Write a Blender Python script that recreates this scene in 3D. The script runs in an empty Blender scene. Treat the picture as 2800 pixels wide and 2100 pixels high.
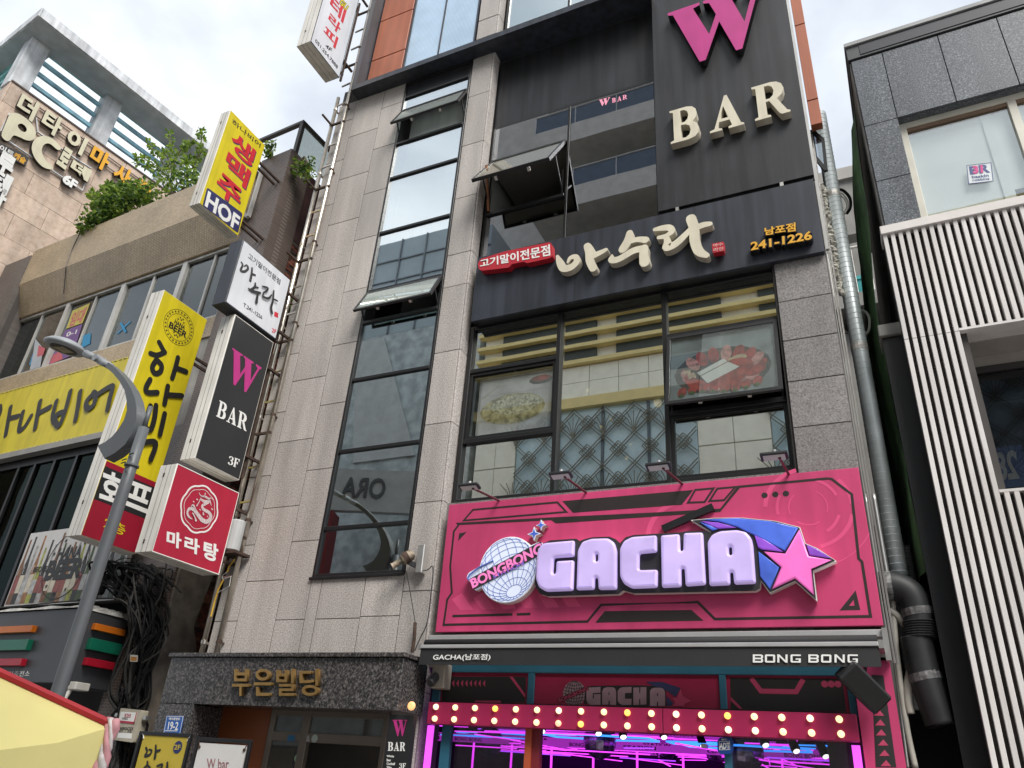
import bpy, math, random
from mathutils import Matrix, Vector

random.seed(11)
SC = bpy.context.scene
COL = SC.collection
R = math.radians

# ------------------------------------------------------------------ camera
# metres; X along the main facade, Y into it, Z up; the camera stands in the street at eye height
EYE = Vector((0, 0, 1.6))
FPX = 2070.28                      # focal length in pixels of a 2800 px wide frame
AX = (Vector((0.90559646, 0.41886, 0.06671846)),      # camera right
      Vector((-0.14364636, 0.45089252, -0.88094362)),  # camera down
      Vector((-0.39907489, 0.78819556, 0.46849438)))   # camera forward
cam_d = bpy.data.cameras.new("camera")
cam_d.sensor_width = 36
cam_d.lens = FPX / 2800 * 36
cam_d.clip_start = 0.05
cam_d.clip_end = 2000
cam = bpy.data.objects.new("camera", cam_d)
COL.objects.link(cam)
m3 = Matrix((AX[0], -AX[1], -AX[2])).transposed()
cam.matrix_world = Matrix.Translation(EYE) @ m3.to_4x4()
SC.camera = cam

# ------------------------------------------------------------------ world, sun, exposure
SUN_EL, SUN_AZ = R(50), R(132)     # azimuth: direction towards the sun, clockwise from +Y
W = bpy.data.worlds.new("World")
SC.world = W
W.use_nodes = True
wn, wl = W.node_tree.nodes, W.node_tree.links
wn.clear()
wout = wn.new("ShaderNodeOutputWorld")
wbg = wn.new("ShaderNodeBackground")
sky = wn.new("ShaderNodeTexSky")
sky.sky_type = 'NISHITA'
sky.sun_disc = False
sky.sun_elevation = SUN_EL
sky.sun_rotation = SUN_AZ
sky.air_density = 1.0
sky.dust_density = 2.0
tc = wn.new("ShaderNodeTexCoord")
mp = wn.new("ShaderNodeMapping")
mp.inputs["Scale"].default_value = (1.0, 1.0, 1.6)
mp.inputs["Location"].default_value = (0.35, 0.1, 0.0)
n1 = wn.new("ShaderNodeTexNoise")
n1.inputs["Scale"].default_value = 2.1
n1.inputs["Detail"].default_value = 7
n1.inputs["Roughness"].default_value = 0.52
n1.inputs["Distortion"].default_value = 0.35
cr = wn.new("ShaderNodeValToRGB")      # thick overcast: paler and greyer cloud
cr.color_ramp.elements[0].position = 0.36
cr.color_ramp.elements[0].color = (5.6, 6.2, 7.1, 1)
cr.color_ramp.elements[1].position = 0.66
cr.color_ramp.elements[1].color = (10.2, 10.6, 11.1, 1)
n2 = wn.new("ShaderNodeTexNoise")
n2.inputs["Scale"].default_value = 1.6
n2.inputs["Detail"].default_value = 6
cr2 = wn.new("ShaderNodeValToRGB")     # thin places where the blue comes through
cr2.color_ramp.elements[0].position = 0.50
cr2.color_ramp.elements[0].color = (1, 1, 1, 1)
cr2.color_ramp.elements[1].position = 0.74
cr2.color_ramp.elements[1].color = (0.45, 0.45, 0.45, 1)
mx = wn.new("ShaderNodeMixRGB")
wl.new(tc.outputs["Generated"], mp.inputs["Vector"])
wl.new(mp.outputs["Vector"], n1.inputs["Vector"])
wl.new(mp.outputs["Vector"], n2.inputs["Vector"])
wl.new(n1.outputs["Fac"], cr.inputs["Fac"])
wl.new(n2.outputs["Fac"], cr2.inputs["Fac"])
wl.new(cr2.outputs["Color"], mx.inputs["Fac"])
wl.new(sky.outputs["Color"], mx.inputs["Color1"])
wl.new(cr.outputs["Color"], mx.inputs["Color2"])
wl.new(mx.outputs["Color"], wbg.inputs["Color"])
wbg.inputs["Strength"].default_value = 0.058
wl.new(wbg.outputs["Background"], wout.inputs["Surface"])

sun_d = bpy.data.lights.new("sun", 'SUN')
sun_d.energy = 2.2
sun_d.angle = R(28)
sun_d.color = (1.0, 0.96, 0.9)
sun = bpy.data.objects.new("sun", sun_d)
COL.objects.link(sun)
sd = Vector((math.sin(SUN_AZ) * math.cos(SUN_EL), math.cos(SUN_AZ) * math.cos(SUN_EL), math.sin(SUN_EL)))
sun.rotation_euler = sd.to_track_quat('Z', 'Y').to_euler()
sun.location = sd * 60

SC.render.engine = 'CYCLES'
SC.view_settings.view_transform = 'Standard'
SC.view_settings.look = 'None'
SC.view_settings.exposure = 1.12
SC.view_settings.gamma = 1.0
SC.view_settings.use_curve_mapping = False
SC.cycles.use_denoising = True
SC.cycles.max_bounces = 8
SC.cycles.transparent_max_bounces = 12
SC.cycles.caustics_reflective = False
SC.cycles.caustics_refractive = False
SC.cycles.sample_clamp_indirect = 6.0

# ------------------------------------------------------------------ measuring helpers
CROPS = {'1': (0, 0, 2.212), '2': (0, 700, 2.212), '3': (0, 1350, 2.212), '4': (900, 0, 2.212), '5': (900, 700, 2.212),
         '6': (1100, 1350, 2.212), '7': (1800, 0, 2.212), '8': (1800, 700, 2.212), '9': (1800, 1350, 2.212),
         'A': (1260, 1390, 3.687), 'B': (1840, 1390, 3.95), 'C': (1290, 570, 2.304), 'D': (0, 220, 4.88), 'E': (500, 300, 3.95),
         'G': (560, 640, 2.404), 'H': (370, 1260, 4.879), 'J': (300, 1880, 2.5136), 'K': (0, 1420, 3.073), 'L': (0, 880, 3.95),
         'N': (1140, 1800, 3.568), 'O': (2200, 280, 2.304), 'P': (1740, 1800, 3.253), 'Q': (200, 330, 5.353), 'R': (2480, 860, 3.19),
         'T': (0, 0, 1.0), 'U': (800, 0, 3.965)}


def q(k, x, y):
    a = CROPS[k]
    return a[0] + x / a[2], a[1] + y / a[2]


def ray(x, y):
    d = (x - 1400, y - 1050, FPX)
    return AX[0] * d[0] + AX[1] * d[1] + AX[2] * d[2]


class Pl:
    """A real vertical plane in the place: u runs along it, v is the height, h is the distance in front of it."""

    def __init__(s, o, u):
        s.o = Vector((o[0], o[1], 0))
        s.u = Vector((u[0], u[1], 0)).normalized()
        s.n = s.u.cross(Vector((0, 0, 1)))

    def m(s, k, x, y):
        r = ray(*q(k, x, y))
        t = (s.o - Vector((EYE.x, EYE.y, 0))).dot(s.n) / r.dot(s.n)
        p = EYE + r * t
        return (p - s.o).dot(s.u), p.z

    def ms(s, k, pts):
        return [s.m(k, *a) for a in pts]

    def p(s, u, v, h=0.0):
        return s.o + s.u * u + s.n * h + Vector((0, 0, v))

    def off(s, h):
        return Pl(s.o + s.n * h, s.u)


def FA(y):
    return Pl((0, y), (1, 0))


def BLADE(x):
    return Pl((x, 0), (0, 1))


def onz(k, x, y, z):
    r = ray(*q(k, x, y))
    return EYE + r * ((z - EYE.z) / r.z)


# ------------------------------------------------------------------ object helpers
BASE = {}


def thing(name, label, cat, loc=(0, 0, 0), group=None):
    o = bpy.data.objects.new(name, None)
    o.empty_display_size = 0.2
    o.location = loc
    COL.objects.link(o)
    o["label"] = label
    o["category"] = cat
    if group:
        o["group"] = group
    BASE[o.name] = Vector(loc)
    return o


def tag(o, label=None, cat=None, group=None, kind=None):
    if label:
        o["label"] = label
    if cat:
        o["category"] = cat
    if group:
        o["group"] = group
    if kind:
        o["kind"] = kind
    return o


def add_mesh(name, me, mat, parent=None, smooth=False):
    if mat is not None:
        me.materials.clear()
        me.materials.append(mat)
    if smooth:
        me.polygons.foreach_set("use_smooth", [True] * len(me.polygons))
    o = bpy.data.objects.new(name, me)
    COL.objects.link(o)
    BASE[o.name] = Vector((0, 0, 0))
    if parent is not None:
        o.parent = parent
        o.matrix_parent_inverse = Matrix.Translation(-BASE[parent.name])
    return o


class MB:
    def __init__(s):
        s.v, s.f = [], []

    def hexa(s, p):
        i = len(s.v)
        s.v += [tuple(a) for a in p]
        s.f += [tuple(i + k for k in t) for t in ((0, 3, 2, 1), (4, 5, 6, 7), (0, 1, 5, 4), (1, 2, 6, 5), (2, 3, 7, 6), (3, 0, 4, 7))]
        return s

    def box(s, x0, x1, y0, y1, z0, z1):
        return s.hexa([(x0, y0, z0), (x1, y0, z0), (x1, y1, z0), (x0, y1, z0), (x0, y0, z1), (x1, y0, z1), (x1, y1, z1), (x0, y1, z1)])

    def pb(s, P, u0, u1, v0, v1, h0, h1):
        """box on a plane: u, v, and h0 (rear) to h1 (front)"""
        return s.hexa([P.p(u0, v0, h1), P.p(u1, v0, h1), P.p(u1, v0, h0), P.p(u0, v0, h0), P.p(u0, v1, h1), P.p(u1, v1, h1), P.p(u1, v1, h0), P.p(u0, v1, h0)])

    def beam(s, a, b, w, d=None, up=(0, 0, 1)):
        a, b = Vector(a), Vector(b)
        t = (b - a).normalized()
        up = Vector(up)
        if abs(t.dot(up)) > 0.98:
            up = Vector((0, 1, 0))
        x = t.cross(up).normalized() * (w / 2)
        y = t.cross(x).normalized() * ((d or w) / 2)
        return s.hexa([a - x - y, a + x - y, a + x + y, a - x + y, b - x - y, b + x - y, b + x + y, b - x + y])

    def tube(s, pts, r, n=8, cap=True):
        pts = [Vector(p) for p in pts]
        rs = r if isinstance(r, (list, tuple)) else [r] * len(pts)
        i0 = len(s.v)
        t0 = (pts[1] - pts[0]).normalized()
        x = t0.orthogonal().normalized()
        for k, p in enumerate(pts):
            t = (pts[min(k + 1, len(pts) - 1)] - pts[max(k - 1, 0)]).normalized()
            x = (x - t * x.dot(t)).normalized()
            y = t.cross(x)
            for j in range(n):
                a = 2 * math.pi * j / n
                s.v.append(tuple(p + (x * math.cos(a) + y * math.sin(a)) * rs[k]))
        for k in range(len(pts) - 1):
            for j in range(n):
                a, b = i0 + k * n + j, i0 + k * n + (j + 1) % n
                s.f.append((a, b, b + n, a + n))
        if cap:
            s.f.append(tuple(i0 + j for j in range(n))[::-1])
            s.f.append(tuple(i0 + (len(pts) - 1) * n + j for j in range(n)))
        return s

    def lathe(s, prof, o, ax=(0, 0, 1), n=16, sq=1.0):
        """profile of (radius, height) about an axis"""
        o, ax = Vector(o), Vector(ax).normalized()
        x = ax.orthogonal().normalized()
        if abs(ax.z) < 0.99:
            x = ax.cross(Vector((0, 0, 1))).normalized()
        y = ax.cross(x)
        i0 = len(s.v)
        for r, h in prof:
            for j in range(n):
                a = 2 * math.pi * j / n
                s.v.append(tuple(o + ax * h + x * math.cos(a) * r + y * math.sin(a) * r * sq))
        for k in range(len(prof) - 1):
            for j in range(n):
                a, b = i0 + k * n + j, i0 + k * n + (j + 1) % n
                s.f.append((a, b, b + n, a + n))
        s.f.append(tuple(i0 + j for j in range(n))[::-1])
        s.f.append(tuple(i0 + (len(prof) - 1) * n + j for j in range(n)))
        return s

    def quad(s, a, b, c, d):
        i = len(s.v)
        s.v += [tuple(a), tuple(b), tuple(c), tuple(d)]
        s.f.append((i, i + 1, i + 2, i + 3))
        return s

    def build(s, name, mat, parent=None, smooth=False, bevel=0):
        me = bpy.data.meshes.new(name)
        me.from_pydata(s.v, [], s.f)
        me.update()
        o = add_mesh(name, me, mat, parent, smooth)
        if bevel:
            b = o.modifiers.new("edge", 'BEVEL')
            b.width = bevel
            b.segments = 1
            b.limit_method = 'ANGLE'
        return o


def box(name, mat, parent, *a, bevel=0):
    return MB().box(*a).build(name, mat, parent, bevel=bevel)


def pbox(name, mat, parent, P, *a, bevel=0):
    return MB().pb(P, *a).build(name, mat, parent, bevel=bevel)


def plate(name, mat, parent, P, h0, h1, loops, bev=0, res=2, smooth=False):
    """closed outlines on a plane (even-odd holes), h0 to h1 in front of it"""
    if loops and not isinstance(loops[0][0], (tuple, list)):
        loops = [loops]
    cu = bpy.data.curves.new("tmp", 'CURVE')
    cu.dimensions = '2D'
    cu.fill_mode = 'BOTH'
    for L in loops:
        sp = cu.splines.new('POLY')
        sp.points.add(len(L) - 1)
        for a, b in zip(sp.points, L):
            a.co = (b[0], b[1], 0, 1)
        sp.use_cyclic_u = True
    cu.extrude = max((h1 - h0) / 2 - bev, 0.0002)
    if bev:
        cu.bevel_depth = bev
        cu.bevel_resolution = res
        cu.offset = -bev
    o = bpy.data.objects.new("tmp", cu)
    me = bpy.data.meshes.new_from_object(o)
    bpy.data.objects.remove(o)
    bpy.data.curves.remove(cu)
    hm = (h0 + h1) / 2
    for v in me.vertices:
        v.co = P.p(v.co.x, v.co.y, hm + v.co.z)
    me.update()
    me.name = name
    return add_mesh(name, me, mat, parent, smooth)


def glyphs(body, bold=0.0, depth=0.1, spacing=1.0):
    cu = bpy.data.curves.new("tmp", 'FONT')
    cu.body = body
    cu.size = 1
    cu.offset = bold
    cu.extrude = depth / 2
    cu.space_character = spacing
    cu.resolution_u = 3
    o = bpy.data.objects.new("tmp", cu)
    me = bpy.data.meshes.new_from_object(o)
    bpy.data.objects.remove(o)
    bpy.data.curves.remove(cu)
    return me


def text(name, body, mat, parent, P, quad, h0, h1, bold=0.0, spacing=1.0, grow=0.0):
    """lettering stretched over the quad LL, LR, UR, UL (u, v) of a plane"""
    ref = glyphs(body, 0, 0.1, spacing)
    xs = [v.co.x for v in ref.vertices]
    ys = [v.co.y for v in ref.vertices]
    x0, x1, y0, y1 = min(xs), max(xs), min(ys), max(ys)
    bpy.data.meshes.remove(ref)
    me = glyphs(body, bold, 0.1, spacing)
    LL, LR, UR, UL = [Vector(a) for a in quad]
    for v in me.vertices:
        s, t = (v.co.x - x0) / (x1 - x0), (v.co.y - y0) / (y1 - y0)
        w = LL * (1 - s) * (1 - t) + LR * s * (1 - t) + UR * s * t + UL * (1 - s) * t
        h = h0 if v.co.z < 0 else h1
        v.co = P.p(w.x, w.y, h)
    me.update()
    me.name = name
    return add_mesh(name, me, mat, parent)


def quad_of(u0, u1, v0, v1):
    return [(u0, v0), (u1, v0), (u1, v1), (u0, v1)]


def letters(names, body, mat, parent, P, quad, h0, h1, bold=0.0, gap=0.15, cuts=None):
    """one object for each letter of a word, in equal cells of the quad (or cuts 0..1)"""
    LL, LR, UR, UL = [Vector(a) for a in quad]
    n = len(body)
    out = []
    for i, ch in enumerate(body):
        a, b = (i / n + gap / n / 2, (i + 1) / n - gap / n / 2) if cuts is None else cuts[i]
        if ch == ' ':
            continue
        out.append(text(names, ch, mat, parent, P, [LL.lerp(LR, a), LL.lerp(LR, b), UL.lerp(UR, b), UL.lerp(UR, a)], h0, h1, bold))
    return out


def smooth_line(pts, n=6):
    if len(pts) < 3:
        return [Vector(p) for p in pts]
    P = [Vector(p) for p in pts]
    out = []
    for i in range(len(P) - 1):
        a, b, c, d = P[max(i - 1, 0)], P[i], P[i + 1], P[min(i + 2, len(P) - 1)]
        for k in range(n):
            t = k / n
            out.append(0.5 * ((2 * b) + (c - a) * t + (2 * a - 5 * b + 4 * c - d) * t * t + (3 * b - a - 3 * c + d) * t ** 3))
    out.append(P[-1])
    return out


def stroke(pts, w, n=5, sm=True):
    """outline of a brush stroke of width w (or a width for each point)"""
    ws = w if isinstance(w, (list, tuple)) else [w] * len(pts)
    tri = [(p[0], p[1], ww) for p, ww in zip(pts, ws)]
    tri = smooth_line(tri, n) if sm else [Vector(t) for t in tri]
    L, Rr = [], []
    for i, t in enumerate(tri):
        d = (tri[min(i + 1, len(tri) - 1)] - tri[max(i - 1, 0)])
        d = Vector((d.x, d.y)).normalized()
        nn = Vector((-d.y, d.x)) * (t.z / 2)
        L.append((t.x + nn.x, t.y + nn.y))
        Rr.append((t.x - nn.x, t.y - nn.y))

    def cap(c, d, r):
        d = Vector(d).normalized()
        return [(c[0] + (d.x * math.cos(a) - d.y * math.sin(a)) * r, c[1] + (d.x * math.sin(a) + d.y * math.cos(a)) * r) for a in (-0.9, -0.45, 0, 0.45, 0.9)]
    e = tri[-1] - tri[-2]
    b = tri[0] - tri[1]
    return Rr + cap(tri[-1], (e.x, e.y), tri[-1].z / 2) + L[::-1] + cap(tri[0], (b.x, b.y), tri[0].z / 2)


def ribbon(name, mat, parent, P, h, pts, w, n=6):
    """painted brush stroke that may cross itself"""
    ws = w if isinstance(w, (list, tuple)) else [w] * len(pts)
    tri = smooth_line([(p[0], p[1], ww) for p, ww in zip(pts, ws)], n)
    b = MB()
    prev = None
    for i, t in enumerate(tri):
        d = tri[min(i + 1, len(tri) - 1)] - tri[max(i - 1, 0)]
        d = Vector((d.x, d.y)).normalized()
        a, c = (t.x - d.y * t.z / 2, t.y + d.x * t.z / 2), (t.x + d.y * t.z / 2, t.y - d.x * t.z / 2)
        hh = h + i * 0.00008
        cur = (P.p(*a, hh), P.p(*c, hh))
        if prev:
            b.quad(prev[1], cur[1], cur[0], prev[0])
        prev = cur
    for t, hh in ((tri[0], h - 0.0002), (tri[-1], h + len(tri) * 0.00008 + 0.0002)):
        i0 = len(b.v)
        b.v += [tuple(P.p(u, v, hh)) for u, v in circle((t.x, t.y), t.z / 2, 10)]
        b.f.append(tuple(range(i0, i0 + 10)))
    return b.build(name, mat, parent)


def pline(pts, w, closed=False):
    """mitred flat line; returns loops"""
    P = [Vector(p) for p in pts]
    n = len(P)
    A, B = [], []
    for i in range(n):
        pr = P[i - 1] if (closed or i > 0) else None
        nx = P[(i + 1) % n] if (closed or i < n - 1) else None
        d0 = (P[i] - pr).normalized() if pr is not None else (nx - P[i]).normalized()
        d1 = (nx - P[i]).normalized() if nx is not None else d0
        n0, n1 = Vector((-d0.y, d0.x)), Vector((-d1.y, d1.x))
        m = (n0 + n1)
        m = m / max(m.length_squared / 2, 0.35)
        A.append(tuple(P[i] + m * w / 2))
        B.append(tuple(P[i] - m * w / 2))
    return [A, B] if closed else [A + B[::-1]]


def circle(c, r, n=20, ry=None):
    return [(c[0] + math.cos(2 * math.pi * i / n) * r, c[1] + math.sin(2 * math.pi * i / n) * (ry or r)) for i in range(n)]


def rounded(pts, r, n=4):
    out = []
    P = [Vector(p) for p in pts]
    for i in range(len(P)):
        a, b, c = P[i - 1], P[i], P[(i + 1) % len(P)]
        d0, d1 = (a - b), (c - b)
        rr = min(r, d0.length * 0.45, d1.length * 0.45)
        p0, p1 = b + d0.normalized() * rr, b + d1.normalized() * rr
        for k in range(n + 1):
            t = k / n
            out.append(tuple(p0 * (1 - t) ** 2 + b * 2 * t * (1 - t) + p1 * t * t))
    return out


# ------------------------------------------------------------------ materials
def mk(name, col, rough=0.6, metal=0.0, var=0.10, scale=2.5, bump=0.0, bscale=60, emit=0.0, ecol=None, spec=0.5, streak=0.0, fine=0.0, fscale=150, dirt=None, orand=0.0):
    m = bpy.data.materials.new(name)
    m.use_nodes = True
    N, L = m.node_tree.nodes, m.node_tree.links
    b = N["Principled BSDF"]
    b.inputs["Roughness"].default_value = rough
    b.inputs["Metallic"].default_value = metal
    b.inputs["Specular IOR Level"].default_value = spec
    c = (col[0], col[1], col[2], 1)
    b.inputs["Base Color"].default_value = c
    tcn = N.new("ShaderNodeTexCoord")
    cur = None

    def layer(cur, vec_scale, sc, amt, det=4, lo=0.35, hi=0.65, tint=None):
        mpn = N.new("ShaderNodeMapping")
        mpn.inputs["Scale"].default_value = vec_scale
        L.new(tcn.outputs["Object"], mpn.inputs["Vector"])
        nz = N.new("ShaderNodeTexNoise")
        nz.inputs["Scale"].default_value = sc
        nz.inputs["Detail"].default_value = det
        L.new(mpn.outputs["Vector"], nz.inputs["Vector"])
        rm = N.new("ShaderNodeValToRGB")
        rm.color_ramp.elements[0].position = lo
        rm.color_ramp.elements[1].position = hi
        t = tint or (1 - amt,) * 3
        rm.color_ramp.elements[0].color = (t[0], t[1], t[2], 1)
        k = 1 + (amt * 0.6 if tint is None else 0)
        rm.color_ramp.elements[1].color = (k, k, k, 1)
        L.new(nz.outputs["Fac"], rm.inputs["Fac"])
        mu = N.new("ShaderNodeMixRGB")
        mu.blend_type = 'MULTIPLY'
        mu.inputs["Fac"].default_value = 1
        if cur is None:
            mu.inputs["Color1"].default_value = c
        else:
            L.new(cur, mu.inputs["Color1"])
        L.new(rm.outputs["Color"], mu.inputs["Color2"])
        return mu.outputs["Color"]
    if var:
        cur = layer(cur, (1, 1, 1), scale, var)
    if streak:
        cur = layer(cur, (1, 1, 0.06), 7, streak)
    if fine:
        cur = layer(cur, (1, 1, 1), fscale, fine, 2)
    if dirt:
        cur = layer(cur, (1, 1, 0.35), 1.7, 0, 8, 0.30, 0.52, dirt)
    if orand and cur is not None:
        oi = N.new("ShaderNodeObjectInfo")
        mr = N.new("ShaderNodeMapRange")
        mr.inputs["To Min"].default_value = 1 - orand
        mr.inputs["To Max"].default_value = 1
        L.new(oi.outputs["Random"], mr.inputs["Value"])
        vm = N.new("ShaderNodeVectorMath")
        vm.operation = 'SCALE'
        L.new(cur, vm.inputs[0])
        L.new(mr.outputs["Result"], vm.inputs["Scale"])
        cur = vm.outputs["Vector"]
    if cur is not None:
        L.new(cur, b.inputs["Base Color"])
        if emit and ecol is None:
            L.new(cur, b.inputs["Emission Color"])
    if emit:
        b.inputs["Emission Strength"].default_value = emit
        if ecol or cur is None:
            b.inputs["Emission Color"].default_value = (*(ecol or col), 1)
    if bump:
        nz = N.new("ShaderNodeTexNoise")
        nz.inputs["Scale"].default_value = bscale
        nz.inputs["Detail"].default_value = 4
        L.new(tcn.outputs["Object"], nz.inputs["Vector"])
        bp = N.new("ShaderNodeBump")
        bp.inputs["Strength"].default_value = bump
        bp.inputs["Distance"].default_value = 0.01
        L.new(nz.outputs["Fac"], bp.inputs["Height"])
        L.new(bp.outputs["Normal"], b.inputs["Normal"])
    return m


def stone(name, stops, sc=95, rough=0.55, panel=0.10, dirt=0.12, grain2=0.25):
    """speckled granite: colour stops on fine grain, a tone for each slab, faint weather streaks"""
    m = bpy.data.materials.new(name)
    m.use_nodes = True
    N, L = m.node_tree.nodes, m.node_tree.links
    b = N["Principled BSDF"]
    b.inputs["Roughness"].default_value = rough
    t = N.new("ShaderNodeTexCoord")
    nz = N.new("ShaderNodeTexNoise")
    nz.inputs["Scale"].default_value = sc
    nz.inputs["Detail"].default_value = 3
    nz.inputs["Roughness"].default_value = 0.7
    L.new(t.outputs["Object"], nz.inputs["Vector"])
    rm = N.new("ShaderNodeValToRGB")
    E = rm.color_ramp.elements
    E[0].position, E[0].color = stops[0][0], (*stops[0][1], 1)
    E[1].position, E[1].color = stops[-1][0], (*stops[-1][1], 1)
    for pos, c in stops[1:-1]:
        e = E.new(pos)
        e.color = (*c, 1)
    L.new(nz.outputs["Fac"], rm.inputs["Fac"])
    oi = N.new("ShaderNodeObjectInfo")
    mr = N.new("ShaderNodeMapRange")
    mr.inputs["To Min"].default_value = 1 - panel
    mr.inputs["To Max"].default_value = 1 + panel * 0.6
    L.new(oi.outputs["Random"], mr.inputs["Value"])
    mpn = N.new("ShaderNodeMapping")
    mpn.inputs["Scale"].default_value = (1, 1, 0.12)
    L.new(t.outputs["Object"], mpn.inputs["Vector"])
    n2 = N.new("ShaderNodeTexNoise")
    n2.inputs["Scale"].default_value = 3.2
    n2.inputs["Detail"].default_value = 6
    L.new(mpn.outputs["Vector"], n2.inputs["Vector"])
    m2 = N.new("ShaderNodeMapRange")
    m2.inputs["From Min"].default_value = 0.3
    m2.inputs["From Max"].default_value = 0.7
    m2.inputs["To Min"].default_value = 1 - dirt
    m2.inputs["To Max"].default_value = 1 + dirt * 0.5
    L.new(n2.outputs["Fac"], m2.inputs["Value"])
    mu = N.new("ShaderNodeMath")
    mu.operation = 'MULTIPLY'
    L.new(mr.outputs["Result"], mu.inputs[0])
    L.new(m2.outputs["Result"], mu.inputs[1])
    vm = N.new("ShaderNodeVectorMath")
    vm.operation = 'SCALE'
    L.new(rm.outputs["Color"], vm.inputs[0])
    L.new(mu.outputs["Value"], vm.inputs["Scale"])
    L.new(vm.outputs["Vector"], b.inputs["Base Color"])
    bp = N.new("ShaderNodeBump")
    bp.inputs["Strength"].default_value = grain2
    bp.inputs["Distance"].default_value = 0.004
    L.new(nz.outputs["Fac"], bp.inputs["Height"])
    L.new(bp.outputs["Normal"], b.inputs["Normal"])
    return m


def glass(name, tint=(0.75, 0.8, 0.8), base=0.10, gain=1.0, rtint=(0.9, 0.95, 0.95), wav=0.0, body=None, bodyfac=0.0):
    """window pane: mirror reflection growing with angle over a tinted see-through body"""
    m = bpy.data.materials.new(name)
    m.use_nodes = True
    N, L = m.node_tree.nodes, m.node_tree.links
    N.remove(N["Principled BSDF"])
    out = N["Material Output"]
    tr = N.new("ShaderNodeBsdfTransparent")
    tr.inputs["Color"].default_value = (*tint, 1)
    gl = N.new("ShaderNodeBsdfGlossy")
    gl.inputs["Roughness"].default_value = 0.0
    gl.inputs["Color"].default_value = (*rtint, 1)
    lw = N.new("ShaderNodeLayerWeight")
    lw.inputs["Blend"].default_value = 0.5
    pw = N.new("ShaderNodeMath")
    pw.operation = 'POWER'
    pw.inputs[1].default_value = 4.0
    L.new(lw.outputs["Facing"], pw.inputs[0])
    ma = N.new("ShaderNodeMath")
    ma.operation = 'MULTIPLY_ADD'
    ma.inputs[1].default_value = gain
    ma.inputs[2].default_value = base
    ma.use_clamp = True
    L.new(pw.outputs["Value"], ma.inputs[0])
    mix = N.new("ShaderNodeMixShader")
    L.new(ma.outputs["Value"], mix.inputs["Fac"])
    under = tr.outputs["BSDF"]
    if bodyfac:
        df = N.new("ShaderNodeBsdfDiffuse")
        df.inputs["Color"].default_value = (*body, 1)
        m2 = N.new("ShaderNodeMixShader")
        m2.inputs["Fac"].default_value = bodyfac
        L.new(tr.outputs["BSDF"], m2.inputs[1])
        L.new(df.outputs["BSDF"], m2.inputs[2])
        under = m2.outputs["Shader"]
    L.new(under, mix.inputs[1])
    L.new(gl.outputs["BSDF"], mix.inputs[2])
    L.new(mix.outputs["Shader"], out.inputs["Surface"])
    if wav:
        t = N.new("ShaderNodeTexCoord")
        nz = N.new("ShaderNodeTexNoise")
        nz.inputs["Scale"].default_value = 1.6
        nz.inputs["Detail"].default_value = 1
        L.new(t.outputs["Object"], nz.inputs["Vector"])
        bp = N.new("ShaderNodeBump")
        bp.inputs["Strength"].default_value = wav
        bp.inputs["Distance"].default_value = 0.02
        L.new(nz.outputs["Fac"], bp.inputs["Height"])
        L.new(bp.outputs["Normal"], gl.inputs["Normal"])
    return m


def tiled(name, c1, c2, mortar, w, h, msize=0.1, rough=0.5, offset=0.0, axis='xz', bump=0.4, var=0.2):
    """small tiles or bricks that are too small to build one by one"""
    m = mk(name, c1, rough, var=0)
    N, L = m.node_tree.nodes, m.node_tree.links
    b = N["Principled BSDF"]
    t = N.new("ShaderNodeTexCoord")
    sp = N.new("ShaderNodeSeparateXYZ")
    cb = N.new("ShaderNodeCombineXYZ")
    L.new(t.outputs["Object"], sp.inputs[0])
    L.new(sp.outputs[{'x': 0, 'y': 1}[axis[0]]], cb.inputs[0])
    L.new(sp.outputs[2], cb.inputs[1])
    br = N.new("ShaderNodeTexBrick")
    br.offset = offset
    br.inputs["Color1"].default_value = (*c1, 1)
    br.inputs["Color2"].default_value = (*c2, 1)
    br.inputs["Mortar"].default_value = (*mortar, 1)
    br.inputs["Scale"].default_value = 1
    br.inputs["Brick Width"].default_value = w
    br.inputs["Row Height"].default_value = h
    br.inputs["Mortar Size"].default_value = msize * h
    L.new(cb.outputs[0], br.inputs["Vector"])
    nz = N.new("ShaderNodeTexNoise")
    nz.inputs["Scale"].default_value = 1.3
    nz.inputs["Detail"].default_value = 8
    L.new(t.outputs["Object"], nz.inputs["Vector"])
    mr = N.new("ShaderNodeMapRange")
    mr.inputs["From Min"].default_value = 0.3
    mr.inputs["From Max"].default_value = 0.7
    mr.inputs["To Min"].default_value = 1 - var
    mr.inputs["To Max"].default_value = 1 + var * 0.5
    L.new(nz.outputs["Fac"], mr.inputs["Value"])
    vm = N.new("ShaderNodeVectorMath")
    vm.operation = 'SCALE'
    L.new(br.outputs["Color"], vm.inputs[0])
    L.new(mr.outputs["Result"], vm.inputs["Scale"])
    L.new(vm.outputs["Vector"], b.inputs["Base Color"])
    bp = N.new("ShaderNodeBump")
    bp.inputs["Strength"].default_value = bump
    bp.inputs["Distance"].default_value = 0.004
    bp.invert = True
    L.new(br.outputs["Fac"], bp.inputs["Height"])
    L.new(bp.outputs["Normal"], b.inputs["Normal"])
    return m


def lamp(name, col, s):
    m = bpy.data.materials.new(name)
    m.use_nodes = True
    b = m.node_tree.nodes["Principled BSDF"]
    b.inputs["Base Color"].default_value = (*[min(1, c) * 0.6 for c in col], 1)
    b.inputs["Roughness"].default_value = 0.4
    b.inputs["Emission Color"].default_value = (*col, 1)
    b.inputs["Emission Strength"].default_value = s
    return m


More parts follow.
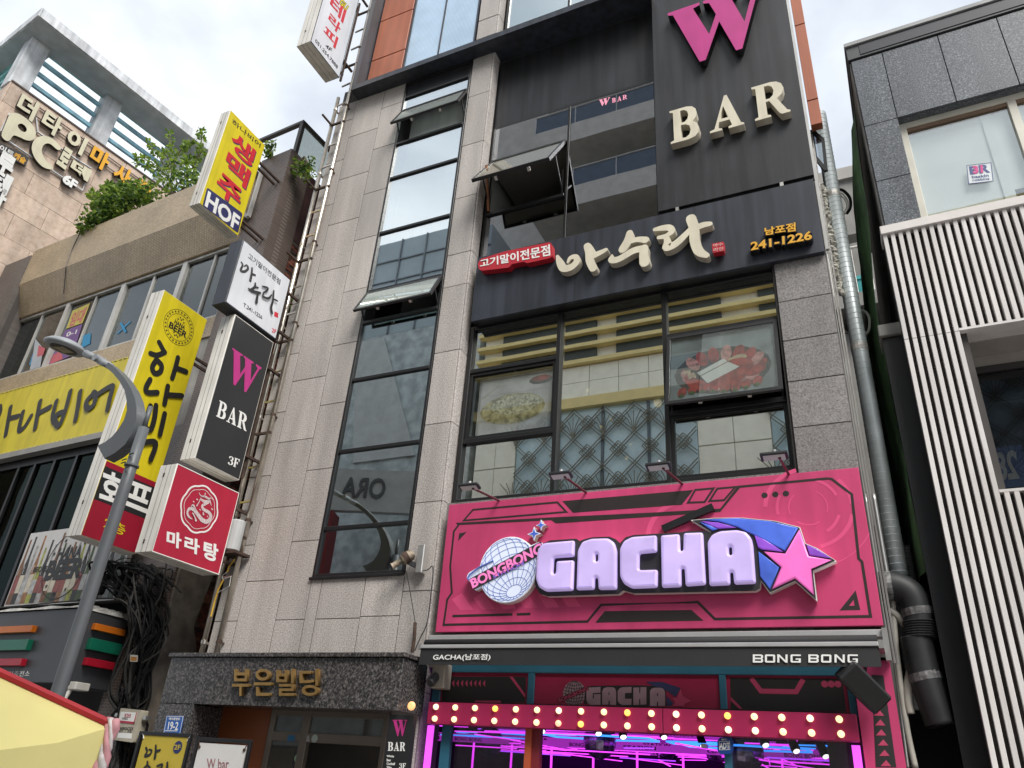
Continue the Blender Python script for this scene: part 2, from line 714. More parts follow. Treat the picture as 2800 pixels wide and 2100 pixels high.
granite = stone("pink grey granite", [(0.30, (0.17, 0.15, 0.142)), (0.42, (0.35, 0.318, 0.298)), (0.54, (0.49, 0.455, 0.43)), (0.68, (0.70, 0.665, 0.64))], sc=56, panel=0.13, dirt=0.19)
granite_dk = stone("dark grey granite", [(0.28, (0.07, 0.065, 0.065)), (0.45, (0.185, 0.172, 0.168)), (0.6, (0.25, 0.235, 0.23)), (0.75, (0.36, 0.345, 0.34))], sc=48, rough=0.6)
granite_bk = stone("black polished granite", [(0.30, (0.012, 0.012, 0.013)), (0.46, (0.04, 0.038, 0.038)), (0.58, (0.11, 0.10, 0.098)), (0.72, (0.24, 0.22, 0.21))], sc=34, rough=0.22, grain2=0.0)
granite_bl = stone("blue grey granite", [(0.30, (0.02, 0.024, 0.03)), (0.45, (0.07, 0.08, 0.095)), (0.58, (0.13, 0.145, 0.165)), (0.70, (0.36, 0.38, 0.41))], sc=52, rough=0.4, dirt=0.3)
core = mk("rough concrete behind cladding", (0.05, 0.047, 0.045), 0.9)
concrete = mk("weathered concrete", (0.32, 0.31, 0.29), 0.9, var=0.2, streak=0.2, bump=0.2)
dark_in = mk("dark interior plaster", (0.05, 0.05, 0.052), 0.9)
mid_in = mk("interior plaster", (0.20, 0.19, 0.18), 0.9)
black_metal = mk("black window frame", (0.012, 0.012, 0.013), 0.35, spec=0.5)
alu = mk("bare aluminium", (0.55, 0.54, 0.52), 0.35, 0.8, var=0.12)
steel = mk("stainless pipe", (0.60, 0.55, 0.48), 0.28, 0.95, var=0.25, scale=4)
rust = mk("rusty dark iron", (0.06, 0.035, 0.025), 0.85, var=0.4, scale=12)
clad_dk = mk("charcoal composite panel", (0.022, 0.023, 0.027), 0.42, var=0.28, scale=0.9, streak=0.5, dirt=(0.82, 0.82, 0.82))
clad_frame = mk("dark blue grey composite panel", (0.030, 0.035, 0.048), 0.40, var=0.22, scale=0.9, streak=0.4)
copper = mk("terracotta composite panel", (0.38, 0.115, 0.055), 0.45, var=0.10, scale=1.0, streak=0.12)
white_paint = mk("white painted metal", (0.74, 0.72, 0.67), 0.45, var=0.08, streak=0.12, dirt=(0.86, 0.84, 0.80))
glass_stair = glass("stair window glass", (0.50, 0.56, 0.56), 0.55, 1.2, (0.86, 0.93, 0.93), wav=0.012)
glass_sky = glass("sky bright stair glass", (0.6, 0.66, 0.66), 0.62, 1.2, (0.93, 0.98, 0.99), wav=0.012)  # copy of the stair glass, mirrored more so upper panes look sky-bright
glass_2f = glass("clear shopfront glass", (0.80, 0.83, 0.80), 0.72, 1.1, (0.92, 0.95, 0.90), wav=0.012)
glass_3f = glass("dark tinted glass", (0.16, 0.17, 0.18), 0.38, 0.9, (0.82, 0.85, 0.90), wav=0.012)
glass_old = glass("old window glass", (0.50, 0.53, 0.52), 0.05, 0.8, (0.9, 0.95, 0.97), wav=0.05)
glass_beer = glass("dark beer hall glass", (0.30, 0.32, 0.32), 0.01, 0.30, (0.6, 0.75, 0.7), wav=0.08)
# ================================================================== ground
asphalt = mk("street paving", (0.27, 0.26, 0.25), 0.85, var=0.2, bump=0.2)
tag(MB().quad((-400, -400, 0), (400, -400, 0), (400, 400, 0), (-400, 400, 0)).build("ground", asphalt), "grey paved ground of the shopping street", kind="structure")
tag(box("pavement", mk("pavement slabs", (0.28, 0.26, 0.24), 0.8, var=0.15), None, -40, 20, 7.2, 8.35, 0.004, 0.12), "raised pavement along the shop fronts", kind="structure")

# ================================================================== main building
F9 = FA(9.0)
MBD = thing("main_building", "grey granite office building with tall dark stair window and bar signs", "building", (-4.7, 12.0, 0))


def granite_slab(x0, x1, z0, z1, y=9.0, d=0.03, mat=granite, parent=MBD):
    g = 0.0055
    dy = random.uniform(-0.0015, 0.0015)
    return box("granite_panel", mat, parent, x0 + g, x1 - g, y + dy, y + d, z0 + g, z1 - g, bevel=0.003)


ZA = [3.05, 4.15, 5.34, 6.52, 7.71, 8.90, 10.10, 11.27, 12.48, 13.70, 14.83]
ZB = [3.05, 3.55, 4.74, 5.93, 7.12, 8.31, 9.47, 10.68, 11.85, 13.07, 14.27, 14.83]
XL = -9.42
for x0, x1, zz in ((XL, -8.95, ZB), (-8.95, -8.20, ZA), (-8.20, -7.66, ZB)):
    for a, b in zip(zz, zz[1:]):
        granite_slab(x0, x1, a, b)
for x0, x1, zz in ((-7.66, -7.46, [3.05, 4.15]), (-7.46, -6.68, [3.05, 3.55, 4.15]), (-6.68, -6.02, [3.05, 3.57, 4.15])):
    for a, b in zip(zz, zz[1:]):
        granite_slab(x0, x1, a, b)
ZP = [0.0, 1.3, 2.6, 3.9, 5.19, 6.46, 7.75, 9.05, 9.74, 11.04, 12.36, 13.70, 14.83]
for a, b in zip(ZP, ZP[1:]):
    granite_slab(-6.02, -5.565, a, b)
    box("granite_panel", granite, MBD, -5.56, -5.53, 9.005, 9.24, a + 0.004, b - 0.004, bevel=0.003)
for a, b in ((15.42, 16.01), (16.02, 17.4), (17.41, 18.8), (18.81, 20.2)):
    granite_slab(-6.02, -5.565, a, b, 9.0)
    box("granite_panel", granite, MBD, -5.56, -5.53, 9.005, 9.24, a + 0.004, b - 0.004, bevel=0.003)
P91 = FA(9.1)
ZR = [5.10] + [P91.m('8', 1000, y)[1] for y in (1020, 735, 480, 235)] + [8.35]
for a, b in zip(ZR, ZR[1:]):
    box("granite_panel", granite_dk, MBD, -0.665, 0.0, 9.09 + random.uniform(-0.002, 0.002), 9.13, a + 0.006, b - 0.006, bevel=0.003)
for a, b in ((0.0, 1.5), (1.5, 3.05)):
    box("granite_panel", granite_dk, MBD, -0.30, 0.0, 9.12, 9.16, a + 0.006, b - 0.006)
# rough walls behind the cladding, floors and roof
w = MB()
w.box(XL + 0.03, -7.70, 9.026, 9.4, 0, 15.3)
w.box(-7.70, -6.0, 9.026, 9.4, 2.9, 4.13)
w.box(-6.0, -5.57, 9.026, 9.4, 0, 20.2)
w.box(-0.70, -0.001, 9.12, 9.4, 0, 20.2)
w.box(XL + 0.031, XL + 0.3, 9.4, 20, 0, 20.2)
w.box(-0.3, -0.002, 9.4, 20, 0, 20.2)
w.box(XL + 0.3, -0.3, 19.8, 20.0, 0, 20.2)
w.box(XL + 0.031, -0.003, 9.26, 20, 20.2, 20.5)
w.build("wall", core, MBD)
w = MB()
for z in (4.75, 8.42, 11.9, 14.95):
    w.box(-5.5, -0.7, 9.42, 16, z, z + 0.3)
w.box(-5.5, -0.7, 16.0, 16.2, 3.3, 20)
w.build("floor_slab", mid_in, MBD)
w = MB()
w.box(-9.1, -5.6, 12.0, 12.2, 3.5, 20)
w.box(-5.8, -5.62, 9.41, 12.0, 3.5, 20)
for z in (4.0, 5.7, 7.3, 9.0, 10.6, 12.2, 13.9):
    w.box(-7.69, -6.01, 10.0, 11.9, z, z + 0.25)
w.build("stair_interior", mk("pale stairwell plaster", (0.55, 0.57, 0.54), 0.9), MBD)
box("stair_rail", alu, MBD, -7.5, -6.2, 9.9, 9.94, 5.9, 5.96)

# dark sealant in the upright joints of the granite
seal = mk("dark joint sealant", (0.10, 0.085, 0.08), 0.8)
for x, z0, z1 in ((-8.95, 3.05, 14.83), (-8.20, 3.05, 14.83), (-7.66, 3.05, 4.12), (-7.46, 3.05, 4.12), (-6.68, 3.05, 4.12), (-6.02, 3.05, 4.12)):
    box("joint_sealant", seal, MBD, x - 0.0052, x + 0.0052, 9.0025, 9.0255, z0, z1)
# ---- stair window: tall strip of black mullions and panes
SX0, SX1 = -7.66, -6.03
SZ = [4.17, 4.91, 6.20, 7.52, 8.68, 9.35, 10.70, 12.08, 13.02, 13.97, 14.36, 14.80]
fr = MB()
fr.box(SX0, SX0 + 0.05, 8.99, 9.10, SZ[0], SZ[-1])
fr.box(SX1 - 0.05, SX1, 8.99, 9.10, SZ[0], SZ[-1])
for z in SZ:
    hh = 0.028 if z not in (SZ[0], SZ[-1]) else 0.04
    fr.box(SX0 + 0.05, SX1 - 0.05, 8.992, 9.10, z - hh, z + hh)
fr.box(SX0 - 0.03, SX1 + 0.01, 8.96, 8.99, 4.12, 4.16)
fr.build("window_frame", black_metal, MBD, bevel=0.004)
blind = mk("white roller blind", (0.72, 0.72, 0.71), 0.8, var=0.06, streak=0.1)
for i, (a, b) in enumerate(zip(SZ, SZ[1:])):
    if (a, b) in ((8.68, 9.35), (13.02, 13.97)):
        continue
    mt = clad_dk if b > 14.5 else (glass_sky if a > 9.3 else glass_stair)
    box("pane", mt, MBD, SX0 + 0.05, SX1 - 0.05, 9.03, 9.042, a + 0.028, b - 0.028)
box("blind", blind, MBD, SX0 + 0.1, SX1 - 0.1, 9.30, 9.32, 10.9, 14.3)


def sash(x0, x1, yh, zh, yt, zt, glassm, parent=MBD, t=0.045, ft=0.05, fm=black_metal):
    """top-hung window swung outwards: frame, pane and two stays"""
    d = Vector((0, yt - yh, zt - zh))
    Ln = d.length
    d.normalize()
    n = Vector((0, d.z, -d.y))
    if n.y > 0:
        n = -n

    def pt(x, s, h):
        return Vector((x, yh, zh)) + d * s + n * h

    def hx(b, xa, xb, s0, s1, h0, h1):
        return b.hexa([pt(xa, s1, h1), pt(xb, s1, h1), pt(xb, s1, h0), pt(xa, s1, h0), pt(xa, s0, h1), pt(xb, s0, h1), pt(xb, s0, h0), pt(xa, s0, h0)])
    b = MB()
    hx(b, x0, x1, 0, ft, -t / 2, t / 2)
    hx(b, x0, x1, Ln - ft, Ln, -t / 2, t / 2)
    hx(b, x0, x0 + ft, ft, Ln - ft, -t / 2, t / 2)
    hx(b, x1 - ft, x1, ft, Ln - ft, -t / 2, t / 2)
    s = b.build("sash", fm, parent)
    b = MB()
    hx(b, x0 + ft - 0.005, x1 - ft + 0.005, ft - 0.005, Ln - ft + 0.005, 0.008, 0.016)
    b.build("pane", glassm, s)
    b = MB()
    for x in (x0 + 0.03, x1 - 0.03):
        b.beam(pt(x, Ln * 0.62, -t), (x, yh + 0.02, zh - Ln * 0.95), 0.018, 0.03)
        b.beam((x, yh + 0.01, zh - Ln), (x, yh + 0.01, zh - Ln * 0.55), 0.02, 0.02)
    b.build("stay", black_metal, s)
    xm = (x0 + x1) / 2
    b = MB()
    for x in (x0 + (x1 - x0) * 0.3, x0 + (x1 - x0) * 0.72):
        b.beam(pt(x, Ln - 0.03, -t * 0.5), pt(x, Ln - 0.03, -t * 1.8), 0.05, 0.03)
    b.build("handle", alu, s)
    return s


sash_glass = glass("sash glass", (0.84, 0.92, 0.90), 0.10, 1.0, (0.92, 1.0, 0.97), body=(0.7, 0.75, 0.74), bodyfac=0.35)
yt, zt = BLADE(SX0).m('4', 365, 750)
sash(SX0 + 0.02, SX1 - 0.03, 9.0, 13.94, yt, zt, sash_glass)
yt, zt = BLADE(SX0).m('5', 140, 335)
sash(SX0 + 0.02, SX1 - 0.03, 9.0, 9.32, yt, zt, sash_glass)

# ---- third floor bar windows and the blank panel above
P93 = FA(9.3)
box("fascia_panel", clad_dk, MBD, -5.53, -2.25, 9.30, 9.36, 12.90, 14.82)
box("fascia_trim", black_metal, MBD, -5.52, -2.25, 9.28, 9.30, 12.86, 12.93)
fr = MB()
for x in (-5.49, -3.92, -2.3):
    fr.box(x - 0.022, x + 0.022, 9.255, 9.33, 9.45, 12.86)
for x0, x1, z in ((-5.46, -3.95, 11.98), (-5.46, -3.95, 10.70), (-5.46, -3.95, 9.55), (-3.89, -2.33, 9.55)):
    fr.box(x0, x1, 9.225, 9.33, z - 0.03, z + 0.03)
fr.build("window_frame", black_metal, MBD, bevel=0.004)
box("pane", glass_3f, MBD, -5.46, -3.95, 9.27, 9.282, 12.01, 12.86)
box("pane", glass_3f, MBD, -5.46, -3.95, 9.27, 9.282, 9.58, 10.67)
box("pane", glass_3f, MBD, -3.89, -2.33, 9.27, 9.282, 9.58, 12.86)
yt, zt = BLADE(-5.44).m('4', 862, 1095)
sash(-5.44, -3.96, 9.235, 11.96, yt, zt, glass("bar sash glass", (0.34, 0.34, 0.30), 0.10, 0.9, (0.80, 0.78, 0.70), body=(0.32, 0.31, 0.27), bodyfac=0.5), t=0.06)
MB().beam((-5.40, 9.2, 10.74), (-5.40, 8.95, 11.62), 0.03, 0.04).build("wood_prop", mk("orange wood prop", (0.35, 0.14, 0.06), 0.7), MBD)
pk = mk("faintly glowing pink vinyl", (0.80, 0.30, 0.42), 0.5, emit=0.15)  # slight glow put into the vinyl, which is no lamp

# ---- second floor restaurant windows
fr = MB()
zt2, zb2 = 8.27, 5.20
for x in (-5.46, -3.91, -2.26, -0.68):
    fr.box(x - 0.035, x + 0.035, 9.19, 9.33, zb2, zt2)
for x0, x1, z in ((-5.425, -3.945, 7.42), (-5.425, -3.945, 6.19), (-2.225, -0.715, 7.45), (-2.225, -0.715, 6.22),
                  (-5.425, -3.945, zb2 + 0.03), (-3.875, -2.295, zb2 + 0.03), (-2.225, -0.715, zb2 + 0.03),
                  (-5.425, -3.945, zt2 - 0.03), (-3.875, -2.295, zt2 - 0.03), (-2.225, -0.715, zt2 - 0.03)):
    fr.box(x0, x1, 9.2, 9.33, z - 0.035, z + 0.035)
fr.build("window_frame", black_metal, MBD, bevel=0.005)
glass_food = glass("restaurant sash glass", (0.86, 0.88, 0.86), 0.14, 1.0)
for x0, x1, z0, z1 in ((-5.425, -3.945, 7.455, 8.20), (-5.425, -3.945, 6.225, 7.385), (-5.425, -3.945, 5.265, 6.155),
                       (-3.875, -2.295, 5.265, 8.20), (-2.225, -0.715, 7.485, 8.20), (-2.225, -0.715, 5.265, 6.185)):
    box("pane", glass_2f if not (z0 < 6.3 < z1 < 7.5) else glass_food, MBD, x0, x1, 9.262, 9.274, z0, z1)
# inner sash frames of the opening lights
for x0, x1, z0, z1 in ((-5.425, -3.945, 6.225, 7.385), (-2.225, -0.715, 5.265, 6.185)):
    b = MB()
    b.box(x0 + 0.001, x1 - 0.001, 9.225, 9.255, z0, z0 + 0.05).box(x0 + 0.001, x1 - 0.001, 9.225, 9.255, z1 - 0.05, z1)
    b.box(x0, x0 + 0.05, 9.226, 9.256, z0 + 0.05, z1 - 0.05).box(x1 - 0.05, x1, 9.226, 9.256, z0 + 0.05, z1 - 0.05)
    b.build("sash", black_metal, MBD)
yt, zt = BLADE(-2.24).m('8', 36, 905)
glass_food = glass("restaurant sash glass", (0.86, 0.88, 0.86), 0.14, 1.0)
FOOD = sash(-2.225, -0.72, 9.205, 7.42, yt, zt, glass_food)

# ---- projecting frame round the upper floors, terracotta and ribbed panels
FZ0, FZ1 = 14.83, 14.97
b = MB()
b.box(-8.92, -2.27, 8.71, 9.02, FZ0, FZ1)
b.box(-5.52, -2.271, 9.02, 9.30, FZ0 + 0.001, FZ1)
b.build("frame_beam", clad_frame, MBD)
b = MB()
for x in (-7.2, -5.0, -3.0):
    b.box(x - 0.006, x + 0.006, 8.706, 9.28, FZ0 - 0.003, FZ0 - 0.0005).box(x - 0.006, x + 0.006, 8.706, 8.709, FZ0, FZ1)
b.build("panel_joint", core, MBD)
box("frame_post", clad_frame, MBD, -8.92, -8.80, 8.712, 9.02, FZ1, 20.2)
box("frame_back", clad_frame, MBD, -8.80, -7.84, 9.03, 9.05, FZ1, 20.2)
for a, b_ in ((15.0, 16.02), (16.05, 17.40), (17.43, 18.8), (18.83, 20.1)):
    box("terracotta_panel", copper, MBD, -8.78, -7.88, 9.0, 9.03, a, b_, bevel=0.004)
ribbed = mk("ribbed pale blue sheet", (0.46, 0.62, 0.80), 0.22, var=0.12, scale=1.0)
N, L = ribbed.node_tree.nodes, ribbed.node_tree.links
t_ = N.new("ShaderNodeTexCoord")
wv = N.new("ShaderNodeTexWave")
wv.inputs["Scale"].default_value = 9
wv.bands_direction = 'X'
L.new(t_.outputs["Object"], wv.inputs["Vector"])
bp_ = N.new("ShaderNodeBump")
bp_.inputs["Strength"].default_value = 0.25
bp_.inputs["Distance"].default_value = 0.02
L.new(wv.outputs["Fac"], bp_.inputs["Height"])
L.new(bp_.outputs["Normal"], N["Principled BSDF"].inputs["Normal"])
for x0, x1 in ((-7.80, -6.96), (-6.94, -6.10)):
    box("ribbed_panel", ribbed, MBD, x0, x1, 9.02, 9.05, 15.0, 20.1)
b = MB()
for x in (-7.82, -6.95, -6.07):
    b.box(x - 0.018, x + 0.018, 9.0, 9.06, 15.0, 20.1)
b.build("panel_frame", clad_frame, MBD)
# fifth floor window
b = MB()
b.box(-5.48, -5.42, 9.22, 9.3, 14.98, 20.1).box(-5.42, -0.7, 9.22, 9.3, 15.7, 15.77).box(-4.05, -4.0, 9.22, 9.3, 15.77, 20.1)
b.box(-5.42, -0.7, 9.225, 9.3, 16.9, 16.95)
b.build("window_frame", black_metal, MBD)
slatm = mk("pale venetian slats", (0.62, 0.60, 0.54), 0.6)
b = MB()
z = 15.82
while z < 19.9:
    b.box(-5.38, -4.08, 9.36, 9.40, z, z + 0.035)
    z += 0.05
b.build("venetian_blind", slatm, MBD)
box("pane", glass_stair, MBD, -5.42, -4.06, 9.25, 9.262, 15.77, 16.9)
box("pane", glass_stair, MBD, -5.42, -4.06, 9.25, 9.262, 16.95, 20.0)
box("pane", glass_stair, MBD, -4.0, -0.7, 9.25, 9.262, 15.77, 16.9)
box("pane", glass_stair, MBD, -5.42, -0.7, 9.25, 9.262, 14.98, 15.70)
# side trim and terracotta return at the right-hand edge
PE = FA(9.05)
b = MB()
b.box(0.02, 0.06, 9.04, 9.10, 8.3, 15.4)
b.build("corner_trim", alu, MBD)
for a, b_ in ((10.62, 11.12), (11.14, 12.86), (12.88, 15.5)):
    box("terracotta_panel", copper, MBD, 0.085, 0.245, 9.06, 9.2, a, b_, bevel=0.004)
b = MB()
for x in (0.012, 0.045, 0.075):
    b.tube([(x, 9.16 + x, 3.0), (x, 9.16 + x, 10.6)], 0.012, 6)
b.build("side_conduit", alu, MBD)
# ================================================================== lettering outlines (bold serif)
SERIF = {
    'W': [[(0, 1), (.34, 1), (.34, .955), (.27, .93), (.415, .40), (.50, .70), (.44, .93), (.38, .955), (.38, 1), (.72, 1), (.72, .955), (.655, .93), (.77, .42), (.885, .90), (.81, .955), (.81, 1), (1, 1), (1, .955), (.945, .91), (.72, 0), (.66, 0), (.525, .56), (.36, 0), (.30, 0), (.055, .93), (0, .955)]],
    'B': [[(0, 0), (.62, 0), (.85, .04), (.97, .14), (1, .27), (.94, .42), (.78, .51), (.90, .59), (.95, .72), (.92, .86), (.80, .96), (.60, 1), (0, 1), (0, .95), (.12, .92), (.12, .08), (0, .05)],
          [(.38, .92), (.50, .92), (.62, .86), (.66, .74), (.62, .62), (.52, .55), (.38, .54)], [(.38, .48), (.54, .47), (.68, .40), (.71, .27), (.66, .14), (.54, .08), (.38, .08)]],
    'A': [[(0, 0), (.36, 0), (.36, .05), (.24, .08), (.29, .25), (.60, .25), (.66, .08), (.55, .05), (.55, 0), (1, 0), (1, .05), (.92, .08), (.58, 1), (.50, 1), (.14, .08), (0, .05)], [(.32, .33), (.57, .33), (.445, .70)]],
    'R': [[(0, 0), (.46, 0), (.46, .05), (.36, .08), (.36, .46), (.46, .46), (.70, .05), (.76, 0), (1, 0), (1, .05), (.92, .08), (.68, .48), (.84, .58), (.90, .74), (.85, .88), (.72, .97), (.55, 1), (0, 1), (0, .95), (.11, .92), (.11, .08), (0, .05)],
          [(.36, .92), (.48, .92), (.58, .86), (.62, .74), (.58, .60), (.48, .53), (.36, .53)]],
    '3': [[(0, .12), (.12, .03), (.40, 0), (.75, .05), (.97, .18), (1, .32), (.92, .46), (.72, .53), (.90, .62), (.94, .78), (.82, .93), (.50, 1), (.2, .97), (.04, .86), (.05, .74), (.2, .70), (.3, .78), (.28, .88), (.45, .93), (.62, .86), (.66, .74), (.56, .60), (.36, .57), (.36, .50), (.58, .47), (.70, .34), (.66, .16), (.50, .07), (.34, .1), (.3, .22), (.14, .27), (0, .22)]],
    'F': [[(0, 0), (.55, 0), (.55, .05), (.42, .08), (.42, .46), (.62, .46), (.70, .34), (.76, .34), (.76, .68), (.70, .68), (.62, .54), (.42, .54), (.42, .92), (.76, .92), (.92, .72), (1, .72), (.97, 1), (0, 1), (0, .95), (.13, .92), (.13, .08), (0, .05)]],
}


def bil(loops, quad):
    LL, LR, UR, UL = [Vector(a) for a in quad]
    out = []
    for Lp in loops:
        o = []
        for s, t in Lp:
            w_ = LL * (1 - s) * (1 - t) + LR * s * (1 - t) + UR * s * t + UL * (1 - s) * t
            o.append((w_.x, w_.y))
        out.append(o)
    return out


def serif(ch, mat, parent, P, quad, h0, h1, name="letter"):
    return plate(name, mat, parent, P, h0, h1, bil(SERIF[ch], quad))


def word(body, mat, parent, P, quad, h0, h1, cells, name="letter"):
    LL, LR, UR, UL = [Vector(a) for a in quad]
    for ch, (a, b_) in zip(body, cells):
        serif(ch, mat, parent, P, [LL.lerp(LR, a), LL.lerp(LR, b_), UL.lerp(UR, b_), UL.lerp(UR, a)], h0, h1, name)


cream_face = mk("cream acrylic letter face", (0.66, 0.61, 0.48), 0.4, var=0.07, scale=3, streak=0.08)
cream_side = mk("cream letter return", (0.56, 0.52, 0.42), 0.5, var=0.12)
white_edge = mk("white letter trim", (0.82, 0.81, 0.77), 0.4, var=0.03)
magenta = mk("magenta acrylic", (0.48, 0.035, 0.22), 0.4, var=0.06, streak=0.05)
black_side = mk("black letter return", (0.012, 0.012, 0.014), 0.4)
white_letter = mk("white vinyl lettering", (0.78, 0.78, 0.76), 0.5, var=0.04)
black_vinyl = mk("black vinyl lettering", (0.014, 0.014, 0.015), 0.5, var=0.1)
red_vinyl = mk("red vinyl lettering", (0.56, 0.02, 0.035), 0.45, var=0.06)

# ================================================================== W BAR panel sign
P90 = FA(9.0)
WS = thing("bar_sign", "tall charcoal panel sign with magenta initial over cream BAR letters", "sign", (-1.1, 8.98, 9.6))
box("panel", clad_dk, WS, -2.25, 0.015, 9.0, 9.04, 9.61, 15.6)
box("panel_edge", black_metal, WS, -2.26, 0.02, 9.04, 9.085, 9.56, 15.6)
for x in (-1.98, -0.45):
    box("bracket", alu, WS, x, x + 0.05, 9.0, 9.04, 9.54, 9.61)
P88 = FA(8.86)
u0, v1 = -1.93, 13.93
wq = [(-1.93, 12.48), (-0.28, 12.48), (-0.28, 13.98), (-1.93, 13.98)]
serif('W', magenta, WS, P88, wq, 0.0, 0.004)
serif('W', black_side, WS, P88, wq, -0.135, -0.0005, "letter_return")
for ch, L_ in (('B', [(78, 868), (248, 810), (240, 640), (66, 668)]), ('A', [(310, 808), (513, 752), (505, 560), (300, 590)]), ('R', [(585, 735), (800, 672), (752, 486), (562, 522)])):
    (a, _), (b_, _), (c_, _), (d_, _) = [P88.m('7', *z) for z in L_]
    lo = P88.m('7', *L_[0])[1]
    qd = quad_of((a + d_) / 2, (b_ + max(c_, b_)) / 2, 10.80, 11.53)
    serif(ch, cream_face, WS, P88, qd, 0.001, 0.006)
    serif(ch, cream_side, WS, P88, qd, -0.135, 0.0005, "letter_return")

# ---- small W BAR on the bar window
WB = thing("window_lettering", "small pink lettering stuck on the dark bar window", "lettering", (-3.1, 9.26, 12.6))
P27 = FA(9.268)
wl_ = [P27.m('4', 1635, 645), P27.m('4', 1690, 630), P27.m('4', 1700, 588), P27.m('4', 1632, 605)]
serif('W', pk, WB, P27, wl_, 0, 0.003)
for ch, L_ in (('B', [(1712, 622), (1733, 617), (1733, 590), (1710, 596)]), ('A', [(1742, 615), (1768, 608), (1768, 580), (1742, 587)]), ('R', [(1776, 605), (1802, 598), (1800, 572), (1775, 578)])):
    serif(ch, pk, WB, P27, [P27.m('4', *z) for z in L_], 0, 0.003)

# ================================================================== barbecue restaurant fascia sign
AS = thing("restaurant_sign", "wide dark blue grey fascia sign with cream brush lettering", "sign", (-2.7, 9.0, 8.23))
box("panel", clad_frame, AS, -5.40, 0.0, 9.0, 9.06, 8.24, 9.54, bevel=0.004)
box("panel_back", black_metal, AS, -5.39, -0.01, 9.06, 9.2, 8.25, 9.53)
b = MB()
for x in (-3.6, -1.7):
    b.box(x - 0.004, x + 0.004, 8.998, 9.0, 8.25, 9.53)
b.build("panel_joint", black_metal, AS)
PA = FA(8.88)
BR = [  # brush strokes in the sign's own plane
    ([(540, 302), (556, 340), (580, 378), (628, 370), (662, 335), (655, 306), (622, 313), (606, 340)], [18, 40, 46, 42, 38, 32, 26, 14]),
    ([(728, 238), (745, 275), (745, 330), (766, 378)], [42, 54, 46, 44]), ([(760, 302), (815, 278), (845, 262)], [40, 32, 24]),
    ([(995, 155), (985, 205), (952, 258)], [36, 50, 48]), ([(985, 215), (1045, 197), (1095, 200)], [30, 34, 42]),
    ([(884, 298), (882, 326), (930, 320), (1020, 268), (1080, 255)], [14, 40, 40, 42, 46]), ([(1086, 252), (1084, 300), (1090, 342)], [48, 50, 58]),
    ([(1155, 135), (1200, 126), (1245, 124), (1262, 146), (1228, 172), (1178, 184)], [24, 36, 40, 34, 26, 20]),
    ([(1178, 188), (1222, 184), (1234, 215), (1228, 250), (1285, 225), (1350, 165), (1392, 118)], [20, 30, 40, 44, 44, 36, 28]),
    ([(1382, 66), (1402, 130), (1405, 205), (1432, 272), (1478, 298)], [56, 54, 52, 52, 34]), ([(1402, 132), (1455, 108), (1500, 100)], [36, 38, 30])]


def px_len(P, k, x, y, d):
    a, b2 = P.m(k, x, y), P.m(k, x, y + d)
    return abs(a[1] - b2[1])


for i, (pts, ws) in enumerate(BR):
    pp = PA.ms('C', pts)
    k_ = px_len(PA, 'C', *pts[0], 10) / 10
    ol = stroke(pp, [a * k_ * 0.92 for a in ws])
    plate("brush_stroke", cream_face, AS, PA, 0.002 + i * 0.0006, 0.008 + i * 0.0006, ol)
    plate("stroke_return", cream_side, AS, PA, -0.115 - i * 0.0003, 0.002 + i * 0.0006 - 0.0003, ol)
red_box = mk("red acrylic box", (0.45, 0.02, 0.035), 0.35, var=0.08)
P87 = FA(8.87)
ro = rounded(P87.ms('C', [(38, 345), (55, 318), (200, 272), (490, 212), (505, 225), (508, 298), (492, 312), (345, 345), (330, 335), (250, 350), (235, 372), (165, 380), (60, 392), (42, 378)]), 0.05)
plate("red_plate", red_box, AS, P87, -0.12, 0.0, ro)
text("lettering", "고기말이전문점", white_letter, AS, P87, P87.ms('C', [(54, 372), (494, 296), (490, 228), (52, 325)]), 0.001, 0.006, bold=0.022)
so = P87.ms('C', [(1512, 222), (1588, 208), (1590, 268), (1518, 280)])
plate("seal_block", red_box, AS, P87, -0.10, 0.0, rounded(so, 0.02))
pale_red = mk("pale lettering on red", (0.75, 0.45, 0.42), 0.5)
text("lettering", "아수", pale_red, AS, P87, P87.ms('C', [(1522, 245), (1582, 235), (1582, 214), (1520, 225)]), 0.001, 0.005, bold=0.01)
text("lettering", "라인", pale_red, AS, P87, P87.ms('C', [(1524, 273), (1584, 263), (1584, 242), (1523, 252)]), 0.001, 0.005, bold=0.01)
gold_p = mk("yellow acrylic numerals", (0.72, 0.38, 0.035), 0.4, var=0.05)
for body, L_ in (("남포점", [(1847, 165), (2038, 138), (2036, 86), (1845, 120)]), ("241-1226", [(1760, 260), (2140, 190), (2138, 140), (1758, 212)])):
    qd = P87.ms('C', L_)
    text("number_backing", body, black_side, AS, P87, qd, -0.12, -0.02, bold=0.085)
    text("lettering", body, gold_p, AS, P87, qd, -0.018, -0.008, bold=0.025)

# ================================================================== gacha shop sign
pink = mk("hot pink sign film", (0.56, 0.055, 0.165), 0.42, var=0.10, scale=0.7, streak=0.08, dirt=(0.90, 0.88, 0.88))
pink_lt = mk("paler pink print", (0.70, 0.085, 0.22), 0.38, var=0.03)
print_bk = mk("dark brown black print", (0.028, 0.022, 0.021), 0.42, var=0.06)
GS = thing("toy_shop_sign", "wide hot pink shop sign with lilac bubble letters, globe and shooting star", "sign", (-2.7, 8.95, 3.33))
PG = FA(8.96)
box("panel", pink, GS, -5.395, -0.005, 8.96, 9.02, 3.335, 5.10, bevel=0.004)
box("panel_back", black_metal, GS, -5.38, -0.02, 9.02, 9.12, 3.345, 5.09)


def prt(loops, mat=print_bk, name="printed_shape", h=0.002):
    return plate(name, mat, GS, PG, h - 0.0018, h, loops)


def G(k, pts):
    return PG.ms(k, pts)


